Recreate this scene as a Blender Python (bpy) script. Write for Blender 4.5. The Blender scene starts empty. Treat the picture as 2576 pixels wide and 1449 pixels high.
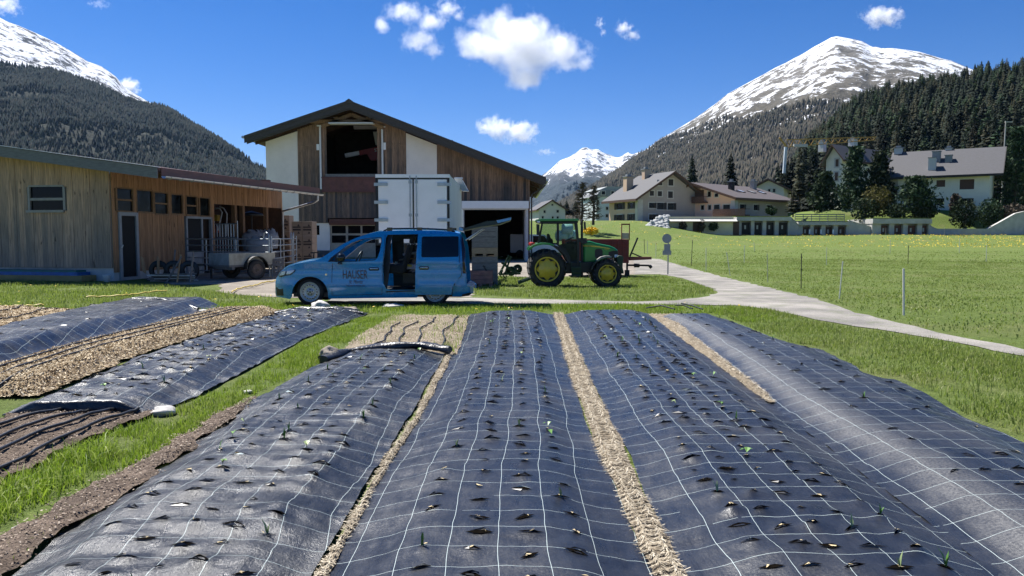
import bpy, bmesh, math, random
import numpy as np
from mathutils import Vector, Matrix
from mathutils.geometry import delaunay_2d_cdt
R = math.radians
SC = bpy.context.scene
COL = SC.collection
random.seed(11)
NR = np.random.default_rng(5)

# ------------------------------------------------------------------ camera
EYE = 1.65
PITCH = R(4.0)
FPX = 1935.0
cam_d = bpy.data.cameras.new("camera")
cam = bpy.data.objects.new("camera", cam_d); COL.objects.link(cam)
cam.location = (0, 0, EYE)
cam.rotation_euler = (R(90) - PITCH, 0, 0)
cam_d.sensor_width = 36.0
cam_d.lens = 36.0 * FPX / 2576.0
cam_d.clip_start = 0.05
cam_d.clip_end = 40000
SC.camera = cam

# ------------------------------------------------------------------ world, sun, exposure
SUN_EL = 58.0
SUN_AZ = -46.0            # degrees from +Y towards +X (negative = left)
world = bpy.data.worlds.new("World"); SC.world = world
world.use_nodes = True
wn, wl = world.node_tree.nodes, world.node_tree.links
wn.clear()
sky = wn.new("ShaderNodeTexSky"); sky.sky_type = 'NISHITA'
sky.sun_disc = False
sky.sun_elevation = R(SUN_EL)
sky.sun_rotation = R(SUN_AZ)
sky.altitude = 1800
sky.air_density = 1.0
sky.dust_density = 0.15
sky.ozone_density = 2.6
wb = wn.new("ShaderNodeBackground"); wb.inputs['Strength'].default_value = 0.067
wo = wn.new("ShaderNodeOutputWorld")
hsv = wn.new("ShaderNodeHueSaturation"); hsv.inputs['Saturation'].default_value = 1.42
wl.new(sky.outputs[0], hsv.inputs['Color'])
tint = wn.new('ShaderNodeMix'); tint.data_type = 'RGBA'; tint.blend_type = 'MULTIPLY'; tint.inputs[0].default_value = 1; tint.inputs[7].default_value = (.70, .66, .88, 1)
wl.new(hsv.outputs[0], tint.inputs[6]); wl.new(tint.outputs[2], wb.inputs[0]); wl.new(wb.outputs[0], wo.inputs[0])
sun_d = bpy.data.lights.new("sun", 'SUN')
sun_d.energy = 5.0; sun_d.angle = R(0.53); sun_d.color = (1.0, 0.965, 0.91)
sun = bpy.data.objects.new("sun", sun_d); COL.objects.link(sun)
_sd = Vector((math.sin(R(SUN_AZ)) * math.cos(R(SUN_EL)), math.cos(R(SUN_AZ)) * math.cos(R(SUN_EL)), math.sin(R(SUN_EL))))
sun.rotation_euler = _sd.to_track_quat('Z', 'Y').to_euler()
vs = SC.view_settings
vs.view_transform = 'Standard'; vs.look = 'None'; vs.gamma = 1.0; vs.use_curve_mapping = False
vs.exposure = 0.98
SC.cycles.use_denoising = True
SC.cycles.max_bounces = 14
SC.cycles.transparent_max_bounces = 12
SC.cycles.volume_bounces = 14

# ------------------------------------------------------------------ helpers: pixels (2576 x 1449 photo grid) to space
_cp, _sp = math.cos(PITCH), math.sin(PITCH)
def ray(u, v):
    a = (u - 1288.0) / FPX; b = -(v - 724.5) / FPX
    return Vector((a, _cp + b * _sp, -_sp + b * _cp))
def sm(t):
    t = 0.0 if t < 0 else (1.0 if t > 1 else t)
    return t * t * (3 - 2 * t)
def smn(t):
    t = np.clip(t, 0, 1); return t * t * (3 - 2 * t)
def g(x, y):
    """ground height"""
    z = -0.25 * sm((y - 16) / 14) * sm((x + 9) / 5) * (1 - sm((y - 60) / 30))
    z += 1.75 * sm((y - 92) / 40)
    z += 2.2 * sm((34 - x) / 14) * sm((y - 100) / 28)
    z += 4.2 * sm((y - 128) / 7) * sm((x - 48) / 8)
    z += 0.05 * math.sin(x * .21 + 1) * math.sin(y * .17) * sm((y - 24) / 20)
    return z
def gn(x, y):
    z = -0.25 * smn((y - 16) / 14) * smn((x + 9) / 5) * (1 - smn((y - 60) / 30))
    z = z + 1.75 * smn((y - 92) / 40) + 2.2 * smn((34 - x) / 14) * smn((y - 100) / 28)
    z = z + 4.2 * smn((y - 128) / 7) * smn((x - 48) / 8)
    return z + 0.05 * np.sin(x * .21 + 1) * np.sin(y * .17) * smn((y - 24) / 20)
def gp(u, v):
    """photo pixel -> point on the ground"""
    d = ray(u, v); t = 1.5; o = Vector((0, 0, EYE)); last = t
    while t < 400:
        p = o + d * t
        if p.z < g(p.x, p.y):
            lo, hi = last, t
            for _ in range(24):
                m = (lo + hi) / 2; p = o + d * m
                if p.z < g(p.x, p.y): hi = m
                else: lo = m
            return o + d * hi
        last = t; t *= 1.02
    return o + d * t
def at(u, v, Y):
    d = ray(u, v); t = Y / d.y
    return Vector((d.x * t, Y, EYE + d.z * t))

# ------------------------------------------------------------------ helpers: things
def tag(o, label=None, cat=None, group=None, kind=None):
    if label: o['label'] = label
    if cat: o['category'] = cat
    if group: o['group'] = group
    if kind: o['kind'] = kind
    return o
def thing(name, label, cat, loc=(0, 0, 0), rz=0.0, group=None):
    o = bpy.data.objects.new(name, None); COL.objects.link(o)
    o.empty_display_size = 0.2
    o.location = loc; o.rotation_euler = (0, 0, rz)
    return tag(o, label, cat, group)
KIDS = {}
def link(name, me, parent=None):
    o = bpy.data.objects.new(name, me); COL.objects.link(o)
    if parent is not None:
        o.parent = parent; KIDS.setdefault(parent.name, []).append(o)
    return o
def copy_tree(o, loc=None, rz=None, scale=None, label=None, parent=None):
    c = o.copy(); COL.objects.link(c)
    if parent is not None:
        c.parent = parent; KIDS.setdefault(parent.name, []).append(c)
    for ch in list(KIDS.get(o.name, [])): copy_tree(ch, parent=c)
    if loc is not None: c.location = loc
    if rz is not None: c.rotation_euler = (0, 0, rz)
    if scale is not None: c.scale = scale if hasattr(scale, '__len__') else (scale,) * 3
    if label: c['label'] = label
    return c

class MB:
    """collects geometry, builds ONE mesh object"""
    def __init__(s): s.v = []; s.f = []; s.m = []; s.sm = []; s.mi = 0
    def add(s, vs, fs, smooth=False):
        b = len(s.v); s.v += [tuple(p) for p in vs]
        s.f += [tuple(b + i for i in f) for f in fs]
        s.m += [s.mi] * len(fs); s.sm += [smooth] * len(fs)
        return s
    def box(s, x0, x1, y0, y1, z0, z1, M=None):
        vs = [Vector(p) for p in ((x0, y0, z0), (x1, y0, z0), (x1, y1, z0), (x0, y1, z0), (x0, y0, z1), (x1, y0, z1), (x1, y1, z1), (x0, y1, z1))]
        if M is not None: vs = [M @ p for p in vs]
        return s.add(vs, [(0, 3, 2, 1), (4, 5, 6, 7), (0, 1, 5, 4), (1, 2, 6, 5), (2, 3, 7, 6), (3, 0, 4, 7)])
    def beam(s, p0, p1, w, h, up=(0, 0, 1)):
        p0, p1 = Vector(p0), Vector(p1); d = (p1 - p0)
        L = d.length; d.normalize(); up = Vector(up)
        if abs(d.dot(up)) > .98: up = Vector((0, 1, 0))
        r = d.cross(up).normalized(); n = r.cross(d)
        M = Matrix((( d.x, r.x, n.x, p0.x), (d.y, r.y, n.y, p0.y), (d.z, r.z, n.z, p0.z), (0, 0, 0, 1)))
        return s.box(0, L, -w / 2, w / 2, -h / 2, h / 2, M)
    def tube(s, pts, r, n=8, cap=True, smooth=True):
        pts = [Vector(p) for p in pts]; k = len(pts)
        rs = r if hasattr(r, '__len__') else [r] * k
        vs = []; ref = None
        for i, p in enumerate(pts):
            d = (pts[min(i + 1, k - 1)] - pts[max(i - 1, 0)]).normalized()
            if ref is None:
                ref = Vector((0, 0, 1)) if abs(d.z) < .9 else Vector((1, 0, 0))
            a = (ref - d * ref.dot(d)).normalized(); ref = a; b = d.cross(a)
            for j in range(n):
                t = 2 * math.pi * j / n
                vs.append(p + (a * math.cos(t) + b * math.sin(t)) * rs[i])
        fs = [(i * n + j, i * n + (j + 1) % n, (i + 1) * n + (j + 1) % n, (i + 1) * n + j) for i in range(k - 1) for j in range(n)]
        s.add(vs, fs, smooth)
        if cap: s.add(vs[:n], [tuple(range(n))[::-1]]); s.add(vs[-n:], [tuple(range(n))])
        return s
    def lathe(s, prof, c, axis='y', n=32, smooth=True, closed=False):
        """prof: (r, h) pairs turned about axis through c"""
        c = Vector(c); vs = []; k = len(prof)
        for r, h in prof:
            for j in range(n):
                t = 2 * math.pi * j / n; a, b = r * math.cos(t), r * math.sin(t)
                vs.append(c + (Vector((a, h, b)) if axis == 'y' else Vector((a, b, h)) if axis == 'z' else Vector((h, a, b))))
        rng = range(k if closed else k - 1)
        flip = axis != 'y'
        fs = []
        for i in rng:
            i2 = (i + 1) % k
            for j in range(n):
                f = (i * n + j, i * n + (j + 1) % n, i2 * n + (j + 1) % n, i2 * n + j)
                fs.append(f if flip else f[::-1])
        s.add(vs, fs, smooth)
        return s
    def prism(s, poly, y0, y1, M=None, flip=False):
        """poly in (x,z), extruded along y"""
        a = sum(poly[i][0] * poly[(i + 1) % len(poly)][1] - poly[(i + 1) % len(poly)][0] * poly[i][1] for i in range(len(poly)))
        if a < 0: poly = poly[::-1]
        n = len(poly)
        vs = [Vector((x, y0, z)) for x, z in poly] + [Vector((x, y1, z)) for x, z in poly]
        if M is not None: vs = [M @ p for p in vs]
        fs = [tuple(range(n)), tuple(range(2 * n - 1, n - 1, -1))]
        fs += [(i, i + n, (i + 1) % n + n, (i + 1) % n) for i in range(n)]
        return s.add(vs, fs)
    def panel(s, outer, holes, fy, thick=0.0, step=0.12, smooth=True, grid=True):
        """(x,z) polygon with holes as a curved sheet y = fy(x,z)"""
        vs, fs = cdt(outer, holes, step if grid else None)
        s.add([(x, fy(x, z), z) for x, z in vs], fs, smooth)
        if thick:
            s.add([(x, fy(x, z) + thick, z) for x, z in vs], [f[::-1] for f in fs], smooth)
            for loop in [outer] + list(holes):
                L = len(loop)
                for i in range(L):
                    (xa, za), (xb, zb) = loop[i], loop[(i + 1) % L]
                    q = [(xa, fy(xa, za), za), (xb, fy(xb, zb), zb), (xb, fy(xb, zb) + thick, zb), (xa, fy(xa, za) + thick, za)]
                    s.add(q, [(0, 1, 2, 3)])
        return s
    def build(s, name, mat, parent=None, bevel=0, autosmooth=False):
        me = bpy.data.meshes.new(name)
        me.from_pydata(s.v, [], s.f)
        for m in (mat if isinstance(mat, (list, tuple)) else [mat]): me.materials.append(m)
        me.polygons.foreach_set("material_index", s.m)
        me.polygons.foreach_set("use_smooth", s.sm)
        me.update()
        o = link(name, me, parent)
        if bevel:
            md = o.modifiers.new("bevel", 'BEVEL'); md.width = bevel; md.segments = 2; md.limit_method = 'ANGLE'; md.angle_limit = R(40)
        return o

def inpoly(x, z, P):
    c = False; n = len(P); j = n - 1
    for i in range(n):
        xi, zi = P[i]; xj, zj = P[j]
        if (zi > z) != (zj > z) and x < (xj - xi) * (z - zi) / (zj - zi) + xi: c = not c
        j = i
    return c
def cdt(outer, holes=(), step=None):
    P = []; E = []
    for loop in [outer] + list(holes):
        b = len(P); n = len(loop)
        P += [Vector(p) for p in loop]
        E += [(b + i, b + (i + 1) % n) for i in range(n)]
    if step:
        xs = [p[0] for p in outer]; zs = [p[1] for p in outer]
        sx, sz = step if hasattr(step, '__len__') else (step, step)
        nx = max(1, int((max(xs) - min(xs)) / sx)); nz = max(1, int((max(zs) - min(zs)) / sz))
        for i in range(nx + 1):
            for j in range(nz + 1):
                x = min(xs) + (i + .5 * (j % 2)) * sx + .001; z = min(zs) + j * sz + .0013
                if inpoly(x, z, outer) and not any(inpoly(x, z, h) for h in holes): P.append(Vector((x, z)))
    v, e, f, _, _, _ = delaunay_2d_cdt(P, E, [], 0, 1e-5)
    out = []
    for t in f:
        cx = sum(v[i].x for i in t) / len(t); cz = sum(v[i].y for i in t) / len(t)
        if inpoly(cx, cz, outer) and not any(inpoly(cx, cz, h) for h in holes):
            a = sum(v[t[i]].x * v[t[(i + 1) % len(t)]].y - v[t[(i + 1) % len(t)]].x * v[t[i]].y for i in range(len(t)))
            out.append(tuple(t) if a > 0 else tuple(t)[::-1])
    return [(p.x, p.y) for p in v], out
def rrect(x0, x1, z0, z1, r, n=4):
    out = []
    for cx, cz, a in ((x1 - r, z0 + r, -90), (x1 - r, z1 - r, 0), (x0 + r, z1 - r, 90), (x0 + r, z0 + r, 180)):
        for i in range(n + 1):
            t = R(a + 90 * i / n); out.append((cx + r * math.cos(t), cz + r * math.sin(t)))
    return out
def mesh_np(name, V, F, mat, parent=None, smooth=False, nv=3, uv=None):
    """big mesh from numpy arrays; F is (n, nv)"""
    V = np.asarray(V, dtype=np.float32); F = np.asarray(F, dtype=np.int32)
    me = bpy.data.meshes.new(name)
    me.vertices.add(len(V)); me.vertices.foreach_set("co", V.ravel())
    me.loops.add(F.size); me.loops.foreach_set("vertex_index", F.ravel())
    me.polygons.add(len(F))
    me.polygons.foreach_set("loop_start", np.arange(0, F.size, nv, dtype=np.int32))
    me.polygons.foreach_set("loop_total", np.full(len(F), nv, dtype=np.int32))
    if smooth: me.polygons.foreach_set("use_smooth", np.ones(len(F), dtype=bool))
    if uv is not None:
        ul = me.uv_layers.new(name="UVMap"); ul.data.foreach_set("uv", np.asarray(uv, dtype=np.float32)[F.ravel()].ravel())
    me.update(calc_edges=True); me.validate()
    for m in (mat if isinstance(mat, (list, tuple)) else [mat]): me.materials.append(m)
    return link(name, me, parent)

# ------------------------------------------------------------------ value noise (numpy) for shapes
_perm = NR.random((256, 256))
def vnoise(x, y):
    xi = np.floor(x).astype(int); yi = np.floor(y).astype(int); fx = x - xi; fy = y - yi
    fx = fx * fx * (3 - 2 * fx); fy = fy * fy * (3 - 2 * fy)
    a = _perm[xi & 255, yi & 255]; b = _perm[(xi + 1) & 255, yi & 255]; c = _perm[xi & 255, (yi + 1) & 255]; d = _perm[(xi + 1) & 255, (yi + 1) & 255]
    return (a * (1 - fx) + b * fx) * (1 - fy) + (c * (1 - fx) + d * fx) * fy
def fbm(x, y, o=4, lac=2.03, gain=.5):
    x = np.asarray(x, dtype=float); y = np.asarray(y, dtype=float)
    s = 0; a = 1; t = 0
    for i in range(o):
        s = s + a * vnoise(x + 17.3 * i, y - 9.1 * i); t += a; a *= gain; x = x * lac; y = y * lac
    return s / t

# ------------------------------------------------------------------ materials
class NT:
    def __init__(s, name):
        s.mat = bpy.data.materials.new(name); s.mat.use_nodes = True
        s.t = s.mat.node_tree; s.n = s.t.nodes; s.l = s.t.links
        s.bsdf = s.n["Principled BSDF"]; s.out = s.n["Material Output"]
    def new(s, typ, **kw):
        nd = s.n.new(typ)
        for k, v in kw.items(): setattr(nd, k, v)
        return nd
    def put(s, sock, val):
        if hasattr(val, 'is_output') or isinstance(val, bpy.types.NodeSocket): s.l.new(val, sock)
        else: sock.default_value = val
    def coord(s, kind='Object'):
        if not hasattr(s, '_tc'): s._tc = s.new('ShaderNodeTexCoord')
        return s._tc.outputs[kind]
    def mapping(s, vec, scale=(1, 1, 1), loc=(0, 0, 0), rot=(0, 0, 0)):
        m = s.new('ShaderNodeMapping'); s.put(m.inputs['Vector'], vec)
        m.inputs['Scale'].default_value = scale; m.inputs['Location'].default_value = loc; m.inputs['Rotation'].default_value = rot
        return m.outputs[0]
    def noise(s, vec, scale=5, detail=4, rough=.55, dist=0, out=0):
        n = s.new('ShaderNodeTexNoise'); s.put(n.inputs['Vector'], vec); n.inputs['Scale'].default_value = scale
        n.inputs['Detail'].default_value = detail; n.inputs['Roughness'].default_value = rough; n.inputs['Distortion'].default_value = dist
        return n.outputs[out]
    def voro(s, vec, scale=5, feature='F1', out='Distance', rand=1):
        n = s.new('ShaderNodeTexVoronoi', feature=feature); s.put(n.inputs['Vector'], vec); n.inputs['Scale'].default_value = scale
        n.inputs['Randomness'].default_value = rand
        return n.outputs[out]
    def math(s, op, a, b=0.5, c=0.5):
        n = s.new('ShaderNodeMath', operation=op); s.put(n.inputs[0], a); s.put(n.inputs[1], b)
        if len(n.inputs) > 2: s.put(n.inputs[2], c)
        return n.outputs[0]
    def ramp(s, fac, stops, interp='LINEAR'):
        n = s.new('ShaderNodeValToRGB'); s.put(n.inputs[0], fac); cr = n.color_ramp; cr.interpolation = interp
        while len(cr.elements) < len(stops): cr.elements.new(.5)
        for e, (p, c) in zip(cr.elements, stops):
            e.position = p; e.color = (c, c, c, 1) if not hasattr(c, '__len__') else (*c[:3], 1)
        return n.outputs[0]
    def mix(s, fac, a, b, blend='MIX'):
        n = s.new('ShaderNodeMix', data_type='RGBA', blend_type=blend)
        s.put(n.inputs[0], fac)
        for sock, val in ((n.inputs[6], a), (n.inputs[7], b)):
            if isinstance(val, (tuple, list)): val = (*val[:3], 1)
            s.put(sock, val)
        return n.outputs[2]
    def xyz(s, vec):
        n = s.new('ShaderNodeSeparateXYZ'); s.put(n.inputs[0], vec); return n.outputs
    def wn(s, vec, dims='3D', out=0):
        n = s.new('ShaderNodeTexWhiteNoise', noise_dimensions=dims)
        s.put(n.inputs['W' if dims == '1D' else 'Vector'], vec); return n.outputs[out]
    def bump(s, h, strength=.3, dist=.02):
        n = s.new('ShaderNodeBump'); s.put(n.inputs['Height'], h); n.inputs['Strength'].default_value = strength; n.inputs['Distance'].default_value = dist
        s.l.new(n.outputs[0], s.bsdf.inputs['Normal']); return n.outputs[0]
    def fin(s, col=None, rough=None, metal=None, spec=None, **kw):
        b = s.bsdf.inputs
        if col is not None: s.put(b['Base Color'], (*col[:3], 1) if isinstance(col, (tuple, list)) else col)
        if rough is not None: s.put(b['Roughness'], rough)
        if metal is not None: s.put(b['Metallic'], metal)
        if spec is not None: s.put(b['Specular IOR Level'], spec)
        for k, v in kw.items(): s.put(b[k], v)
        return s.mat
def pm(name, col, rough=.6, vary=.25, scale=6, metal=0, spec=.5, bump=0, stretch=(1, 1, 1), dirt=None, **kw):
    """plain painted / raw surface with noise in tone and gloss"""
    t = NT(name); v = t.mapping(t.coord(), stretch)
    n = t.noise(v, scale, 5, .6)
    lo = tuple(c * (1 - vary) for c in col); hi = tuple(min(1, c * (1 + vary)) for c in col)
    c = t.ramp(n, [(.3, lo), (.7, hi)])
    if dirt is not None:
        n2 = t.noise(t.coord(), scale * .37, 6, .65)
        c = t.mix(t.ramp(n2, [(.5, 0), (.72, .75)]), c, dirt)
    if bump: t.bump(t.noise(v, scale * 3, 4), bump, .02)
    rr = t.ramp(n, [(.3, max(0, rough - .08)), (.7, min(1, rough + .08))])
    return t.fin(c, rr, metal, spec, **kw)
# ================================================================== ground sheet
def ground_mat(name, yellow=.25):
    t = NT(name); p = t.coord()
    n1 = t.noise(p, .35, 5, .6); n2 = t.noise(p, 6, 5, .65); n3 = t.noise(p, 45, 3, .7)
    c = t.ramp(n2, [(.3, (.11, .155, .034)), (.52, (.18, .245, .054)), (.72, (.27, .32, .095))])
    dry = t.mix(n3, (.24, .22, .10), (.36, .32, .17))
    c = t.mix(t.math('MULTIPLY', t.ramp(n1, [(.5, 0), (.72, 1)]), yellow * 2), c, dry)
    c = t.mix(t.ramp(n3, [(.35, .55), (.75, 0)]), c, (.02, .035, .008))
    t.bump(t.math('ADD', t.math('MULTIPLY', n2, .5), n3), .9, .06)
    return t.fin(c, .9, 0, .15)
M_GRASS = ground_mat("meadow")
M_GRASS0 = M_GRASS
_xs = np.concatenate([np.linspace(-9000, -400, 14), np.linspace(-300, -45, 18), np.linspace(-40, 60, 101), np.linspace(64, 200, 35), np.linspace(300, 9000, 16)])
_ys = np.concatenate([np.linspace(-4000, -60, 8), np.linspace(-40, -2, 12), np.linspace(0, 60, 61), np.linspace(62, 190, 65), np.linspace(220, 9000, 20)])
X, Y = np.meshgrid(_xs, _ys, indexing='ij')
Z = gn(X, Y)
V = np.stack([X, Y, Z], -1).reshape(-1, 3)
ni, nj = X.shape
ii, jj = np.meshgrid(np.arange(ni - 1), np.arange(nj - 1), indexing='ij')
q = (ii * nj + jj).ravel()
F = np.stack([q, q + nj, q + nj + 1, q + 1], -1)
tag(mesh_np("ground", V, F, M_GRASS, smooth=True, nv=4), kind='structure')

def sheet(name, poly_px, mat, lift=.012, step=1.2, world=False, label=None, kind='structure'):
    P = poly_px if world else [gp(u, v).xy for u, v in poly_px]
    P = [(p[0], p[1]) for p in P]
    vs, fs = cdt(P, (), step)
    m = MB(); m.add([(x, y, g(x, y) + lift) for x, y in vs], fs, True)
    return tag(m.build(name, mat), kind=kind)
def rough_line(pts, amp=.12, seg=.35, seed=1):
    """polyline with an uneven, natural edge"""
    rs = random.Random(seed); out = []
    n = len(pts)
    for i in range(n):
        a, b = Vector(pts[i][:2]), Vector(pts[(i + 1) % n][:2]); L = (b - a).length
        k = max(1, int(L / seg)); nr = Vector((-(b - a).y, (b - a).x)).normalized() if L > 0 else Vector((0, 0))
        for j in range(k):
            q = a.lerp(b, j / k); out.append(tuple(q + nr * (rs.uniform(-amp, amp) if j else 0)))
    return out
def gravel_mat(name, lo, hi, fleck=(.5, .47, .42), green=0.0):
    t = NT(name); p = t.coord()
    n1 = t.noise(p, .8, 6, .62); n2 = t.noise(p, 22, 4, .7); v = t.voro(p, 38)
    c = t.ramp(n1, [(.36, lo), (.62, hi)])
    c = t.mix(t.ramp(t.noise(p, .28, 4, .6), [(.45, 0), (.6, .45)]), c, tuple(a * .8 for a in lo))
    c = t.mix(t.ramp(n2, [(.55, 0), (.75, .5)]), c, fleck)
    c = t.mix(t.ramp(n2, [(.25, .55), (.42, 0)]), c, tuple(a * .45 for a in lo))
    if green: c = t.mix(t.math('MULTIPLY', t.ramp(t.noise(p, 1.7, 5, .7), [(.52, 0), (.66, 1)]), green), c, (.10, .14, .035))
    t.bump(t.math('ADD', v, n2), .7, .02)
    return t.fin(c, .92, 0, .2)
M_ROAD = gravel_mat("gravel_road", (.19, .18, .165), (.34, .315, .28), (.48, .45, .40), .35)
M_YARD = gravel_mat("yard", (.20, .175, .145), (.33, .29, .24), (.46, .42, .36), green=.0)
def gpl(pts): return [tuple(gp(u, v).xy) for u, v in pts]
def shore(pts, seed, amp=.10): return rough_line(gpl(pts), amp, .4, seed)
road = [(1590, 648), (1660, 652), (1700, 665), (1760, 682), (1830, 700), (1900, 716), (1990, 737), (2080, 762), (2150, 788), (2230, 806), (2330, 830), (2450, 856), (2580, 882), (2700, 905), (3300, 1010), (4200, 1150),
        (4200, 1195), (3300, 1040), (2700, 925), (2580, 898), (2500, 884), (2400, 862), (2250, 836), (2150, 822), (2050, 805), (1950, 782), (1850, 769), (1700, 767), (1500, 766), (1300, 765), (1190, 766), (1000, 766), (900, 765), (830, 764),
        (830, 750), (1000, 748), (1190, 750), (1350, 754), (1500, 757), (1600, 760), (1700, 757), (1770, 748), (1806, 737), (1790, 724), (1740, 708), (1700, 697), (1660, 690), (1600, 690)]
sheet("gravel_road", shore(road, 3), M_ROAD, world=True)
yard = [(430, 716), (560, 716), (545, 735), (600, 742), (700, 748), (830, 752), (1000, 750), (1190, 748), (1190, 692), (1330, 698), (1600, 691), (1700, 690), (1640, 655), (1500, 654), (1200, 652), (700, 655), (300, 690)]
sheet("yard", shore(yard, 4), M_YARD, lift=.008, world=True)
# ================================================================== planting beds
def fabric_mat(name, tint=(.012, .0135, .018), dust_glare=.26, band=None, bst=.26):
    t = NT(name); uv = t.coord('UV'); p = t.coord()
    wob = t.noise(uv, 2.2, 3, .5, out=1)
    w = t.new('ShaderNodeVectorMath', operation='MULTIPLY_ADD')
    t.put(w.inputs[0], wob); w.inputs[1].default_value = (.008, .022, 0); t.put(w.inputs[2], uv)
    x = t.xyz(w.outputs[0])
    def line(c, wd, seed):
        d = t.math('ABSOLUTE', t.math('SUBTRACT', t.math('FRACT', t.math('DIVIDE', c, .245)), .5))
        return t.math('LESS_THAN', d, wd)
    la = line(x[0], .0044, 1); lb = line(x[1], .0042, 2)
    brk = t.math('GREATER_THAN', t.noise(t.mapping(uv, (1, 1, 1)), 1.7, 3, .6), .36)
    ln = t.math('MAXIMUM', la, t.math('MULTIPLY', lb, brk))
    weave = t.new('ShaderNodeTexWave', bands_direction='X'); t.put(weave.inputs[0], uv); weave.inputs['Scale'].default_value = 120
    weave2 = t.new('ShaderNodeTexWave', bands_direction='Y'); t.put(weave2.inputs[0], uv); weave2.inputs['Scale'].default_value = 120
    n1 = t.noise(uv, 1.3, 6, .65); n2 = t.noise(t.mapping(uv, (5, 1.3, 1)), 2.5, 6, .7); n3 = t.noise(uv, 60, 3, .7)
    c = t.ramp(n2, [(.3, tuple(a * .75 for a in tint)), (.7, tuple(a * 1.35 for a in tint))])
    d = t.math('MULTIPLY', t.ramp(n1, [(.45, 0), (.75, 1)]), t.ramp(n3, [(.35, .2), (.7, 1)]))
    c = t.mix(t.math('MULTIPLY', d, dust_glare), c, (.20, .195, .185))  # pale patches: dust, with sun glare put into the colour
    if band is not None:
        xo = t.math('SUBTRACT', t.xyz(uv)[0], band); bf = t.ramp(t.math('ADD', xo, t.math('MULTIPLY', t.math('SUBTRACT', n1, .5), .35)), [(.10, 0), (.30, .9), (.44, .7), (.66, 0)])  # pale band: dust, with sun on the left slope put into the colour
        d = t.math('MAXIMUM', d, t.math('MULTIPLY', bf, t.ramp(n3, [(.3, .55), (.7, 1)]))); c = t.mix(t.math('MULTIPLY', bf, t.ramp(n3, [(.35, .10), (.7, .75)])), c, (.21, .205, .195))
    c = t.mix(ln, c, (.56, .65, .62))
    rough = t.math('ADD', t.ramp(n2, [(.3, .24), (.7, .38)]), t.math('MULTIPLY', d, .25))
    h = t.math('ADD', t.math('MULTIPLY', t.math('ADD', weave.outputs[1], weave2.outputs[1]), .02), t.math('ADD', t.math('MULTIPLY', n2, .9), t.math('MULTIPLY', t.noise(uv, 9, 4, .6), .55)))
    t.bump(t.math('ADD', h, t.math('MULTIPLY', t.math('MULTIPLY', d, n3), .6)), bst, .035)
    return t.fin(c, rough, 0, .6)
M_FAB = fabric_mat("weed_fabric")
M_FABW = fabric_mat("dusty_sunlit_weed_fabric", (.014, .016, .021), .3, 1.48)
M_FABS = fabric_mat("crumpled_weed_fabric", (.013, .0145, .018), .30, None, .45)
M_FABD = pm("fabric_fold", (.022, .024, .03), .33, .35, 9, bump=.5)
M_HOLE = pm("slit_shade_soil", (.006, .005, .004), 1.0, .3, 40, spec=0)  # near-black soil: the shade inside the slits is in the colour
M_STRAWGLINT = pm("straw_glint_bit", (.52, .42, .24), .9, .3, 60)  # straw pieces, also standing in for white glints at the slits

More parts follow.
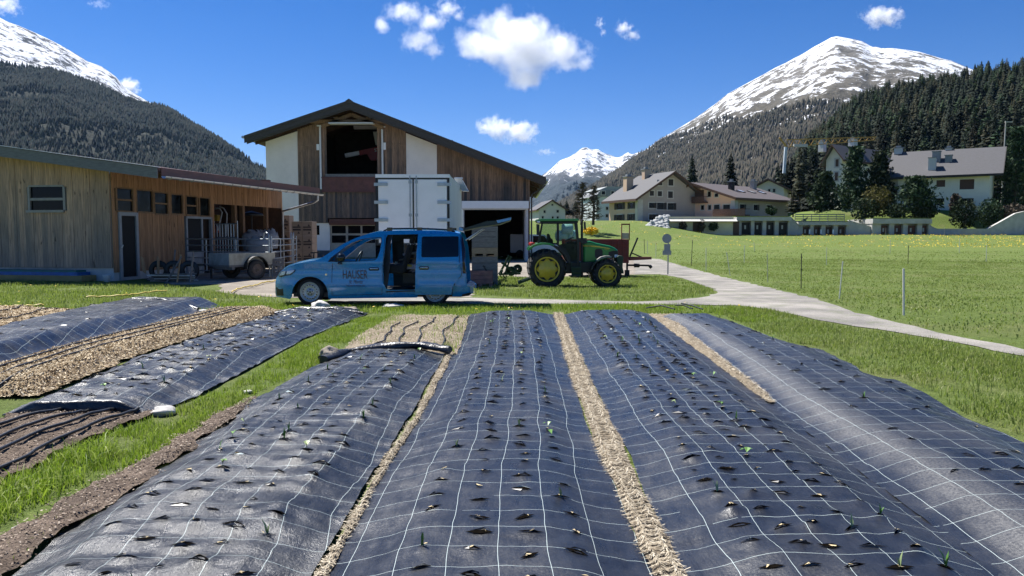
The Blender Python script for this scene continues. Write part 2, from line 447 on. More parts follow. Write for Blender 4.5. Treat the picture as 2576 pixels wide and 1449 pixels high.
def fabric(name, label, xl, xr, y0, y1, rows, hgt=.12, seed=1, mat=None, gap=.25, keep=.9, side=.26, slit=.06, curve=None, ends=(0.0, 0.0), wr=.012, amp=.012):
    """mounded sheet. xl/xr: functions of y. rows: fractions across. ends: how far each end is lifted / tucked"""
    rs = random.Random(seed); L = y1 - y0
    nx = 70; ny = int(L / .045)
    U, W = np.meshgrid(np.linspace(0, 1, nx + 1), np.linspace(0, 1, ny + 1), indexing='ij')
    Yv = y0 + W * L
    XL = np.vectorize(xl)(Yv[0]); XR = np.vectorize(xr)(Yv[0])
    XL = XL + (fbm(Yv[0] * 1.6, Yv[0] * 0 + seed * 3.7, 3) - .5) * .07
    XR = XR + (fbm(Yv[0] * 1.6, Yv[0] * 0 + seed * 5.1 + 9, 3) - .5) * .07
    Xv = XL[None] + (XR - XL)[None] * U
    if curve is not None:
        Yv = Yv + curve(U) * (W ** 6)
    m = smn(U / side) * smn((1 - U) / side)
    m = m * (.95 + .10 * fbm(Yv * .5 + seed, U * 2.2, 3))
    m = m * (1 - ends[0] * (1 - smn(W * L / .6))) * (1 - ends[1] * (1 - smn((1 - W) * L / .9)))
    H = hgt * m
    H = H + (fbm(Xv * 2.4 + seed, Yv * 5.2, 4, gain=.55) - .5) * 2 * wr
    H = H + (fbm(Xv * 9 + seed, Yv * 2.1, 3) - .5) * wr
    H = H + (np.abs(fbm(Xv * 3.1 - seed, Yv * 9.0, 3) - .5)) * wr * 1.2
    # slits
    Lw = float(np.mean(XR - XL)); slits = []
    for r_i, r in enumerate(rows):
        y = y0 + .12 + rs.random() * gap
        while y < y1 - .15:
            if rs.random() < keep:
                slits.append(((r + rs.uniform(-.02, .02)), y + rs.uniform(-.03, .03)))
            y += gap * rs.uniform(.9, 1.12)
    for (u, y) in slits:
        i = int(u * nx); j = int((y - y0) / L * ny); k = 4
        a, b, c, d = max(0, i - 5), min(nx + 1, i + 6), max(0, j - k), min(ny + 1, j + k + 1)
        pk = rs.uniform(-.2, 1) * amp
        H[a:b, c:d] += pk * np.exp(-(((U[a:b, c:d] - u) * Lw / .07) ** 2 + ((Yv[a:b, c:d] - y) / .05) ** 2))
    Zv = gn(Xv, Yv) + .022 + np.maximum(H, -.004)
    def surf(u, y):
        fi = min(max(u, 0), .999) * nx; fj = min(max((y - y0) / L, 0), .999) * ny
        i, j = int(fi), int(fj)
        return Vector((Xv[i, j] * (1 - (fi - i)) + Xv[i + 1, j] * (fi - i), y, (Zv[i, j] * (1 - (fi - i)) + Zv[i + 1, j] * (fi - i)) * (1 - (fj - j)) + (fj - j) * (Zv[i, j + 1] * (1 - (fi - i)) + Zv[i + 1, j + 1] * (fi - i))))
    V = np.stack([Xv, Yv, Zv], -1).reshape(-1, 3)
    UV = np.stack([U * (XR - XL)[None], W * L], -1).reshape(-1, 2) + np.array([seed * .37, seed * .11])
    ii, jj = np.meshgrid(np.arange(nx), np.arange(ny), indexing='ij')
    q = (ii * (ny + 1) + jj).ravel(); k = ny + 1
    F4 = np.stack([q, q + k, q + k + 1, q + 1], -1)
    F = np.concatenate([F4[:, [0, 1, 2]], F4[:, [0, 2, 3]]])
    mi = np.zeros(len(F), int); V = list(map(tuple, V)); UV = list(map(tuple, UV)); Fx = []; mx = []
    def tri(pts, m, uvv=None):
        b = len(V)
        V.extend(tuple(p) for p in pts); UV.extend([(uvv if uvv else (.12, .12))] * len(pts))
        for n_ in range(1, len(pts) - 1): Fx.append((b, b + n_, b + n_ + 1)); mx.append(m)
    spots = []
    for (u, y) in slits:
        c = surf(u, y); ang = rs.gauss(0, .35); s = slit * rs.uniform(.45, 1.3)
        e = Vector((math.cos(ang), math.sin(ang), 0)); f = Vector((-e.y, e.x, 0)); wdt = s * rs.uniform(.14, .38)
        def on(p, dz): 
            q_ = surf((p.x - xl(p.y)) / max(.1, (xr(p.y) - xl(p.y))), p.y); return Vector((p.x, p.y, q_.z + dz))
        up = .006
        hole = [on(c - e * s, up), on(c - e * s * .35 - f * wdt * .6, up), on(c - f * wdt * .8 + e * s * .15, up), on(c + e * s, up), on(c + e * s * .3 + f * wdt, up), on(c - e * s * .3 + f * wdt * .7, up)]
        tri(hole, 1)
        if rs.random() < .45:
            q0 = c + e * rs.uniform(-.3, .3) * s
            bb = [on(q0 + Vector((rs.uniform(-.022, .022), rs.uniform(-.018, .018), 0)), .012) for _ in range(4)]
            tri(bb, 2)
        # raised lips: one or two flaps standing up out of the cut
        for sg in ((1,) if rs.random() < .45 else (1, -1)):
            hh = s * rs.uniform(.04, .24)
            a = on(c - e * s * rs.uniform(.5, .9) + f * wdt * sg * .8, .004); b = on(c + e * s * rs.uniform(.4, .9) + f * wdt * sg * .8, .004)
            tip = c + f * wdt * sg * rs.uniform(.2, 1.3) + e * rs.uniform(-.35, .35) * s + Vector((0, 0, hh + .004))
            mid = c + f * wdt * sg * rs.uniform(.9, 1.5) + e * rs.uniform(-.2, .6) * s + Vector((0, 0, hh * .6))
            uvv = (.12 + .245 * rs.randrange(4) + rs.uniform(-.05, .05), .12 + .245 * rs.randrange(9) + rs.uniform(-.05, .05))
            tri([a, mid, tip], 0, uvv); tri([mid, b, tip], 0, uvv)
        spots.append(c)
    Fa = np.concatenate([F, np.array(Fx, int).reshape(-1, 3)]); mi = np.concatenate([mi, np.array(mx, int)])
    o = mesh_np(name, np.array(V), Fa, [mat or M_FAB, M_HOLE, M_STRAWGLINT], smooth=True, uv=np.array(UV))
    o.data.polygons.foreach_set("material_index", mi.astype(np.int32))
    tag(o, label, 'weed fabric', 'woven weed fabric sheets over the beds')
    return o, surf, spots
def lin(pts):
    ys = [p[0] for p in pts]; xs_ = [p[1] for p in pts]
    return lambda y: float(np.interp(y, ys, xs_))
def edge(pts_px):
    """photo pixels along a bed edge -> x as a function of y"""
    return lin(sorted((gp(u, v).y, gp(u, v).x) for u, v in pts_px))
BED = {}
BED['A'] = fabric("weed_fabric", "weed fabric sheet with a thick roll across its far end, left of the middle",
    edge([(-60, 1520), (40, 1449), (200, 1310), (400, 1180), (510, 1100), (610, 1030), (720, 965), (815, 915)]),
    edge([(757, 1520), (797, 1449), (928, 1215), (1028, 1060), (1120, 892)]), 2.6, 10.35, (.24, .38, .52, .66, .79), hgt=.085, seed=1, keep=.85, mat=M_FABS, wr=.019, gap=.24, amp=.03)
BED['B'] = fabric("weed_fabric", "weed fabric sheet running straight away in the middle, four neat slit rows",
    edge([(775, 1520), (818, 1449), (945, 1215), (1045, 1060), (1135, 900), (1183, 795)]),
    edge([(1665, 1520), (1640, 1449), (1570, 1290), (1500, 1130), (1440, 960), (1392, 792)]), 2.6, 15.6, (.30, .46, .62, .78), hgt=.085, seed=2, keep=.9, wr=.014, gap=.25, side=.34, amp=.018)
BED['C'] = fabric("weed_fabric", "weed fabric sheet densely slit, between the wide straw path and the dusty sheet",
    edge([(1760, 1520), (1722, 1449), (1640, 1290), (1560, 1110), (1497, 985), (1455, 885), (1415, 797)]),
    edge([(2620, 1520), (2480, 1425), (2300, 1290), (2120, 1160), (1970, 1040), (1850, 945), (1700, 830), (1655, 797)]), 2.6, 15.6, (.24, .37, .50, .63, .76), hgt=.09, seed=3, keep=.92, wr=.014, gap=.235, side=.3, amp=.03)
BED['D'] = fabric("weed_fabric", "rightmost weed fabric sheet, sparse slits, left flank painted pale with dust and sunlight, beside the lawn",
    edge([(2560, 1500), (2450, 1415), (2270, 1280), (2105, 1150), (1938, 1030), (1842, 945), (1706, 835), (1662, 815)]),
    edge([(2760, 1250), (2640, 1160), (2576, 1120), (2500, 1085), (2420, 1052), (2340, 1000), (2250, 958), (2185, 952), (2150, 925), (2070, 885), (1990, 870), (1900, 835), (1812, 800)]), 2.8, 14.8, (.36, .52, .68, .84), hgt=.10, seed=4, keep=.62, wr=.012, gap=.36, mat=M_FABW, slit=.065, side=.3, amp=.02)
BED['E'] = fabric("weed_fabric", "slanting weed fabric sheet with lifted near edge, beside the grass strip",
    edge([(0, 1050), (150, 990), (340, 905), (560, 835), (690, 793)]),
    edge([(370, 1053), (500, 1000), (650, 920), (760, 857), (917, 795)]), 6.9, 15.9, (.16, .28, .4, .52, .64, .76), hgt=.12, seed=5, keep=.9, mat=M_FABS, wr=.02, gap=.27, slit=.075, amp=.035)
BED['F'] = fabric("weed_fabric", "far left weed fabric sheet with few slits, nearest the wooden shed",
    edge([(-200, 900), (0, 832), (120, 803), (270, 772)]), edge([(-300, 1040), (0, 922), (160, 876), (330, 833), (500, 788)]), 8.0, 17.5, (.2, .45, .72), hgt=.20, seed=6, keep=.8, wr=.014, gap=.75, slit=.08, amp=.03)

# rolled-up far end of the left sheet, turned-up ends of the others: children of their sheets
def roll(parent, pts, r, name, mat, seed, flat=.8):
    rs = random.Random(seed); m = MB(); pts = [Vector(p) for p in pts]; n = 14; k = 34; vs = []
    for i in range(k + 1):
        f = i / k * (len(pts) - 1); a = min(int(f), len(pts) - 2); p = pts[a].lerp(pts[a + 1], f - a)
        d = (pts[a + 1] - pts[a]).normalized(); nrm = Vector((0, 0, 1)); sd = d.cross(nrm).normalized()
        rr = r * (1 + .08 * math.sin(i * .9 + seed) + rs.uniform(-.08, .08))
        for j in range(n):
            t = 2 * math.pi * j / n
            q = rr * (1 + .10 * math.sin(3 * t + i * .5) + rs.uniform(-.05, .05))
            vs.append(p + sd * math.cos(t) * q * 1.25 + nrm * math.sin(t) * q * flat)
    fs = [(i * n + j, i * n + (j + 1) % n, (i + 1) * n + (j + 1) % n, (i + 1) * n + j) for i in range(k) for j in range(n)]
    m.add(vs, fs, True); m.add(vs[:n], [tuple(range(n))]); m.add(vs[-n:], [tuple(range(n))[::-1]])
    return m.build(name, mat, parent)
def gz(u, v, dz): p = gp(u, v); return (p.x, p.y, p.z + dz)
roll(BED['A'][0], [gz(812, 914, .05), gz(870, 901, .08), gz(960, 895, .13), gz(1060, 895, .15), gz(1132, 899, .10)], .06, "rolled_end", M_FABD, 2)
roll(BED['F'][0], [gz(265, 776, .05), gz(340, 775, .19), gz(410, 778, .2), gz(500, 784, .04)], .06, "turned_up_end", M_FABD, 5, .9)
roll(BED['E'][0], [gz(690, 794, .04), gz(760, 791, .13), gz(840, 793, .13), gz(915, 794, .04)], .05, "turned_up_end", M_FABD, 6, .8)
# near edge of sheet E is lifted: a dark hanging hem
_s = BED['E'][1]; m = MB(); hv = []
for i in range(41):
    u = i / 40; p = _s(u, 6.92); hv += [(p.x, 6.9, p.z + .002), (p.x, 6.87 - .01 * math.sin(i * .8), p.z - .01), (p.x, 6.885, max(g(p.x, 6.8) + .012, p.z - .15))]
m.add(hv, [(a * 3 + b, a * 3 + 3 + b, a * 3 + 4 + b, a * 3 + 1 + b) for a in range(40) for b in range(2)], True)
m.build("lifted_edge", M_FABD, BED['E'][0])

# ------------------------------------------------------------------ soil, chip beds, straw paths (sheets with relief)
def soil_mat(name, lo, hi, fleck, amt):
    t = NT(name); p = t.coord(); n1 = t.noise(p, 3.5, 7, .65); n2 = t.noise(p, 30, 5, .7)
    c = t.ramp(n1, [(.32, lo), (.68, hi)])
    c = t.mix(t.ramp(n2, [(.3, .6), (.5, 0)]), c, tuple(a * .35 for a in lo))
    c = t.mix(t.ramp(n2, [(.62, 0), (.72, amt)]), c, fleck)
    t.bump(t.math('ADD', n1, n2), 1.0, .05)
    return t.fin(c, .95, 0, .15)
M_SOIL = soil_mat("soil", (.10, .076, .058), (.26, .20, .155), (.30, .24, .18), .5)
M_CHIP = soil_mat("wood_chips", (.25, .18, .105), (.46, .36, .23), (.6, .5, .34), .7)
M_STRAW = soil_mat("straw_litter", (.22, .175, .12), (.40, .335, .245), (.55, .48, .36), .7)
def relief(name, xl, xr, y0, y1, mat, hgt=.1, rough=.03, side=.3, kind='structure', nx=40, seed=0, step=.06):
    ny = int((y1 - y0) / step)
    U, W = np.meshgrid(np.linspace(0, 1, nx + 1), np.linspace(0, 1, ny + 1), indexing='ij')
    Yv = y0 + W * (y1 - y0)
    XL = np.vectorize(xl)(Yv[0]) if callable(xl) else np.full(ny + 1, xl); XR = np.vectorize(xr)(Yv[0]) if callable(xr) else np.full(ny + 1, xr)
    en = .05 if mat is M_STRAW else .2
    XL = XL + (fbm(Yv[0] * 3, Yv[0] * 0 + seed, 3) - .5) * en; XR = XR + (fbm(Yv[0] * 3, Yv[0] * 0 + 40 + seed, 3) - .5) * en
    Xv = XL[None] + (XR - XL)[None] * U
    Yv = Yv + (fbm(Xv * 2.4, Yv * 0 + seed * 1.7, 3) - .5) * .5
    Zv = gn(Xv, Yv) + .013 + hgt * smn(U / side) * smn((1 - U) / side) * smn(W * (y1 - y0) / .5) * smn((1 - W) * (y1 - y0) / .5) + (fbm(Xv * 11 + seed, Yv * 11, 4, gain=.6)) * rough
    q = (np.arange(nx)[:, None] * (ny + 1) + np.arange(ny)[None]).ravel(); k = ny + 1
    F = np.stack([q, q + k, q + k + 1, q + 1], -1)
    o = mesh_np(name, np.stack([Xv, Yv, Zv], -1).reshape(-1, 3), F, mat, nv=4, smooth=True)
    tag(o, kind=kind)
    def surf(u, w):
        i = np.clip((np.asarray(u) * nx).astype(int), 0, nx); j = np.clip((np.asarray(w) * ny).astype(int), 0, ny)
        return np.stack([Xv[i, j], Yv[i, j], Zv[i, j]], -1)
    return o, surf
chipG, sG = relief("wood_chip_bed", edge([(-560, 1100), (0, 930), (160, 884), (330, 842), (500, 795), (560, 786)]), edge([(-300, 1130), (0, 1040), (150, 985), (340, 900), (560, 832), (690, 797)]), 7.6, 16.3, M_CHIP, .12, .05, seed=1)
chipH, sH = relief("wood_chip_bed", -13.5, edge([(-200, 890), (0, 834), (100, 806), (190, 783)]), 13.0, 16.6, M_CHIP, .10, .05, seed=2)
soilE, sE = relief("soil_bed", edge([(-400, 1230), (-200, 1130), (0, 1060)]), edge([(-150, 1330), (0, 1235), (100, 1165), (250, 1100), (360, 1060)]), 4.0, 6.95, M_SOIL, .05, .05, seed=3)
soilA, sA = relief("soil_strip", edge([(-300, 1530), (0, 1362), (170, 1272), (350, 1168), (520, 1072)]), edge([(-30, 1500), (70, 1440), (210, 1320), (400, 1200), (540, 1090), (640, 1010)]), 2.9, 7.6, M_SOIL, .02, .06, seed=4, nx=24)
strawP, sP = relief("straw_path", edge([(1665, 1520), (1640, 1449), (1570, 1290), (1500, 1130), (1440, 960), (1392, 792)]), edge([(1760, 1520), (1722, 1449), (1640, 1290), (1560, 1110), (1497, 985), (1418, 792)]), 2.6, 15.9, M_STRAW, .01, .03, seed=5, nx=16)
strawQ, sQ = relief("straw_path", edge([(770, 1520), (811, 1449), (940, 1215), (1040, 1060), (1127, 892)]), edge([(792, 1520), (832, 1449), (957, 1215), (1055, 1060), (1142, 892)]), 2.6, 10.4, M_STRAW, .01, .03, seed=6, nx=10)
strawS, sS = relief("straw_path", edge([(2700, 1540), (2430, 1415), (2100, 1150), (1830, 945), (1690, 840), (1625, 797)]), edge([(2760, 1540), (2450, 1415), (2110, 1150), (1960, 1030), (1850, 935), (1735, 840), (1720, 800), (1790, 790)]), 7.4, 15.5, M_STRAW, .04, .04, seed=7, nx=12)
strawT, sT = relief("straw_patch", edge([(840, 905), (900, 850), (960, 815)]), edge([(1150, 900), (1172, 830), (1180, 795)]), 10.3, 15.3, M_STRAW, .05, .04, seed=8)
for _o, _n in ((chipG, 1), (chipH, 1)): pass

def quads(name, C, length, width, mat, tilt=.35, seed=0):
    """scatter of thin flat pieces (chips, straw)"""
    rg = np.random.default_rng(seed); n = len(C)
    yaw = rg.random(n) * 2 * np.pi; tl = rg.normal(0, tilt, n); rl = rg.normal(0, tilt, n)
    L = length * rg.uniform(.5, 1.4, n); Wd = width * rg.uniform(.5, 1.3, n)
    e = np.stack([np.cos(yaw) * np.cos(tl), np.sin(yaw) * np.cos(tl), np.sin(tl)], -1)
    f = np.stack([-np.sin(yaw) * np.cos(rl), np.cos(yaw) * np.cos(rl), np.sin(rl)], -1)
    C = C + np.array([0, 0, .006]) + np.abs(np.sin(tl) * L / 2)[:, None] * np.array([0, 0, 1])
    V = np.stack([C - e * L[:, None] / 2 - f * Wd[:, None] / 2, C + e * L[:, None] / 2 - f * Wd[:, None] / 2, C + e * L[:, None] / 2 + f * Wd[:, None] / 2, C - e * L[:, None] / 2 + f * Wd[:, None] / 2], 1).reshape(-1, 3)
    F = np.arange(4 * n).reshape(n, 4)
    return tag(mesh_np(name, V, F, mat, nv=4), kind='stuff')
def bits_mat(name, cols, rough=.85):
    t = NT(name); gm = t.new('ShaderNodeNewGeometry')
    c = t.ramp(gm.outputs['Random Per Island'], [(i / max(1, len(cols) - 1), c) for i, c in enumerate(cols)])
    return t.fin(c, rough, 0, .2)
M_CHIPBIT = bits_mat("wood_chip_bits", [(.16, .11, .065), (.40, .31, .19), (.54, .44, .29), (.66, .57, .41)])
M_STRAWB = bits_mat("straw_stalks", [(.16, .125, .085), (.40, .335, .24), (.53, .46, .34), (.66, .59, .46)])
M_SOILBIT = bits_mat("soil_crumbs", [(.08, .06, .045), (.19, .145, .11), (.28, .22, .17), (.5, .42, .33)])
def scat(surfs, n, seed, rows=None):
    rg = np.random.default_rng(seed); return surfs(rg.random(n), rg.random(n))
def jit(P, a, seed):
    rg = np.random.default_rng(seed); P = P.copy(); P[:, :2] += rg.uniform(-a, a, (len(P), 2)); return P
quads("wood_chips", jit(scat(sG, 26000, 1), .05, 1), .028, .014, M_CHIPBIT, .4, 1)
quads("wood_chips", jit(scat(sH, 7000, 2), .05, 2), .04, .02, M_CHIPBIT, .4, 2)
quads("soil_crumbs", jit(np.concatenate([scat(sE, 5000, 3), scat(sA, 3500, 4), sG(.80 + .2 * np.random.default_rng(8).random(9000) ** .8, np.random.default_rng(9).random(9000))]), .05, 3), .011, .008, M_SOILBIT, .35, 3)
quads("straw", jit(np.concatenate([scat(sP, 15000, 5), scat(sQ, 3000, 6), scat(sS, 3500, 7), scat(sT, 8000, 8)]), .006, 5), .045, .0034, M_STRAWB, .25, 5)

# drip hoses: every hose a thing
M_HOSE = pm("black_hose", (.012, .013, .015), .45, .3, 30)
HOSES = "black drip hoses along the beds"
def hose(surf, u, w0, w1, seed, label, r=.012, wob=.02, lift=.01, end_up=0):
    rs = random.Random(seed); n = 40; pts = []
    for i in range(n + 1):
        f = i / n; w = w0 + (w1 - w0) * f
        uu = u + wob * (math.sin(f * 7 + seed) * .6 + math.sin(f * 17 + seed * 2) * .35)
        p = surf(np.array([uu]), np.array([w]))[0]
        pts.append([p[0], p[1], p[2]])
    a = np.array(pts); k = np.ones(5) / 5
    for c in (0, 2): a[2:-2, c] = np.convolve(a[:, c], k, 'valid')
    a[:, 2] += lift + r
    if end_up: a[-4:, 2] += np.array([.01, .03, .06, .1]) * end_up
    m = MB(); m.tube(a.tolist(), r, 6)
    return tag(m.build("drip_hose", M_HOSE), label, 'hose', HOSES)
for i, (u, ww) in enumerate(((.2, "next to the far left sheet"), (.36, "second in from the far left sheet"), (.52, "second in from the slanting sheet"), (.66, "nearest the slanting sheet"))):
    hose(sG, u, .02, .99, i + 1, "black drip hose on the long wood chip bed, " + ww, wob=.03)
for i, u in enumerate((.45, .62, .78, .9)):
    hose(sH, u, .3, .97, i + 9, "black drip hose on the far left chip patch, %s" % ("farthest left", "second from left", "third from left", "nearest the fabric sheet")[i], wob=.02)
for i, u in enumerate((.35, .55, .74, .9)):
    hose(sE, u, .02, .99, i + 20, "black drip hose on the bare soil below the slanting sheet, %s" % ("farthest left", "second from left", "third from left", "nearest the grass strip")[i], wob=.02, r=.014)
for i, u in enumerate((.3, .45, .62, .85)):
    hose(sT, u, .02, .62 + .1 * i, i + 30, "black drip hose poking out beyond the rolled end, %s" % ("farthest left", "second from left", "third from left", "nearest the middle sheet")[i], wob=.05)
for i, (u, v, du) in enumerate(((1690, 797, -60), (1735, 796, -30), (1760, 797, -40))):
    p = gp(u, v); q = gp(u + du, v - 6)
    m = MB(); m.tube([(p.x, p.y - .25, p.z + .18), (p.x, p.y, p.z + .17), (p.x * .6 + q.x * .4, p.y + .3, p.z + .2), (q.x, p.y + .7, p.z + .11 + .05 * i)], .014, 6)
    tag(m.build("drip_hose", M_HOSE), "black hose end curling out of the straw beyond the rightmost sheet, %s" % ("farthest left", "middle one", "farthest right")[i], 'hose', HOSES)
# ================================================================== grass (uncountable: stuff)
def grass_mat(name, cols, dryc=(.30, .25, .12)):
    t = NT(name); gm = t.new('ShaderNodeNewGeometry'); p = t.coord()
    c = t.ramp(gm.outputs['Random Per Island'], [(i / (len(cols) - 1), c) for i, c in enumerate(cols)])
    n = t.noise(p, .9, 4, .6)
    c = t.mix(t.ramp(n, [(.5, 0), (.75, .45)]), c, dryc)
    t.fin(c, .55, 0, .35)
    tr = t.new('ShaderNodeBsdfTranslucent'); t.put(tr.inputs[0], t.mix(.5, c, (.20, .30, .03)))
    mx = t.new('ShaderNodeMixShader'); mx.inputs[0].default_value = .45
    t.l.new(t.bsdf.outputs[0], mx.inputs[1]); t.l.new(tr.outputs[0], mx.inputs[2]); t.l.new(mx.outputs[0], t.out.inputs[0])
    return t.mat
M_BLADE = grass_mat("grass_blades", [(.12, .165, .032), (.19, .25, .05), (.25, .29, .075), (.36, .37, .15)])
M_BLADE_FRESH = grass_mat("fresh_grass_blades", [(.12, .20, .012), (.20, .31, .022), (.27, .36, .035), (.40, .42, .17)])
def pts_in(poly, dens, seed, world=False, clump=0, cs=1.3):
    P = np.array(poly if world else gpl(poly)); rg = np.random.default_rng(seed)
    x0, y0 = P.min(0); x1, y1 = P.max(0); n = int((x1 - x0) * (y1 - y0) * dens)
    q = np.stack([rg.uniform(x0, x1, n), rg.uniform(y0, y1, n)], -1)
    ins = np.zeros(n, bool); j = len(P) - 1
    for i in range(len(P)):
        xi, yi = P[i]; xj, yj = P[j]
        cnd = ((yi > q[:, 1]) != (yj > q[:, 1])) & (q[:, 0] < (xj - xi) * (q[:, 1] - yi) / (yj - yi + 1e-12) + xi)
        ins ^= cnd; j = i
    q = q[ins]
    if clump:
        f = fbm(q[:, 0] * cs + seed, q[:, 1] * cs, 4, gain=.6)
        q = q[rg.random(len(q)) < np.clip((f - .5) * 4 * clump + .62, .04, 1)]
    return q
def blades(name, Q, hgt, wid, mat, seed=0, lean=.5, z=0.0, hvar=.5):
    rg = np.random.default_rng(seed); n = len(Q)
    B = np.stack([Q[:, 0], Q[:, 1], gn(Q[:, 0], Q[:, 1]) + z], -1)
    yaw = rg.random(n) * 2 * np.pi; f = fbm(Q[:, 0] * 1.1 + 5, Q[:, 1] * 1.1, 3)
    h = hgt * (1 + rg.uniform(-hvar, hvar, n)) * (.55 + .9 * f); w = wid * rg.uniform(.6, 1.3, n)
    s = np.stack([np.cos(yaw), np.sin(yaw), 0 * yaw], -1) * w[:, None] / 2
    la = rg.random(n) * 2 * np.pi; lm = np.abs(rg.normal(0, lean, n)) * h
    d = np.stack([np.cos(la) * lm, np.sin(la) * lm, 0 * la], -1); up = np.array([0, 0, 1.0])
    m = B + d * .32 + up * (h * .6)[:, None]; tp = B + d + up * (h * np.clip(1 - .25 * lm / h, .3, 1))[:, None]
    V = np.stack([B - s, B + s, m + s * .75, m - s * .75, tp], 1).reshape(-1, 3)
    o = np.arange(n)[:, None] * 5
    F = np.concatenate([o + [0, 1, 2], o + [0, 2, 3], o + [3, 2, 4]], 1).reshape(-1, 3)
    return tag(mesh_np(name, V, F, mat), kind='stuff')
strip = [(-60, 1260), (0, 1222), (60, 1195), (160, 1145), (250, 1098), (370, 1066), (430, 1040), (560, 985), (660, 930), (760, 865), (850, 822), (925, 796), (1130, 790), (1180, 792), (1120, 808), (960, 815), (900, 850), (830, 890), (805, 915),
         (700, 965), (620, 1005), (545, 1050), (500, 1090), (420, 1130), (330, 1180), (250, 1215), (150, 1250), (60, 1300), (0, 1325), (-60, 1350)]
Q = pts_in(strip, 4200, 1, clump=1.2, cs=2.2); blades("grass", Q, .06, .007, M_BLADE_FRESH, 1, .55)
lush = [(-60, 1270), (0, 1230), (160, 1150), (260, 1110), (300, 1150), (200, 1210), (80, 1280), (0, 1320), (-60, 1350)]
Q = pts_in(lush, 2200, 2, clump=1.6, cs=2.5); blades("grass", Q, .11, .009, M_BLADE_FRESH, 2, .8)
front = [(190, 783), (270, 770), (400, 762), (560, 765), (700, 766), (1190, 768), (1500, 768), (1700, 769), (1850, 771), (1940, 784), (1960, 812), (1870, 812), (1800, 792), (1650, 790), (1400, 792), (1180, 790), (920, 790), (690, 790), (560, 785), (500, 785), (440, 775), (270, 776), (200, 790)]
Q = pts_in(front, 1200, 3, clump=.7); blades("grass", Q, .075, .011, M_BLADE_FRESH, 3, .5)
rlawn = [(1800, 785), (1860, 772), (1950, 784), (2050, 808), (2150, 825), (2250, 840), (2400, 866), (2500, 888), (2580, 902), (2720, 930), (2720, 1180), (2580, 1100), (2500, 1070), (2420, 1040), (2350, 990), (2270, 950), (2185, 942), (2080, 878), (1990, 862), (1900, 830)]
Q = pts_in(rlawn, 1800, 4, clump=.5); blades("grass", Q, .055, .009, M_BLADE, 4, .6)
llawn = [(-120, 705), (0, 700), (150, 708), (300, 716), (430, 722), (540, 735), (600, 744), (700, 750), (740, 764), (560, 766), (400, 763), (270, 770), (150, 782), (-120, 790)]
Q = pts_in(llawn, 420, 5, clump=.9); blades("grass", Q, .085, .014, M_BLADE, 5, .5)
tgr = [(1195, 744), (1190, 702), (1260, 692), (1330, 700), (1560, 700), (1660, 694), (1740, 710), (1788, 726), (1800, 738), (1770, 746), (1700, 755), (1600, 758), (1400, 752)]
Q = pts_in(tgr, 330, 6, clump=.7); blades("grass", Q, .075, .015, M_BLADE, 6, .5)
mid = [(840, 751), (1190, 752), (1190, 746), (840, 747)]
field = [(1700, 662), (1790, 688), (1900, 713), (2000, 736), (2100, 764), (2200, 795), (2330, 827), (2450, 853), (2600, 884), (2760, 905), (3300, 1000), (3300, 690), (2760, 665), (2300, 655), (1900, 650)]
Q = pts_in(field, 110, 7, clump=.5, cs=.5); blades("grass", Q, .045, .024, M_BLADE, 7, .6)
farf = [(1640, 640), (1700, 664), (1900, 652), (2760, 666), (2760, 632), (1900, 628), (1650, 626)]
Q = pts_in(farf, 9, 8, clump=.5, cs=.2); blades("grass", Q, .05, .07, M_BLADE, 8, .6)
Q = pts_in([(845, 903), (900, 850), (960, 815), (1178, 797), (1172, 830), (1150, 895)], 260, 41, clump=1.4, cs=2.5); blades("grass", Q, .09, .010, M_BLADE_FRESH, 41, .6, .03)
Q = pts_in([(0, 1362), (170, 1272), (350, 1168), (520, 1072), (620, 1010), (560, 1040), (400, 1150), (220, 1290), (60, 1420), (0, 1449)], 500, 42, clump=1.8, cs=3); blades("grass", Q, .05, .007, M_BLADE, 42, .6, .02)
# dandelions on the bank and a few in the near grass
M_DAND = pm("dandelion_yellow", (.72, .50, .02), .7, .3, 20)
rg = np.random.default_rng(3)
n = 11000; qx = rg.uniform(12, 112, n); qy = rg.uniform(92, 129, n)
w_ = fbm(qx * .12, qy * .3, 4, gain=.6); wt = (w_ > .49 - .10 * smn((qx - 25) / 65)) & (rg.random(n) < .15 + .85 * smn((qx - 10) / 80))
qx, qy = qx[wt], qy[wt]
quads("dandelions", np.stack([qx, qy, gn(qx, qy) + .10], -1), .13, .09, M_DAND, .5, 9)
Q = pts_in(front, 1.2, 31); quads("dandelions", np.stack([Q[:, 0], Q[:, 1], gn(Q[:, 0], Q[:, 1]) + .06], -1), .045, .04, M_DAND, .4, 10)
Q = pts_in(llawn, .5, 32); quads("dandelions", np.stack([Q[:, 0], Q[:, 1], gn(Q[:, 0], Q[:, 1]) + .06], -1), .045, .04, M_DAND, .4, 11)
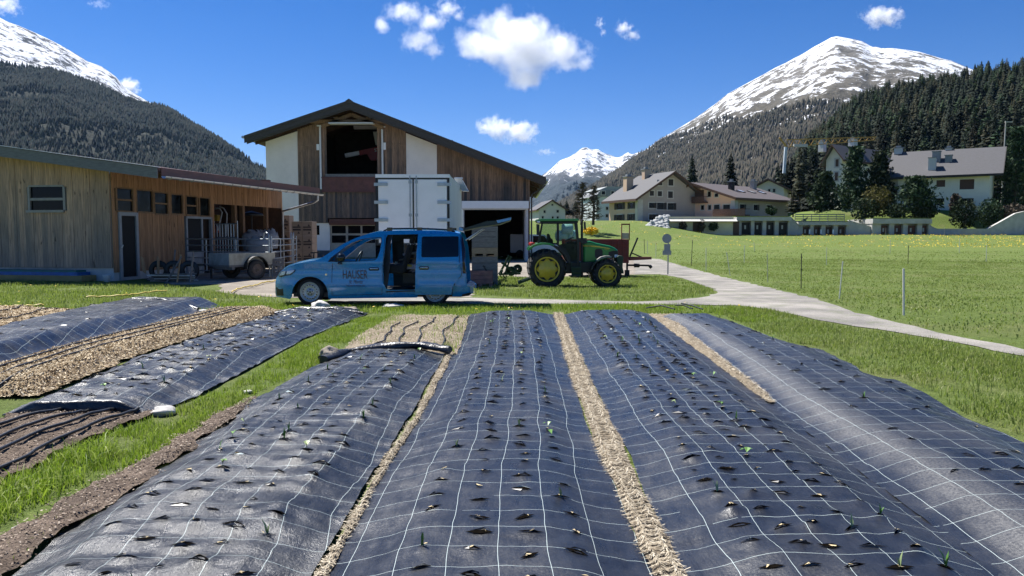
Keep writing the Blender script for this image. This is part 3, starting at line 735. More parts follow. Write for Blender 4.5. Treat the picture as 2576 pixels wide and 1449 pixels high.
# ================================================================== mountains: ridges with their own distance, size and slope
def mountain_mat(name, rock, veg, snow_z, snow_w, veg_z, veg_w, sc=1.0, patch=.5, cap=.8):
    t = NT(name); p = t.coord(); x = t.xyz(p)
    n1 = t.noise(p, .004 / sc, 8, .62); n2 = t.noise(t.mapping(p, (1, 1, .7)), .020 / sc, 9, .70); n3 = t.noise(p, .05 / sc, 5, .7)
    zz = t.math('ADD', x[2], t.math('MULTIPLY', t.math('SUBTRACT', n1, .5), snow_w * 2.2))
    s = t.math('MINIMUM', t.math('DIVIDE', t.math('SUBTRACT', zz, snow_z), snow_w), cap)
    s = t.math('ADD', s, t.math('MULTIPLY', t.math('SUBTRACT', n2, .5), 6 * patch))
    s = t.math('ADD', s, t.math('MULTIPLY', t.math('SUBTRACT', n3, .5), 3.2 * patch))
    s = t.ramp(s, [(.35, 0), (.62, 1)])
    v = t.math('DIVIDE', t.math('SUBTRACT', t.math('ADD', x[2], t.math('MULTIPLY', t.math('SUBTRACT', n1, .5), veg_w * 2)), veg_z), veg_w)
    v = t.ramp(v, [(0, 1), (1, 0)])
    rc = t.ramp(n2, [(.3, tuple(a * .5 for a in rock)), (.7, tuple(a * 1.4 for a in rock))])
    vc = t.ramp(n3, [(.3, tuple(a * .55 for a in veg)), (.7, tuple(a * 1.5 for a in veg))])
    c = t.mix(s, t.mix(v, rc, vc), (.86, .88, .92))
    t.bump(t.math('ADD', n2, n3), .9, 14 * sc)
    return t.fin(c, .9, 0, .1)
def mountain(name, sky_pts, Rr, Rb, zb, mat, u0, u1, du=7, nd=60, rough=.05, pw=1.15, seed=0, back=.35, rel=.5):
    """sky_pts: ridge line seen from the field; Rr ridge distance, Rb foot distance (functions of u or numbers), zb foot height"""
    us = np.arange(u0, u1 + du, du); n = len(us)
    sv = np.interp(us, [p[0] for p in sky_pts], [p[1] for p in sky_pts])
    D = [ray(u, v) for u, v in zip(us, sv)]
    hx = np.array([d.x for d in D]); hy = np.array([d.y for d in D]); hz = np.array([d.z for d in D]); hl = np.hypot(hx, hy)
    ax, ay, te = hx / hl, hy / hl, hz / hl
    rr = np.array([Rr(u) if callable(Rr) else Rr for u in us], float); rb = np.array([Rb(u) if callable(Rb) else Rb for u in us], float)
    zr = EYE + rr * te
    T = np.linspace(0, 1, nd + 1); rows = []
    for t in T:
        r = rb + (rr - rb) * t
        z = zb + (zr - zb) * (t ** pw)
        px, py = ax * r, ay * r; k = rr.mean()
        rid = np.abs(fbm(px / k * 9 + seed, py / k * 5, 6, gain=.55) - .5) * 2
        am = math.sin(math.pi * min(1, t)) ** .7
        z = z + am * (rid - .35) * rough * k * rel + am * (fbm(px / k * 40 + seed, py / k * 40, 4, gain=.6) - .5) * rough * k * .35
        # never rise above the ridge line seen from the field
        z = np.minimum(z, EYE + r * (te - .0015 - .03 * (1 - t)))
        rows.append(np.stack([px, py, z], -1))
    for t in (.25, .6, 1.0):
        r = rr * (1 + back * t); rows.append(np.stack([ax * r, ay * r, zr * (1 - .75 * t) - 5 * t], -1))
    Vv = np.stack(rows, 1); m_ = Vv.shape[1]
    q = (np.arange(n - 1)[:, None] * m_ + np.arange(m_ - 1)[None]).ravel()
    F = np.stack([q, q + m_, q + m_ + 1, q + 1], -1)
    o = tag(mesh_np(name, Vv.reshape(-1, 3), F, mat, nv=4, smooth=True), kind='structure')
    return o, Vv, us
SK_L = [(-500, -190), (-200, -60), (0, 41), (19, 51), (44, 60), (82, 76), (127, 97), (159, 114), (190, 132), (222, 152), (254, 163), (273, 176), (292, 190), (305, 206), (321, 222), (349, 238), (381, 257), (413, 276), (444, 296), (476, 318), (520, 350), (600, 410), (700, 480), (820, 560)]
SK_LF = [(-500, 60), (-200, 130), (0, 160), (63, 166), (127, 173), (190, 197), (254, 219), (317, 251), (365, 266), (400, 268), (413, 272), (444, 288), (476, 309), (508, 327), (540, 346), (571, 365), (603, 387), (635, 409), (668, 427), (760, 480), (880, 545), (1000, 585)]
SK_M = [(900, 575), (1100, 545), (1200, 520), (1300, 470), (1363, 438), (1384, 424), (1408, 401), (1433, 392), (1454, 378), (1463, 370), (1474, 367), (1483, 371), (1491, 374), (1504, 372), (1513, 379), (1525, 384), (1539, 388), (1553, 394), (1563, 391), (1571, 385), (1580, 380), (1587, 385), (1592, 385), (1600, 382), (1608, 380), (1640, 375), (1720, 400), (1900, 470)]
SK_R = [(1300, 585), (1420, 500), (1468, 475), (1497, 461), (1521, 445), (1551, 429), (1585, 402), (1613, 380), (1632, 369), (1654, 351), (1690, 330), (1740, 300), (1765, 283), (1800, 258), (1830, 233), (1880, 206), (1917, 186), (1951, 167), (1980, 153), (2023, 130), (2049, 114), (2075, 100), (2091, 91), (2105, 88), (2128, 92), (2155, 97), (2171, 101), (2185, 110), (2195, 115), (2206, 114), (2216, 118), (2247, 118), (2287, 123), (2314, 127), (2340, 135), (2367, 143), (2393, 149), (2419, 160), (2480, 185), (2600, 230), (2800, 320)]
SK_H = [(1930, 534), (1960, 494), (1985, 449), (2007, 407), (2023, 377), (2050, 354), (2089, 327), (2118, 300), (2134, 282), (2180, 264), (2226, 244), (2274, 238), (2308, 228), (2350, 222), (2420, 210), (2475, 197), (2552, 188), (2576, 182), (2800, 132)]
M_ML = mountain_mat("snowy_slope", (.10, .10, .105), (.06, .055, .05), 250, 170, 300, 200, 1.2, .7, .6)
M_MF = mountain_mat("forest_slope", (.050, .052, .055), (.032, .036, .030), 420, 300, 900, 300, 1.0, .45, .5)
M_MM = mountain_mat("far_peak", (.13, .13, .135), (.045, .055, .06), 330, 210, 300, 130, 2.2, .6, .62)
M_MR = mountain_mat("broad_peak", (.20, .185, .16), (.10, .09, .07), 250, 560, 300, 200, 1.1, .85, .78)
M_HILL = pm("forest_floor", (.030, .036, .018), .95, .5, .05, spec=.1)
mountain("snow_mountain", SK_L, 3600, 2000, 260, M_ML, -500, 820, rough=.035, seed=1)
_, VF, UF = mountain("forest_mountain", SK_LF, lambda u: 2300 - .55 * max(u, 0), 850, 5, M_MF, -500, 1000, rough=.03, seed=2, pw=1.05)
_, VM, UM = mountain("far_mountain", SK_M, 6000, 3200, 20, M_MM, 900, 1900, du=5, rough=.045, seed=3, pw=1.1, nd=90, rel=.8)
_, VR, UR = mountain("broad_mountain", SK_R, 2900, 900, 5, M_MR, 1300, 2800, rough=.03, seed=4, pw=1.1, nd=90)
_, VH, UH = mountain("wooded_hill", SK_H, 560, 185, 4.5, M_HILL, 1930, 2800, du=12, nd=30, rough=.01, seed=5, pw=.95, back=.6)

# trees on the far slopes read as one mass
def cones(name, P, h, r, mat, seed=0, sides=6):
    rg = np.random.default_rng(seed); n = len(P); hh = h * rg.uniform(.55, 1.3, n); rr = r * rg.uniform(.7, 1.3, n) * hh / h
    ph = rg.random(n) * 6.28; k = sides
    an = ph[:, None] + np.arange(k)[None] * 2 * np.pi / k
    jr = rr[:, None] * rg.uniform(.6, 1.25, (n, k)); zl = hh[:, None] * rg.uniform(.02, .2, (n, k))
    b = np.stack([P[:, 0:1] + np.cos(an) * jr, P[:, 1:2] + np.sin(an) * jr, P[:, 2:3] + zl], -1)
    jr2 = jr * rg.uniform(.45, .75, (n, k)); an2 = an + .5
    b2 = np.stack([P[:, 0:1] + np.cos(an2) * jr2, P[:, 1:2] + np.sin(an2) * jr2, P[:, 2:3] + hh[:, None] * rg.uniform(.42, .6, (n, k))], -1)
    tp = P + np.stack([0 * hh, 0 * hh, hh], -1)
    V = np.concatenate([b, b2, tp[:, None]], 1).reshape(-1, 3); o = (np.arange(n) * (2 * k + 1))[:, None]
    F = []
    for j in range(k):
        j2 = (j + 1) % k
        F += [o + np.array([[j, j2, k + j]]), o + np.array([[j2, k + j2, k + j]]), o + np.array([[k + j, k + j2, 2 * k]])]
    return tag(mesh_np(name, V, np.concatenate(F), mat), kind='stuff')
def conifer_far_mat(name, cols):
    t = NT(name); gm = t.new('ShaderNodeNewGeometry')
    c = t.ramp(gm.outputs['Random Per Island'], [(i / (len(cols) - 1), c) for i, c in enumerate(cols)])
    return t.fin(c, .95, 0, .05)
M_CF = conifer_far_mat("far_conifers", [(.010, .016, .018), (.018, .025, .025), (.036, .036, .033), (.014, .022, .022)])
M_CR = conifer_far_mat("sunlit_conifers", [(.030, .032, .026), (.055, .052, .040), (.088, .076, .060), (.040, .042, .033)])  # lighter tones: sun on the right slope put into the colour
def sample(Vv, us, n, seed, ulim, tmax):
    rg = np.random.default_rng(seed); nu, m_ = Vv.shape[:2]; nd = m_ - 4
    i = rg.random(n) * (nu - 1.01); w = rg.random(n) ** .8
    u = us[0] + i / (nu - 1) * (us[-1] - us[0])
    tm = np.array([tmax(a) for a in u]) if callable(tmax) else tmax
    ok = (u > ulim[0]) & (u < ulim[1]) & (w < tm); i, w = i[ok], w[ok]
    a = i.astype(int); b = np.minimum((w * nd).astype(int), nd - 1); fa = (i - a)[:, None]; fb = (w * nd - b)[:, None]
    P = (Vv[a, b] * (1 - fa) + Vv[a + 1, b] * fa) * (1 - fb) + (Vv[a, b + 1] * (1 - fa) + Vv[a + 1, b + 1] * fa) * fb
    return P
P = sample(VF, UF, 90000, 1, (-80, 720), 1.0)
keep = NR.random(len(P)) < np.clip((fbm(P[:, 0] * .006, P[:, 2] * .012, 4) - .30) * 5, .10, 1) * np.clip(1.5 - P[:, 2] / 700, .25, 1)
cones("forest", P[keep] - [0, 0, 1], 14, 3.1, M_CF, 1, 5)
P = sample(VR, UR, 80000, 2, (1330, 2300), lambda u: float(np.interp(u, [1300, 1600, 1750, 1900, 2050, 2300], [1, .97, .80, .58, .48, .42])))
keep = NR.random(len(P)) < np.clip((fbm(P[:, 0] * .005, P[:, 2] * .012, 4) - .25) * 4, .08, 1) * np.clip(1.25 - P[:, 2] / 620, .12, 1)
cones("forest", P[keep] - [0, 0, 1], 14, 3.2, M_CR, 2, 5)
P = sample(VM, UM, 9000, 3, (1200, 1700), .42)
cones("forest", P - [0, 0, 1], 26, 9, M_CF, 3, 5)
# ================================================================== buildings of the farmyard
class Frame:
    """a building's own axes: x along its front (rightwards), y away from the viewer, z up"""
    def __init__(s, ox, oy, ang, oz=0.0):
        s.o = Vector((ox, oy, oz)); s.a = R(ang); s.M = Matrix.Translation(s.o) @ Matrix.Rotation(s.a, 4, 'Z'); s.I = s.M.inverted()
    def hit(s, u, v, axis=1, val=0.0):
        e = s.I @ Vector((0, 0, EYE)); d = s.I.to_3x3() @ ray(u, v)
        t = (val - e[axis]) / d[axis]; return e + d * t
    def f(s, u, v, y=0.0): p = s.hit(u, v, 1, y); return (p.x, p.z)
    def rect(s, u0, u1, v0, v1, y=0.0):
        a = s.hit(u0, (v0 + v1) / 2, 1, y); b = s.hit(u1, (v0 + v1) / 2, 1, y); c = s.hit((u0 + u1) / 2, v0, 1, y); d = s.hit((u0 + u1) / 2, v1, 1, y)
        return a.x, b.x, d.z, c.z
    def side(s, u0, u1, v0, v1, x=0.0):
        a = s.hit(u0, (v0 + v1) / 2, 0, x); b = s.hit(u1, (v0 + v1) / 2, 0, x); c = s.hit((u0 + u1) / 2, v0, 0, x); d = s.hit((u0 + u1) / 2, v1, 0, x)
        return a.y, b.y, d.z, c.z
    def thing(s, name, label, cat, group=None): return thing(name, label, cat, s.o, s.a, group)
def wood_mat(name, brown, grey, z0, z1, w=.18, axis=0, var=.45, soft=.5):
    """vertical boards: tone differs from board to board, weathered grey towards the foot"""
    t = NT(name); p = t.coord(); x = t.xyz(p)
    bid = t.math('FLOOR', t.math('DIVIDE', x[axis], w)); rnd = t.wn(bid, '1D')
    zr = t.math('ADD', t.math('DIVIDE', t.math('SUBTRACT', x[2], z0), max(.01, z1 - z0)), t.math('MULTIPLY', t.math('SUBTRACT', rnd, .5), soft))
    zr = t.math('ADD', zr, t.math('MULTIPLY', t.math('SUBTRACT', t.noise(p, .9, 5, .6), .5), soft * 2))
    gr = t.noise(t.mapping(p, (22, 22, 1.1)), 1.6, 5, .6); kn = t.noise(t.mapping(p, (5, 5, 1.6)), 1.5, 3, .5)
    c = t.mix(t.ramp(zr, [(0, 0), (1, 1)]), grey, brown)
    c = t.mix(t.math('MULTIPLY', rnd, var), c, tuple(a * 1.7 for a in brown))
    c = t.mix(t.ramp(gr, [(.35, .6), (.6, 0)]), c, tuple(a * .4 for a in grey))
    c = t.mix(t.ramp(kn, [(.66, 0), (.74, .7)]), c, (.035, .022, .014))
    t.bump(gr, .5, .01)
    return t.fin(c, .85, 0, .2)
def planks(mb, x0, x1, zb, zt, y, w=.18, thick=.025, jit=.014, holes=(), axis=0, seed=0, gapw=.008):
    rs = random.Random(seed); x = x0
    fb = zb if callable(zb) else (lambda q: zb); ft = zt if callable(zt) else (lambda q: zt)
    while x < x1 - .01:
        e = min(x + w, x1); c = (x + e) / 2; segs = [(fb(c), ft(c))]
        for hx0, hx1, hz0, hz1 in holes:
            if hx0 - .001 < c < hx1 + .001:
                segs = [q for a, b in segs for q in ((a, min(b, hz0)), (max(a, hz1), b)) if q[1] - q[0] > .02]
        d = rs.uniform(0, jit)
        for a, b in segs:
            if axis == 0: mb.box(x + gapw / 2, e - gapw / 2, y - thick - d, y, a, b)
            else: mb.box(y, y + thick + d, x + gapw / 2, e - gapw / 2, a, b)
        x = e
M_PLASTER = pm("white_plaster", (.84, .77, .72), .9, .05, 1.2, bump=.15, dirt=(.70, .64, .59))
M_PLASTER_G = pm("grey_plaster", (.47, .455, .43), .9, .06, 1.2, bump=.15)
M_DARKIN = pm("interior_shade", (.022, .019, .017), .95, .4, 2, spec=.05)  # near-black walls: the shade inside the barn is put into the colour
M_OLDW = wood_mat("old_barn_boards", (.27, .172, .115), (.075, .075, .08), 5.5, 8.0, .17, 0, .6, .7)
M_OLDW2 = wood_mat("old_barn_boards_right", (.25, .160, .108), (.065, .065, .07), 4.6, 5.9, .2, 0, .6, .6)
M_BEAM = pm("old_beam", (.27, .17, .10), .85, .35, 8, stretch=(3, 3, 1), bump=.3)
M_FASC = pm("weathered_fascia", (.060, .056, .055), .8, .35, 5, stretch=(1, 4, 4), bump=.3)
M_ROOFT = pm("fibre_roof", (.07, .065, .062), .85, .3, 3)
M_RAIL = pm("white_rail", (.7, .7, .7), .4, .08, 6)
M_AWN = pm("red_brown_tarp", (.13, .05, .042), .6, .3, 3, bump=.25)
M_WHITEP = pm("white_sheet_metal", (.86, .86, .86), .45, .05, 2)
M_GLASSD = pm("dark_glass", (.005, .006, .008), .1, .2, 2, spec=.15)
M_CONC = pm("concrete", (.50, .49, .47), .9, .18, 2.5, bump=.25, dirt=(.2, .19, .17))
M_ZINC = pm("zinc", (.42, .43, .44), .38, .15, 4, metal=.75)
M_BEIGE = pm("beige_frame", (.42, .36, .28), .7, .15, 5)
M_MAROON = pm("maroon_paint", (.12, .045, .032), .7, .25, 5)

FB = Frame(0, 55, 0)
barn = FB.thing("barn", "tall wooden and white plastered barn with a wide gabled roof and dark open hayloft", "barn")
GZ = -.35
yov = -1.3                                   # roof overhang in front of the gable
rl, rt, rr_ = FB.f(614, 341, yov), FB.f(878, 252, yov), FB.f(1374, 446, yov)
slL = (rt[1] - rl[1]) / (rt[0] - rl[0]); slR = (rt[1] - rr_[1]) / (rr_[0] - rt[0])
def roofz(x): return rt[1] - (slL * (rt[0] - x) if x < rt[0] else slR * (x - rt[0]))
def under(x): return roofz(x) - .62
xs_ = [FB.f(u, 400)[0] for u in (669, 749, 1022, 1099, 1333)]
op = FB.rect(821, 949, 315, 439); gar = FB.rect(1168, 1323, 528, 664); gar = (gar[0], gar[1], GZ, gar[3])
zwood = FB.f(800, 561)[1]; door = FB.rect(830, 944, 566, 700); door = (door[0], door[1], GZ, door[3])
DEEP = 24
# plaster
m = MB(); D0, D1 = 0.0, .35
m.prism([(xs_[0], GZ), (xs_[1], GZ), (xs_[1], under(xs_[1])), (xs_[0], under(xs_[0]))], D0, D1)
m.prism([(xs_[2], GZ), (xs_[3], GZ), (xs_[3], under(xs_[3])), (xs_[2], under(xs_[2]))], D0, D1)
wn_ = FB.rect(786, 803, 567, 591)
vs_, fs_ = cdt([(xs_[1], GZ), (door[0], GZ), (door[0], zwood), (xs_[1], zwood)], [[(wn_[0], wn_[2]), (wn_[1], wn_[2]), (wn_[1], wn_[3]), (wn_[0], wn_[3])]])
m.add([(x, .06, z) for x, z in vs_], fs_)
m.box(xs_[0], xs_[0] + .35, .36, DEEP, GZ, under(xs_[0]) - .1)
m.box(xs_[4] - .35, xs_[4], .36, DEEP, GZ, under(xs_[4]) - .3)
m.build("plaster_wall", M_PLASTER, barn)
m = MB(); m.box(wn_[0] - .02, wn_[1] + .02, .2, .25, wn_[2] - .02, wn_[3] + .02); m.build("window", M_GLASSD, barn)
zp = FB.f(760, 630)[1]
m = MB(); m.box(xs_[1], door[0] - .02, .02, .055, GZ, zp); m.build("plinth", pm("dark_plinth", (.075, .08, .09), .9, .2, 3), barn)
# boarded gable
m = MB()
planks(m, xs_[1] + .02, xs_[2] - .01, lambda x: zwood, lambda x: under(x) + .1, .02, .17, holes=[(op[0], op[1], op[2], op[3] + .5), (FB.f(843, 300)[0], FB.f(930, 300)[0], op[3], 14), (door[0] - .05, door[1] + 9, GZ, door[3] + .5)], seed=2)
seam = FB.f(800, 365)[1]
m.box(xs_[1] + .02, op[0] - .03, -.035, -.03, seam - .04, seam + .02); m.box(op[1] + .03, xs_[2] - .02, -.035, -.03, seam - .06, seam)
m.build("plank_wall", M_OLDW, barn)
m = MB()
planks(m, xs_[3] + .02, xs_[4], lambda x: gar[3] + .62, lambda x: under(x) + .1, .02, .2, seed=5)
m.build("plank_wall", M_OLDW2, barn)
m = MB(); m.box(gar[1] + .17, xs_[4], -.02, .3, GZ, gar[3] + .6); m.build("door_post", M_MAROON, barn)
# hollow inside
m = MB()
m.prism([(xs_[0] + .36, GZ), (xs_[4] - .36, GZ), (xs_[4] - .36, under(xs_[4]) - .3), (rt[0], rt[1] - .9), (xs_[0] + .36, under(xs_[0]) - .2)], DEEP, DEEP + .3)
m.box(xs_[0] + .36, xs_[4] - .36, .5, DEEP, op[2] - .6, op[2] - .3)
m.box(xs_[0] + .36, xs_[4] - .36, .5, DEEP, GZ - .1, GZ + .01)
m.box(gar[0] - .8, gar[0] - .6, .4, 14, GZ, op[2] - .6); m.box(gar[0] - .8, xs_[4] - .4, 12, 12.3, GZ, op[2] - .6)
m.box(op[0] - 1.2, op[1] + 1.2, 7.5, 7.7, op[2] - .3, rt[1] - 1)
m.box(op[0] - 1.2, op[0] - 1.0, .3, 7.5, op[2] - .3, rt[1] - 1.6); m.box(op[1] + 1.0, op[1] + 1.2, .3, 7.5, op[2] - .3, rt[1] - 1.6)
m.prism([(xs_[3] + .05, gar[3] + .62), (xs_[4] - .05, gar[3] + .62), (xs_[4] - .05, under(xs_[4]) + .05), (xs_[3] + .05, under(xs_[3]) + .05)], .06, .1)  # added backing, stops sunlight leaking through the right plank gaps
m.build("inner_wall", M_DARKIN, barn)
# roof slabs with fascia
for sgn, xe, nm in ((-1, rl[0], 'L'), (1, rr_[0], 'R')):
    m = MB(); m.prism([(rt[0], rt[1]), (xe, roofz(xe)), (xe, roofz(xe) - .16), (rt[0], rt[1] - .16)], yov - .05, DEEP + .6); m.build("roof", M_ROOFT, barn)
    m = MB(); m.prism([(rt[0], rt[1] - .165), (xe, roofz(xe) - .165), (xe, roofz(xe) - .5), (rt[0], rt[1] - .5)], yov, yov + .09)
    x2 = xe - sgn * .15
    m.prism([(rt[0], rt[1] - .505), (x2, roofz(x2) - .505), (x2, roofz(x2) - .62), (rt[0], rt[1] - .62)], yov + .06, yov + .14)
    m.build("fascia", M_FASC, barn)
    m = MB(); m.prism([(rt[0], rt[1] - .17), (xe, roofz(xe) - .17), (xe, roofz(xe) - .24), (rt[0], rt[1] - .24)], yov + .1, DEEP)
    for k in range(6):
        y = .2 + k * 4
        m.prism([(rt[0], rt[1] - .25), (xe - sgn * .3, roofz(xe) - .2), (xe - sgn * .3, roofz(xe) - .45), (rt[0], rt[1] - .55)], y - .1, y + .08)
    m.build("soffit", pm("soffit_boards", (.07, .038, .025), .9, .4, 5), barn)
m = MB(); m.prism([(rt[0] - .25, rt[1] - .06), (rt[0], rt[1] + .1), (rt[0] + .25, rt[1] - .06)], yov - .08, DEEP + .6)
xk = FB.f(1112, 340, yov)[0]; m.box(xk - .3, xk + .5, 2, 2.8, roofz(xk) - .15, roofz(xk) + .16); m.build("ridge_cap", M_FASC, barn)
# timber frame over the hayloft
m = MB(); b = FB.rect(783, 983, 302, 311)
m.box(b[0], b[1], -.22, -.04, b[2], b[3])
for u in (843, 847.5, 924, 930): p = FB.f(u, 290)[0]; m.box(p - .06, p + .06, -.16, -.04, b[3], under(p) + .05)
kx = FB.f(885, 274)[0]
for xa in (FB.f(810, 300)[0], FB.f(965, 300)[0]):
    m.beam((kx, -.12, under(kx) - .15), (xa, -.12, under(xa) - .28), .2, .25)
m.build("roof_timber", M_BEAM, barn)
for u0, v0, v1 in ((806, 318, 476), (962, 321, 442)):
    m = MB(); x0, z1 = FB.f(u0, v0); _, z0 = FB.f(u0, v1); m.box(x0 - .06, x0 + .06, -.16, -.06, z0, z1); m.box(x0 - .22, x0 + .22, -.17, -.05, z1 - .01, z1 + .07)
    m.build("door_rail", M_RAIL, barn)
for u0, u1, v0, v1 in ((797, 803.5, 363, 378), (965, 971, 359, 377)):
    q = FB.rect(u0, u1, v0, v1); m = MB(); m.box(q[0], q[1], -.1, -.045, q[2], q[3]); m.build("plate", M_WHITEP, barn)
q = FB.rect(810, 944.5, 447, 482); m = MB()
n = 30; vv = []
for i in range(n + 1):
    x = q[0] + (q[1] - q[0]) * i / n
    for k, z in enumerate((q[2], q[2] * .6 + q[3] * .4, q[3])): vv.append((x, -.13 - .03 * math.sin(i * 1.3 + k * 1.4) - .02 * math.sin(i * .55), z))
m.add(vv, [(i * 3 + k, i * 3 + 3 + k, i * 3 + 4 + k, i * 3 + 1 + k) for i in range(n) for k in (0, 1)], True)
m.beam((q[0], -.14, q[3]), (q[1], -.14, q[3]), .1, .1); m.beam((q[0], -.14, q[2]), (q[1], -.14, q[2]), .1, .1)
m.build("rolled_tarp", M_AWN, barn)
m = MB(); q = FB.rect(820, 950, 438, 446); m.box(q[0], q[1], -.14, .3, q[2], q[3]); m.build("sill", pm("grey_sill", (.17, .17, .17), .8, .3, 5), barn)
m = MB(); a, b2 = FB.f(826, 305, -.9), FB.f(938, 309, -.9); m.box(a[0], b2[0], -.95, -.2, b2[1] - .05, b2[1] + .03); m.build("canopy", M_RAIL, barn)
# ground-floor sectional door and lintel
m = MB(); q = FB.rect(829, 945, 551, 566); m.box(q[0], q[1], -.16, .3, q[2], q[3]); m.box(q[0], q[1], -.22, -.165, q[2] + .1, q[2] + .22); m.build("lintel", M_MAROON, barn)
dr = MB(); dr.box(door[0], door[1], .12, .18, GZ, door[3]); o = dr.build("garage_door", M_BEIGE, barn)
for v0, v1 in ((568, 587), (592, 611)):
    for u0, u1 in ((834, 869), (875, 906), (911, 943)):
        q = FB.rect(u0, u1, v0, v1); w_ = MB(); w_.box(q[0], q[1], .1, .118, q[2], q[3]); w_.build("pane", M_GLASSD, o)
# big garage: white roller box and frame
m = MB(); q = FB.rect(1162, 1330, 506, 524.5); m.box(q[0], q[1], -.28, .05, q[2], q[3]); m.build("roller_box", M_WHITEP, barn)
m = MB(); m.box(gar[0] - .16, gar[0], -.1, .1, GZ, gar[3] + .1); m.box(gar[1], gar[1] + .16, -.1, .1, GZ, gar[3] + .1); m.box(gar[0], gar[1], -.08, .1, gar[3], gar[3] + .1); m.build("door_frame", pm("pale_frame", (.6, .58, .54), .6, .1, 4), barn)
m = MB(); e = FB.f(1368, 462, -.6); pts = [(e[0] + .1, -.6, roofz(rr_[0]) - .5), (e[0] - .1, -.5, e[1] - .3), (xs_[4] + .12, -.15, FB.f(1335, 490)[1]), (xs_[4] + .12, -.15, GZ)]
m.tube(pts, .06, 8); m.build("downpipe", M_FASC, barn)
for xg_, zg_ in ((rr_[0] + .1, roofz(rr_[0]) - .18), (rl[0] - .1, roofz(rl[0]) - .1)):
    m = MB(); m.tube([(xg_, yov, zg_), (xg_, DEEP, zg_)], .1, 8); m.build("gutter", M_ZINC, barn)
# red loader arm hanging in the hayloft
lo = thing("loader_arm", "red loader arm with white lettering hanging in the dark hayloft", "loader", (FB.f(905, 378)[0], 60.5, FB.f(905, 378, 5.5)[1]))
M_REDP = pm("red_paint", (.30, .02, .02), .5, .25, 6)
m = MB(); m.beam((-1.2, 0, -.25), (1.6, 0, .35), .25, .36); m.prism([(-.6, -.15), (.6, .05), (.2, -.8), (-.2, -.8)], -.1, .1); m.build("arm", M_REDP, lo)
m = MB(); m.beam((-2.2, -.02, -.42), (-1.1, -.02, -.22), .3, .3); m.build("end_box", M_WHITEP, lo)
m = MB(); m.prism([(.0, 1.4), (1.1, 1.4), (.8, .4), (.2, .4)], -.2, .2); m.beam((-1.5, 0, 1.75), (1.9, 0, 1.75), .3, .25); m.build("bracket", M_RAIL, lo)
def text(name, body, size, mat, loc, rot, parent, ext=.002, squash=1.0, shear=0):
    cu = bpy.data.curves.new(name, 'FONT'); cu.body = body; cu.size = size; cu.extrude = ext; cu.align_x = 'CENTER'; cu.shear = shear
    ob = bpy.data.objects.new(name, cu); COL.objects.link(ob)
    dg = bpy.context.evaluated_depsgraph_get(); me = bpy.data.meshes.new_from_object(ob.evaluated_get(dg)); bpy.data.objects.remove(ob)
    me.name = name; me.materials.clear(); me.materials.append(mat)
    o = link(name, me, parent); o.location = loc; o.rotation_euler = rot; o.scale = (squash, 1, 1); return o
text("lettering", "STEINDL", .34, M_RAIL, (.75, -.15, -.0), (R(90), R(-12), 0), lo)

# ------------------------------------------------------------------ long wooden shed at the left
FA = Frame(-14.0, 27.0, -11.5)
shed = FA.thing("wooden_shed", "long low wooden shed with grey front boards, brown side and red roof edge", "shed")
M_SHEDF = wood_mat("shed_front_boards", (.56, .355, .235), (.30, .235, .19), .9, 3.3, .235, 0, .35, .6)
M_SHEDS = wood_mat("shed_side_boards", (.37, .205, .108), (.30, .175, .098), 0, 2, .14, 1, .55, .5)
oy = -.85                                   # front overhang
e0 = FA.hit(398, 421, 1, oy); fL = FA.hit(0, 367, 1, oy); XE = e0.x
slp = (fL.z - e0.z) / (XE - fL.x)
def shz(x): return e0.z + slp * (XE - x)
fb = e0.z - FA.hit(398, 449, 1, oy).z
SL = 12.1                                   # depth of the shed
YE = FA.hit(803, 503, 0, XE).y              # far end of its roof
win = FA.rect(75, 163, 470, 530)
zpl = FA.f(140, 673)[1]
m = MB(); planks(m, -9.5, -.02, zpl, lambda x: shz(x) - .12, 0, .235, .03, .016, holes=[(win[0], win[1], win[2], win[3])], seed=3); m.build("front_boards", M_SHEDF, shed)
m = MB(); m.box(-9.5, 0, .03, .2, 0 - .2, zpl - .005); m.box(-9.5, 0, .035, .2, zpl, win[2] - .08)
m.box(-9.5, win[0] - .05, .035, .2, win[2] - .08, 3.9); m.box(win[1] + .05, -.03, .035, .2, win[2] - .08, 3.75); m.box(win[0] - .05, win[1] + .05, .035, .2, win[3] + .08, 4.0); m.build("plinth", M_CONC, shed)
w_ = MB(); w_.box(win[0] - .05, win[0] + .04, -.05, .1, win[2], win[3]); w_.box(win[1] - .04, win[1] + .05, -.05, .1, win[2], win[3]); w_.box(win[0], win[1], -.05, .1, win[3], win[3] + .06)
zm = (win[2] + win[3]) / 2 - .02
w_.box(win[0] + .04, win[1] - .04, -.04, .06, zm - .04, zm + .05); w_.box(win[0] - .08, win[1] + .02, -.12, .06, win[2] - .07, win[2] + .02)
wo_ = w_.build("window", pm("window_frame", (.30, .27, .24), .5, .2, 6), shed)
m = MB(); m.box(win[0] + .04, win[1] - .04, .02, .04, win[2] + .02, win[3]); m.build("pane", M_GLASSD, wo_)
m = MB(); q = FA.rect(132, 153, 496, 528); m.box(q[0], q[0] + .5, .3, .34, q[2] - .05, q[3] - .3); m.build("curtain", M_WHITEP, wo_)
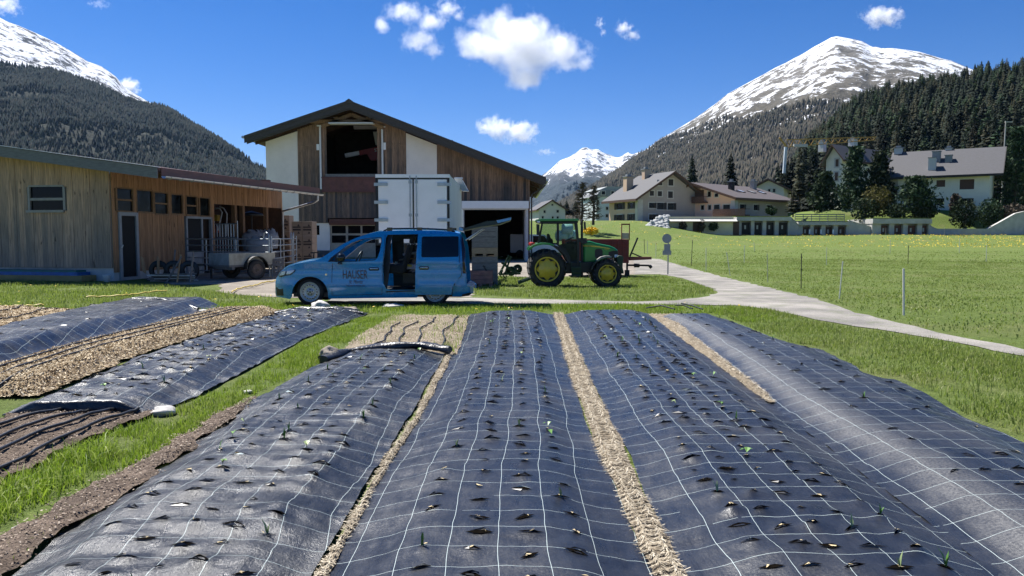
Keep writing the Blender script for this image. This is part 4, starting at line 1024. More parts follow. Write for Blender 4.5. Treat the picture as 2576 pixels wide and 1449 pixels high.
# side wall (x = 0 plane)
wins = [FA.side(a, b, c, d) for a, b, c, d in ((291, 333, 475, 531), (341, 383, 480, 533), (386, 421, 486, 538), (428, 458, 490.5, 538), (466, 494, 495, 540), (500, 526, 499, 543))]
d1 = FA.side(297, 345, 534, 706); d2 = FA.side(466, 532, 545, 650); bay0 = FA.hit(537, 600, 0).y; bayz = FA.hit(600, 517, 0).z
holes = [(a - .03, b + .03, c, d) for a, b, c, d in wins] + [(d1[0] - .03, d1[1] + .03, -.1, d1[3]), (d2[0] - .03, d2[1] + .03, -.1, d2[3]), (bay0, SL - .05, -.2, bayz)]
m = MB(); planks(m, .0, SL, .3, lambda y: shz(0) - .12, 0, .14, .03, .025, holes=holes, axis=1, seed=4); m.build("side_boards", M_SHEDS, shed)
m = MB(); m.box(-.12, -.005, .2, d1[0], -.2, .3); m.box(-.12, -.005, d1[1], d2[0], -.2, .3); m.build("side_plinth", M_CONC, shed)
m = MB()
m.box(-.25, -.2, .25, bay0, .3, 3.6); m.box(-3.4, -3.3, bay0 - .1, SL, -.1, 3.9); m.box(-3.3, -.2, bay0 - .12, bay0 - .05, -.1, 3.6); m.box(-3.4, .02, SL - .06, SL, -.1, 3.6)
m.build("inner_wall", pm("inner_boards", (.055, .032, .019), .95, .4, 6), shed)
for i, (a, b, c, d) in enumerate(wins):
    w_ = MB(); w_.box(-.06, .05, a - .05, a + .03, c, d); w_.box(-.06, .05, b - .03, b + .05, c, d); w_.box(-.06, .06, a, b, d, d + .05); w_.box(-.06, .07, a, b, c - .05, c + .01)
    if i in (0, 2, 4): w_.box(-.05, .03, a, b, (c + d) / 2 - .03, (c + d) / 2 + .03)
    o = w_.build("window", pm("side_window_frame", (.22, .125, .06), .7, .3, 8) if i == 0 else bpy.data.materials["side_window_frame"], shed)
    p_ = MB(); p_.box(-.03, -.01, a + .03, b - .03, c + .01, d); p_.build("pane", M_GLASSD, o)
M_GREYF = pm("grey_metal_frame", (.27, .29, .31), .5, .12, 5)
a, b, c, d = d1; m = MB(); m.box(-.05, .09, a, a + .12, -.02, d); m.box(-.05, .09, b - .12, b, -.02, d); m.box(-.05, .09, a + .12, b - .12, d - .13, d); m.box(-.05, .09, a + .12, b - .12, 0, .12)
o = m.build("door", M_GREYF, shed); m = MB(); m.box(0, .03, a + .12, b - .12, .12, d - .13); m.build("screen", pm("black_screen", (.008, .008, .009), .8, .3, 30), o)
m = MB(); m.beam((.1, a + .06, d * .48), (.16, a + .06, d * .52), .03, .03); m.build("handle", M_RAIL, o)
a, b, c, d = d2; mid_ = FA.hit(506, 600, 0).y; m = MB()
m.box(-.05, .07, a, a + .09, 0, d); m.box(-.05, .07, b - .09, b, 0, d); m.box(-.05, .07, a, b, d - .09, d); m.box(-.03, .07, mid_ - .05, mid_ + .05, 0, d - .09); m.box(-.02, .05, a + .09, mid_ - .05, 0, .95)
o = m.build("door", M_GREYF, shed); m = MB(); m.box(0, .03, a + .09, mid_ - .05, .95, d - .09); m.build("screen", bpy.data.materials["black_screen"], o)
m = MB(); m.box(-.4, -.36, mid_, b, 0, d - .1); m.build("inner_door", M_BEAM, o)
# roof
RX = -11
m = MB(); m.prism([(XE, shz(XE)), (RX, shz(RX)), (RX, shz(RX) - .10), (XE, shz(XE) - .10)], oy + .002, YE)
m.build("roof", pm("red_brown_roof", (.125, .054, .045), .55, .25, 2), shed)
m = MB(); m.prism([(XE - .02, shz(XE) - .02), (RX, shz(RX) - .02), (RX, shz(RX) - fb), (XE - .02, shz(XE) - fb)], oy - .05, oy); m.build("fascia", pm("grey_fascia", (.17, .168, .165), .8, .25, 4, stretch=(1, 5, 5)), shed)
m = MB(); m.prism([(XE, shz(XE) + .02), (RX, shz(RX) + .02), (RX, shz(RX) + .0), (XE, shz(XE) + .0)], oy - .09, oy + .1); m.build("verge_trim", M_RAIL, shed)
m = MB(); m.box(XE, XE + .03, oy + .12, YE, shz(XE) - .27, shz(XE) + .01); m.build("eave_board", bpy.data.materials["red_brown_roof"], shed)
m = MB(); m.prism([(XE - .05, shz(XE) - .12), (RX, shz(RX) - .12), (RX, shz(RX) - .2), (XE - .05, shz(XE) - .2)], oy + .01, YE - .1)
for k in range(int((YE - oy - .7) / .95)): y = oy + .6 + k * .95; m.prism([(XE - .08, shz(XE) - .2), (-.2, shz(-.2) - .21), (-.2, shz(-.2) - .36), (XE - .08, shz(XE) - .34)], y - .05, y + .05)
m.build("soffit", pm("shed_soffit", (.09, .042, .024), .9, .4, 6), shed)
n = 10; prof = [(math.cos(R(180 + 18 * i)) * .085, math.sin(R(180 + 18 * i)) * .085) for i in range(11)]
m = MB(); gy0, gy1 = oy + .1, YE + .1; zg = shz(XE) - .28; vv = []
for y in (gy0, gy1): vv += [(XE + .12 + a, y, zg + b) for a, b in prof]
m.add(vv, [(i, i + 1, i + 12, i + 11) for i in range(10)], True)
for k in range(int((gy1 - gy0 - .4) / .62)): y = gy0 + .3 + k * .62; m.tube([(XE + .12 + a * 1.12, y, zg + b * 1.12) for a, b in prof], .014, 5)
m.build("gutter", M_ZINC, shed)
a = FA.hit(790, 512, 0, XE + .1); m = MB(); ye = YE - .4
m.tube([(XE + .12, ye, zg - .08), (XE + .12, ye, zg - .3), (XE - .1, ye - .05, zg - .42), (.12, SL - .1, zg - .78), (.08, SL - .05, zg - 1.0), (.08, SL - .05, .0)], .055, 8); m.build("downpipe", M_ZINC, shed)
M_POSTW = pm("post_wood", (.20, .11, .055), .85, .3, 6, stretch=(4, 4, 1))
for u in (597, 617, 676):
    m = MB(); y = FA.hit(u, 600, 0).y; m.box(-.22, -.04, y - .09, y + .09, -.1, bayz + .3); m.build("post", M_POSTW, shed)
# small red wall strip between the shed roof and the barn
q = FB.rect(655, 676, 452, 474, -8); m = MB(); m.box(q[0], q[1], -8, -7.6, q[2] - .8, q[3]); m.box(q[0] - 2.2, q[0], -8, -7.6, q[3] - .5, q[3] - .3)
tag(m.build("roof_upstand", bpy.data.materials["red_brown_roof"]), "red brown upstand on the shed roof against the white barn wall", "roof part"); bpy.data.objects["roof_upstand"].location = FB.o
# ================================================================== blue van, side on, sliding door and tailgate open
VY = 17.62
FV = Frame(0, VY, 0)
def vz(x, z):
    u, v = 670.8 + x * .22323, 523.9 + z * .22323; p = FV.f(u, v)
    for _ in range(3): p = FV.f(u, v, max(0, min(.6, fy(*p))))
    return p
def vp(L): return [vz(a, b) for a, b in L]
van = thing("van", "bright blue van with sliding door and tailgate wide open and brown lettering", "van", (0, VY, 0))
def paint(name, col, metal=.35, rough=.32, coat=1.0):
    t = NT(name); n = t.noise(t.coord(), 900, 2, .5); n2 = t.noise(t.coord(), 3, 4, .6)
    c = t.ramp(n, [(.35, tuple(a * .8 for a in col)), (.65, tuple(min(1, a * 1.25) for a in col))])
    return t.fin(c, t.ramp(n2, [(.3, rough - .05), (.7, rough + .08)]), metal, .5, **{'Coat Weight': coat, 'Coat Roughness': .06})
M_BLUE = paint("blue_paint", (.004, .235, .53), .10, .25)
M_BLACKP = pm("black_plastic", (.012, .012, .013), .5, .3, 20)
M_GLOSSB = pm("gloss_black", (.006, .006, .007), .12, .2, 5, spec=.6)
M_TINT = pm("tinted_glass", (.003, .003, .006), .05, .2, 2, spec=.5)
M_RUB = pm("tyre_rubber", (.012, .012, .013), .85, .3, 15, bump=.2, dirt=(.05, .045, .038))
M_STEEL = pm("silver_steel", (.48, .49, .50), .4, .12, 8, metal=.55)
M_CHROME = pm("chrome", (.75, .76, .78), .15, .05, 5, metal=1)
def glass_mat(name, tint=(.88, .93, .93), alpha=.05):
    t = NT(name); tr = t.new('ShaderNodeBsdfTransparent'); tr.inputs[0].default_value = (*tint, 1)
    t.fin((.02, .03, .035), .04, 0, .6); mx = t.new('ShaderNodeMixShader')
    fr = t.new('ShaderNodeFresnel'); fr.inputs[0].default_value = 1.5
    t.put(mx.inputs[0], t.math('ADD', fr.outputs[0], alpha))
    t.l.new(tr.outputs[0], mx.inputs[1]); t.l.new(t.bsdf.outputs[0], mx.inputs[2]); t.l.new(mx.outputs[0], t.out.inputs[0]); return t.mat
M_GLASS = glass_mat("clear_glass")
VW = 1.80
fx0 = FV.f(691.3, 725, .46)[0]; rx1 = FV.f(1175, 680, .06)[0]
def fy(x, z):
    y = .02
    if z > 1.0: y += .22 * ((z - 1.0) / .85) ** 1.5
    if z < .45: y += .05 * ((.45 - z) / .3) ** 2
    d = x - fx0
    if d < .75: y += .46 * ((.75 - d) / .75) ** 2.2
    d = rx1 + .25 - x
    if d < .45: y += .10 * ((.45 - d) / .45) ** 2
    # crease below the belt line and lower swage
    y += -.012 * math.exp(-((z - .98) / .05) ** 2) + .014 * math.exp(-((z - .88) / .05) ** 2) - .02 * math.exp(-((z - .47) / .06) ** 2)
    return y
def arc(cx, cz, r, a0, a1, n=14): return [(cx + r * math.cos(R(a0 + (a1 - a0) * i / n)), cz - r * math.sin(R(a0 + (a1 - a0) * i / n))) for i in range(n + 1)]
top = [(185, 690), (230, 662), (330, 627), (470, 599), (575, 580), (640, 545), (760, 465), (880, 392), (1000, 336), (1080, 309), (1150, 287), (1230, 270), (1320, 259), (1500, 251), (1700, 250), (1900, 254), (2050, 262), (2130, 272), (2185, 288)]
rear = [(2205, 330), (2228, 450), (2240, 600), (2248, 740)]
bump_r = [(2256, 860), (2290, 880), (2328, 905), (2326, 950), (2290, 978), (2200, 994), (2096, 994)]
FWC, RWC = (482, 968), (1898, 976)
farch = arc(FWC[0] + 6, FWC[1] + 6, 204, -14, 194, 22)
rarch = arc(RWC[0], RWC[1] + 6, 196, -14, 194, 22)
nose = [(262, 1024), (105, 996), (94, 930), (96, 842), (106, 792), (140, 735), (162, 706)]
full = top + rear + bump_r + [p for p in rarch if p[1] < 1002] + [(1690, 1006), (1310, 1011), (700, 1019)] + [p for p in farch if p[1] < 1020] + nose
fwin = [(696, 598), (728, 562), (800, 508), (880, 445), (960, 394), (1060, 357), (1180, 337), (1288, 332), (1290, 372), (1272, 480), (1246, 556), (1210, 583), (1000, 598), (800, 603)]
sopen = [(1345, 330), (1365, 298), (1700, 292), (2120, 294), (2120, 870), (1690, 905), (1650, 918), (1400, 922), (1345, 905), (1312, 840), (1312, 640)]
m = MB(); m.panel(vp(full), [vp(fwin), vp(sopen)], fy, .03, .09); body = m.build("body_side", M_BLUE, van)
# far side with its own openings
fs_win = [(1440, 352), (1700, 352), (1700, 800), (1440, 800)]
m = MB(); m.panel(vp([p for p in full]), [vp(fwin), vp(fs_win)], lambda x, z: VW - fy(x, z), -.03, .2); m.build("body_side", M_BLUE, van)
def loft(L, mat, name, parent=van, camb=.045, n=10):
    m = MB(); P = vp(L); vv = []
    for x, z in P:
        a = fy(x, z) + .002
        for j in range(n + 1):
            s = j / n; vv.append((x - .10 * camb / .045 * math.sin(math.pi * s) * (1 if x < fx0 + 1.1 else 0), a + (VW - 2 * a) * s, z + camb * math.sin(math.pi * s) - .004))
    k = n + 1; m.add(vv, [(i * k + j, i * k + j + 1, (i + 1) * k + j + 1, (i + 1) * k + j) for i in range(len(P) - 1) for j in range(n)], True)
    return m.build(name, mat, parent)
loft([(96, 990)] + nose[2:] + top[:1], M_BLUE, "front_end", camb=.02)
loft(top[:5], M_BLUE, "bonnet")
loft(top[4:10], M_GLASS, "windscreen")
loft(top[9:], M_BLUE, "roof")
m = MB()
gl = []; m.panel(vp(fwin), [], lambda x, z: fy(x, z) + .012, 0, .2); m.build("side_window", M_GLASS, van)
m = MB(); m.panel(vp([(690, 602), (800, 607), (1000, 602), (1213, 588), (1250, 560), (1277, 480), (1296, 372), (1294, 326), (1180, 331), (1060, 350), (960, 387), (880, 438), (800, 500), (722, 557)]), [vp(fwin)], lambda x, z: fy(x, z) - .004, 0, .2); m.build("window_trim", M_BLACKP, van)
m = MB(); m.panel(vp([(700, 596), (730, 562), (800, 510), (812, 602)]), [vp([(718, 588), (770, 545), (772, 588)])], lambda x, z: fy(x, z) + .002, .01, .2); m.build("quarter_pillar", M_BLACKP, van)
# front door shut lines as a thin dark reveal, and the door's own handle
def strip(L, w, mat, name, parent, off=-.003):
    m = MB(); P = vp(L)
    for i in range(len(P) - 1):
        (x0, z0), (x1, z1) = P[i], P[i + 1]; n = max(1, int(math.hypot(x1 - x0, z1 - z0) / .12)); nx, nz = -(z1 - z0), (x1 - x0); l = math.hypot(nx, nz); nx, nz = nx / l * w / 2, nz / l * w / 2
        for k in range(n):
            a, b = k / n, (k + 1) / n; xa, za, xb, zb = x0 + (x1 - x0) * a, z0 + (z1 - z0) * a, x0 + (x1 - x0) * b, z0 + (z1 - z0) * b
            m.add([(xa - nx, fy(xa, za) + off, za - nz), (xb - nx, fy(xb, zb) + off, zb - nz), (xb + nx, fy(xb, zb) + off, zb + nz), (xa + nx, fy(xa, za) + off, za + nz)], [(0, 1, 2, 3)], True)
    return m.build(name, mat, parent)
strip([(742, 618), (737, 700), (737, 980), (1300, 972), (1306, 700), (1320, 500), (1336, 300)], .010, M_BLACKP, "door_seam", van)
strip([(1345, 940), (1690, 930)], .03, M_BLACKP, "door_track", van, -.006)
strip([(2185, 300), (2172, 600), (2200, 720), (2190, 762), (2120, 830), (2096, 900), (2090, 985)], .010, M_BLACKP, "panel_seam", van)
strip([(345, 690), (480, 678), (600, 680), (690, 700)], .014, M_BLUE, "wing_crease", van, -.008)
def handle(z0, z1, y, off=0):
    a, b = vz(z0, y), vz(z1, y); m = MB(); q = rrect(a[0], b[0], a[1] - .04, a[1] + .04, .038, 5)
    m.panel(q, [], lambda x, z: fy(x, z) - .003 + off, 0, None, grid=False); m.build("handle_cup", M_GLOSSB, van)
    m = MB(); m.tube([(a[0] + .03, fy(a[0], a[1]) - .012 + off, a[1] + .005), (a[0] * .5 + b[0] * .5, fy(a[0], a[1]) - .035 + off, a[1] + .008), (b[0] - .03, fy(a[0], a[1]) - .012 + off, a[1] + .005)], .014, 8); m.build("door_handle", M_CHROME, van)
handle(1150, 1268, 684)
# slid-back side door, standing proud of the body
SD = .095
sld = [(1712, 288), (2168, 290), (2168, 600), (2200, 715), (2190, 760), (2130, 826), (2098, 880), (2086, 970), (1678, 972), (1682, 700), (1704, 400)]
rwin = [vz(a, b) for a, b in ((1748, 540), (1760, 552), (1900, 552), (2160, 545), (2167, 530), (2167, 325), (2155, 316), (1770, 318), (1752, 332))]
m = MB(); m.panel(vp(sld), [rwin], lambda x, z: fy(x, z) - SD, .04, .09); sdoor = m.build("sliding_door", M_BLUE, van)
m = MB(); m.panel(rwin, [], lambda x, z: fy(x, z) - SD + .006, .004, .2); m.build("door_window", M_TINT, sdoor)
handle(1720, 1838, 672, -SD)
m = MB(); m.panel(vp([(1690, 625), (2195, 612), (2195, 622), (1690, 636)]), [], lambda x, z: fy(x, z) - SD - .008, 0, .1); m.build("crease", M_BLUE, sdoor)
m = MB(); m.panel(vp([(1685, 905), (1990, 905), (2040, 935), (1685, 942)]), [], lambda x, z: fy(x, z) - SD - .012, 0, .1); m.build("lower_swage", M_BLUE, sdoor)
# lamp, rear lamp, mirror, bumpers, rails
m = MB(); m.panel(vp([(130, 764), (168, 708), (330, 690), (322, 715), (272, 750), (165, 776)]), [], lambda x, z: fy(x, z) - .012, .02, .06); hl = m.build("headlight", pm("lamp_black", (.03, .03, .035), .12, .2, 5, spec=.8), van)
m = MB(); m.panel(vp([(142, 758), (172, 716), (215, 708), (200, 752)]), [], lambda x, z: fy(x, z) - .018, 0, .06); m.panel(vp([(222, 745), (235, 704), (318, 696), (300, 716), (262, 742)]), [], lambda x, z: fy(x, z) - .018, 0, .06); m.build("lens", pm("lamp_lens", (.75, .78, .8), .1, .1, 30, spec=.8), hl)
m = MB(); m.panel(vp([(2196, 312), (2212, 330), (2236, 450), (2246, 735), (2212, 735), (2206, 600), (2192, 380)]), [], lambda x, z: fy(x, z) - .012, .02, .08); m.build("tail_light", pm("dark_red_lens", (.02, .003, .006), .12, .3, 5, spec=.6), van)
m = MB(); a = vz(850, 555); m.add(*(lambda bm: ([v.co.copy() for v in bm.verts], [[v.index for v in f.verts] for f in bm.faces]))((lambda b: (bmesh.ops.create_icosphere(b, subdivisions=3, radius=1), b.verts.index_update(), b)[2])(bmesh.new())), True)
m.v = [(a[0] + p[0] * .10, -.13 + p[1] * .11 + .05, a[1] + max(-.8, min(.75, p[2])) * .12) for p in m.v]; m.beam((a[0] - .05, -.02, a[1] - .12), (a[0] - .02, fy(a[0], a[1] - .1) + .06, a[1] - .16), .09, .05); m.build("mirror", M_GLOSSB, van)
m = MB(); m.panel(vp([(104, 890), (185, 905), (190, 985), (110, 985)]), [], lambda x, z: fy(x, z) - .006, 0, .05); m.build("lower_grille", M_BLACKP, van)
m = MB(); m.panel(vp([(2205, 968), (2290, 950), (2315, 945), (2285, 985), (2200, 996)]), [], lambda x, z: fy(x, z) - .008, 0, .06); m.build("bumper_trim", M_BLACKP, van)
m = MB(); m.panel(vp([(2270, 850), (2330, 895), (2330, 955), (2300, 958), (2290, 890), (2256, 868)]), [], lambda x, z: fy(x, z) - .01, 0, .05); m.build("bumper_corner", pm("clear_corner", (.35, .42, .45), .15, .1, 9, spec=.7), van)
for yy, nm in ((.24, 0), (VW - .24, 1)):
    m = MB(); L = [(1308, 262), (1345, 240), (1400, 232), (1600, 230), (1720, 231), (1900, 236), (2040, 244), (2100, 256), (2118, 268)]
    m.tube([(x, yy + .04, z) for x, z in vp(L)], .022, 6)
    for zc in (1380, 1720, 2060): x, z = vz(zc, 250); m.box(x - .06, x + .06, yy + .02, yy + .06, z - .02, z + .07)
    m.build("roof_rail", M_GLOSSB, van)
m = MB(); x, z = vz(700, 690); m.panel(rrect(vz(692, 0)[0], vz(714, 0)[0], vz(0, 744)[1], vz(0, 722)[1], .015, 4), [], lambda x, z: fy(x, z) - .004, 0, None, grid=False); m.build("indicator", M_CHROME, van)
# rear bumper and floor, inside trim, seats
a, b = vz(2250, 860), vz(2328, 905); zb_ = vz(2200, 990)[1]
m = MB(); m.prism([(a[0] - .15, zb_), (b[0] - .02, zb_ + .06), (b[0] - .01, b[1]), (a[0], a[1])], .08, VW - .08); m.build("rear_bumper", M_BLUE, van)
xa, xb = vz(700, 0)[0], vz(2240, 0)[0]; zf = vz(1500, 925)[1]
m = MB(); m.box(xa, xb, .12, VW - .12, zf - .12, zf); m.box(xa - .25, xa - .2, .2, VW - .2, zf, vz(700, 610)[1]); m.build("floor", M_BLACKP, van)
m = MB(); wx0, wx1 = vz(1716, 0)[0], vz(2190, 0)[0]
m.box(wx0, wx1, .30, .33, zf, vz(0, 310)[1]); m.build("door_lining", M_BLACKP, van)
m = MB(); m.panel(vp([(1312, 290), (1420, 290), (1400, 340), (1385, 420), (1385, 640), (1350, 915), (1312, 915)]), [], lambda x, z: fy(x, z) + .07, .04, .3)
m.panel(vp([(1312, 285), (1720, 285), (1720, 345), (1440, 350), (1380, 380), (1312, 400)]), [], lambda x, z: VW - fy(x, z) - .10, .03, .3)
m.panel(vp([(1312, 780), (1740, 780), (1740, 925), (1312, 925)]), [], lambda x, z: VW - fy(x, z) - .10, .03, .3); m.build("inner_trim", M_BLACKP, van)
m = MB(); m.panel(vp([(1305, 280), (1745, 280), (1745, 930), (1305, 930)]), [vp(fs_win)], lambda x, z: VW - fy(x, z) - .06, 0, .3); m.build("far_lining", M_BLACKP, van)
M_SEAT = pm("dark_seat_cloth", (.016, .016, .019), .9, .3, 40, bump=.3)
for yy in (.22, VW - .72):
    m = MB(); x = vz(1240, 0)[0]; zs = vz(0, 720)[1]
    m.prism([(x - .05, zs), (x + .55, zs - .02), (x + .66, zs + .0), (x + .82, zs + .62), (x + .74, zs + .66), (x + .60, zs + .2), (x - .02, zs + .16)], yy, yy + .5)
    m.prism([(x + .75, zs + .68), (x + .87, zs + .68), (x + .9, zs + .86), (x + .80, zs + .88)], yy + .12, yy + .38); m.build("seat", M_SEAT, van, bevel=.04)
m = MB(); c = vz(990, 575); m.lathe([(.19 + .016 * math.cos(t), .016 * math.sin(t)) for t in [i * math.pi / 4 for i in range(9)]], (0, 0, 0), 'x', 24)
Mx = Matrix.Translation((c[0], .5, c[1])) @ Matrix.Rotation(R(25), 4, 'Y'); m.v = [tuple(Mx @ Vector(p)) for p in m.v]; m.build("steering_wheel", M_BLACKP, van)
# raised tailgate
tg = [(1156, 571), (1166, 575), (1226, 556), (1249, 555), (1286, 547), (1284, 554), (1276, 563), (1257, 564), (1208, 571), (1160, 581), (1154, 578)]
P_ = [FV.f(u, v, .25) for u, v in tg]
m = MB(); m.prism([P_[i] for i in (0, 1, 2, 3, 4, 5, 7, 8, 9, 10)], .18, VW - .18); gate = m.build("tailgate", pm("gate_lining", (.02, .035, .035), .5, .3, 6), van)
def gpnl(ids, dz, name, mat):
    m = MB(); q = [P_[i] for i in ids]
    for i in range(len(q) - 1): m.add([(q[i][0], .16, q[i][1] + dz), (q[i + 1][0], .16, q[i + 1][1] + dz), (q[i + 1][0], VW - .16, q[i + 1][1] + dz), (q[i][0], VW - .16, q[i][1] + dz)], [(0, 1, 2, 3)])
    m.build(name, mat, gate)
gpnl((0, 1, 2), .012, "gate_glass", M_TINT); gpnl((3, 4), .012, "gate_skin", M_BLUE)
m = MB(); m.prism([P_[3], P_[4], P_[5], ((P_[3][0] + .03), P_[3][1] - .06)], .155, .178); m.prism([P_[0], P_[1], (P_[1][0], P_[1][1] - .05), P_[9], P_[10]], .155, .178); m.build("gate_edge", M_BLUE, gate)
for yy in (.24, VW - .24):
    a, b, c = vz(2238, 360), vz(2340, 290), vz(2430, 232); m = MB(); m.tube([(a[0], yy, a[1]), (b[0], yy, b[1])], .016, 8); m.tube([(b[0], yy, b[1]), (c[0], yy, c[1])], .009, 8); m.build("gas_strut", M_CHROME, gate)
# wheels
def wheel(cx, cz, y, r, rr, w, parent, mats, name="wheel", holes=16, lugs=5, side=1):
    """road wheel with steel disc; y is the outer face"""
    root = MB()
    pr = [(rr * 1.02, .015), (rr * 1.12, .0), (r * .86, -.004), (r * .96, .018), (r, .05), (r, w - .05), (r * .96, w - .018), (rr * 1.05, w), (rr * .95, w - .02)]
    t = MB(); t.lathe([(a, b * side) for a, b in pr], (cx, y, cz), 'y', 40); wo = t.build(name, mats[0], parent)
    d = MB(); d.lathe([(a, b * side) for a, b in ((rr * 1.04, .012), (rr * 1.03, .002), (rr * .97, .0), (rr * .93, .03), (rr * .84, .05), (rr * .80, .035), (rr * .62, .028), (rr * .50, .05), (rr * .40, .052), (rr * .36, .03), (rr * .12, .028), (.001, .024))], (cx, y, cz), 'y', 40)
    h = d; h.mi = 1
    for i in range(holes):
        a = 2 * math.pi * i / holes; h.lathe([(rr * .065, .020 * side), (.0005, .0195 * side)], (cx + math.cos(a) * rr * .72, y, cz + math.sin(a) * rr * .72), 'y', 8)
    for i in range(lugs):
        a = 2 * math.pi * i / lugs + .3; h.lathe([(rr * .07, .017 * side), (.0005, .016 * side)], (cx + math.cos(a) * rr * .25, y, cz + math.sin(a) * rr * .25), 'y', 8)
    h.lathe([(rr * .10, .018 * side), (.0005, .014 * side)], (cx, y, cz), 'y', 12); d.build("rim", [mats[1], M_GLOSSB], wo)
    return wo
vr = .315
for c in (FWC, RWC):
    x, z = vz(*c); z = vr + .005
    wheel(x, z, .07, vr, .222, .2, van, (M_RUB, M_STEEL)); wheel(x, z, VW - .07, vr, .222, .2, van, (M_RUB, M_STEEL), side=-1)
m = MB()
for c in (FWC, RWC):
    x, _ = vz(*c); m.box(x - .42, x + .42, .30, VW - .30, .2, .80)
x0, x1 = vz(280, 0)[0], vz(2200, 0)[0]; m.box(x0 + .1, x1, .16, VW - .16, .2, .30); m.build("underbody", M_BLACKP, van)
# lettering
M_BROWN = pm("brown_lettering", (.085, .06, .065), .5, .15, 8)
def vtext(body, z0, z1, yb, yt, sq, sh=0):
    a, b = vz(z0, yb), vz(z1, yt); xm = (a[0] + b[0]) / 2; zm = (a[1] + b[1]) / 2; y = fy(xm, zm) - .012
    h = b[1] - a[1]; o = text("lettering", body, h / .70, M_BROWN, (xm, y, a[1]), (R(90), 0, 0), van, .001, 1, sh)
    w = max(v.co.x for v in o.data.vertices) - min(v.co.x for v in o.data.vertices); o.scale = ((b[0] - a[0]) / w, 1, 1); return o
vtext("HAUSER", 857, 1134, 793, 697, 1); vtext("St. Moritz", 922, 1080, 848, 806, 1, .35); vtext("hausershop.ch", 895, 1110, 880, 862, 1)
# load inside the van
def van_item(name, label, cat, z0, z1, y0, y1, d0, d1, mat, tilt=0):
    a, b = vz(z0, y1), vz(z1, y0); m = MB(); hw, hh = (b[0] - a[0]) / 2, (b[1] - a[1]) / 2
    Mx = Matrix.Rotation(R(tilt), 4, 'Y'); m.box(-hw, hw, 0, d1 - d0, -hh, hh, Mx)
    m.box(-hw * .9, hw * .9, -.006, -.001, -hh * .2, hh * .1, Mx)
    o = m.build(name, mat, None, bevel=.01); o.location = (van.location.x + (a[0] + b[0]) / 2, VY + d0, (a[1] + b[1]) / 2); return tag(o, label, cat)
M_CARD = pm("cardboard", (.30, .21, .13), .85, .15, 5)
van_item("crate", "dark box under the load seen through the open van door", "crate", 1500, 1690, 740, 860, .5, 1.3, M_BLACKP)
van_item("wooden_board", "pale wooden board tilted inside the open van", "board", 1440, 1690, 575, 590, .7, 1.3, M_BEAM, -6)
van_item("sheet", "grey plastic sheet lying slanted on the load inside the van", "sheet", 1480, 1690, 505, 530, .8, 1.4, pm("grey_sheet", (.3, .3, .36), .4, .2, 4), -8)
van_item("bag", "crumpled white and violet bag on the load inside the van", "bag", 1495, 1680, 640, 695, .45, 1.0, pm("violet_bag", (.38, .36, .48), .5, .4, 14, bump=.6), 2)
van_item("packet", "small yellow packet on the white bag inside the van", "packet", 1560, 1610, 640, 665, .42, .44, pm("yellow_packet", (.55, .42, .06), .5, .2, 8), 10)
van_item("batten", "light brown batten leaning behind the van's front seats", "batten", 1400, 1425, 610, 720, .5, .58, M_BEIGE, 12)
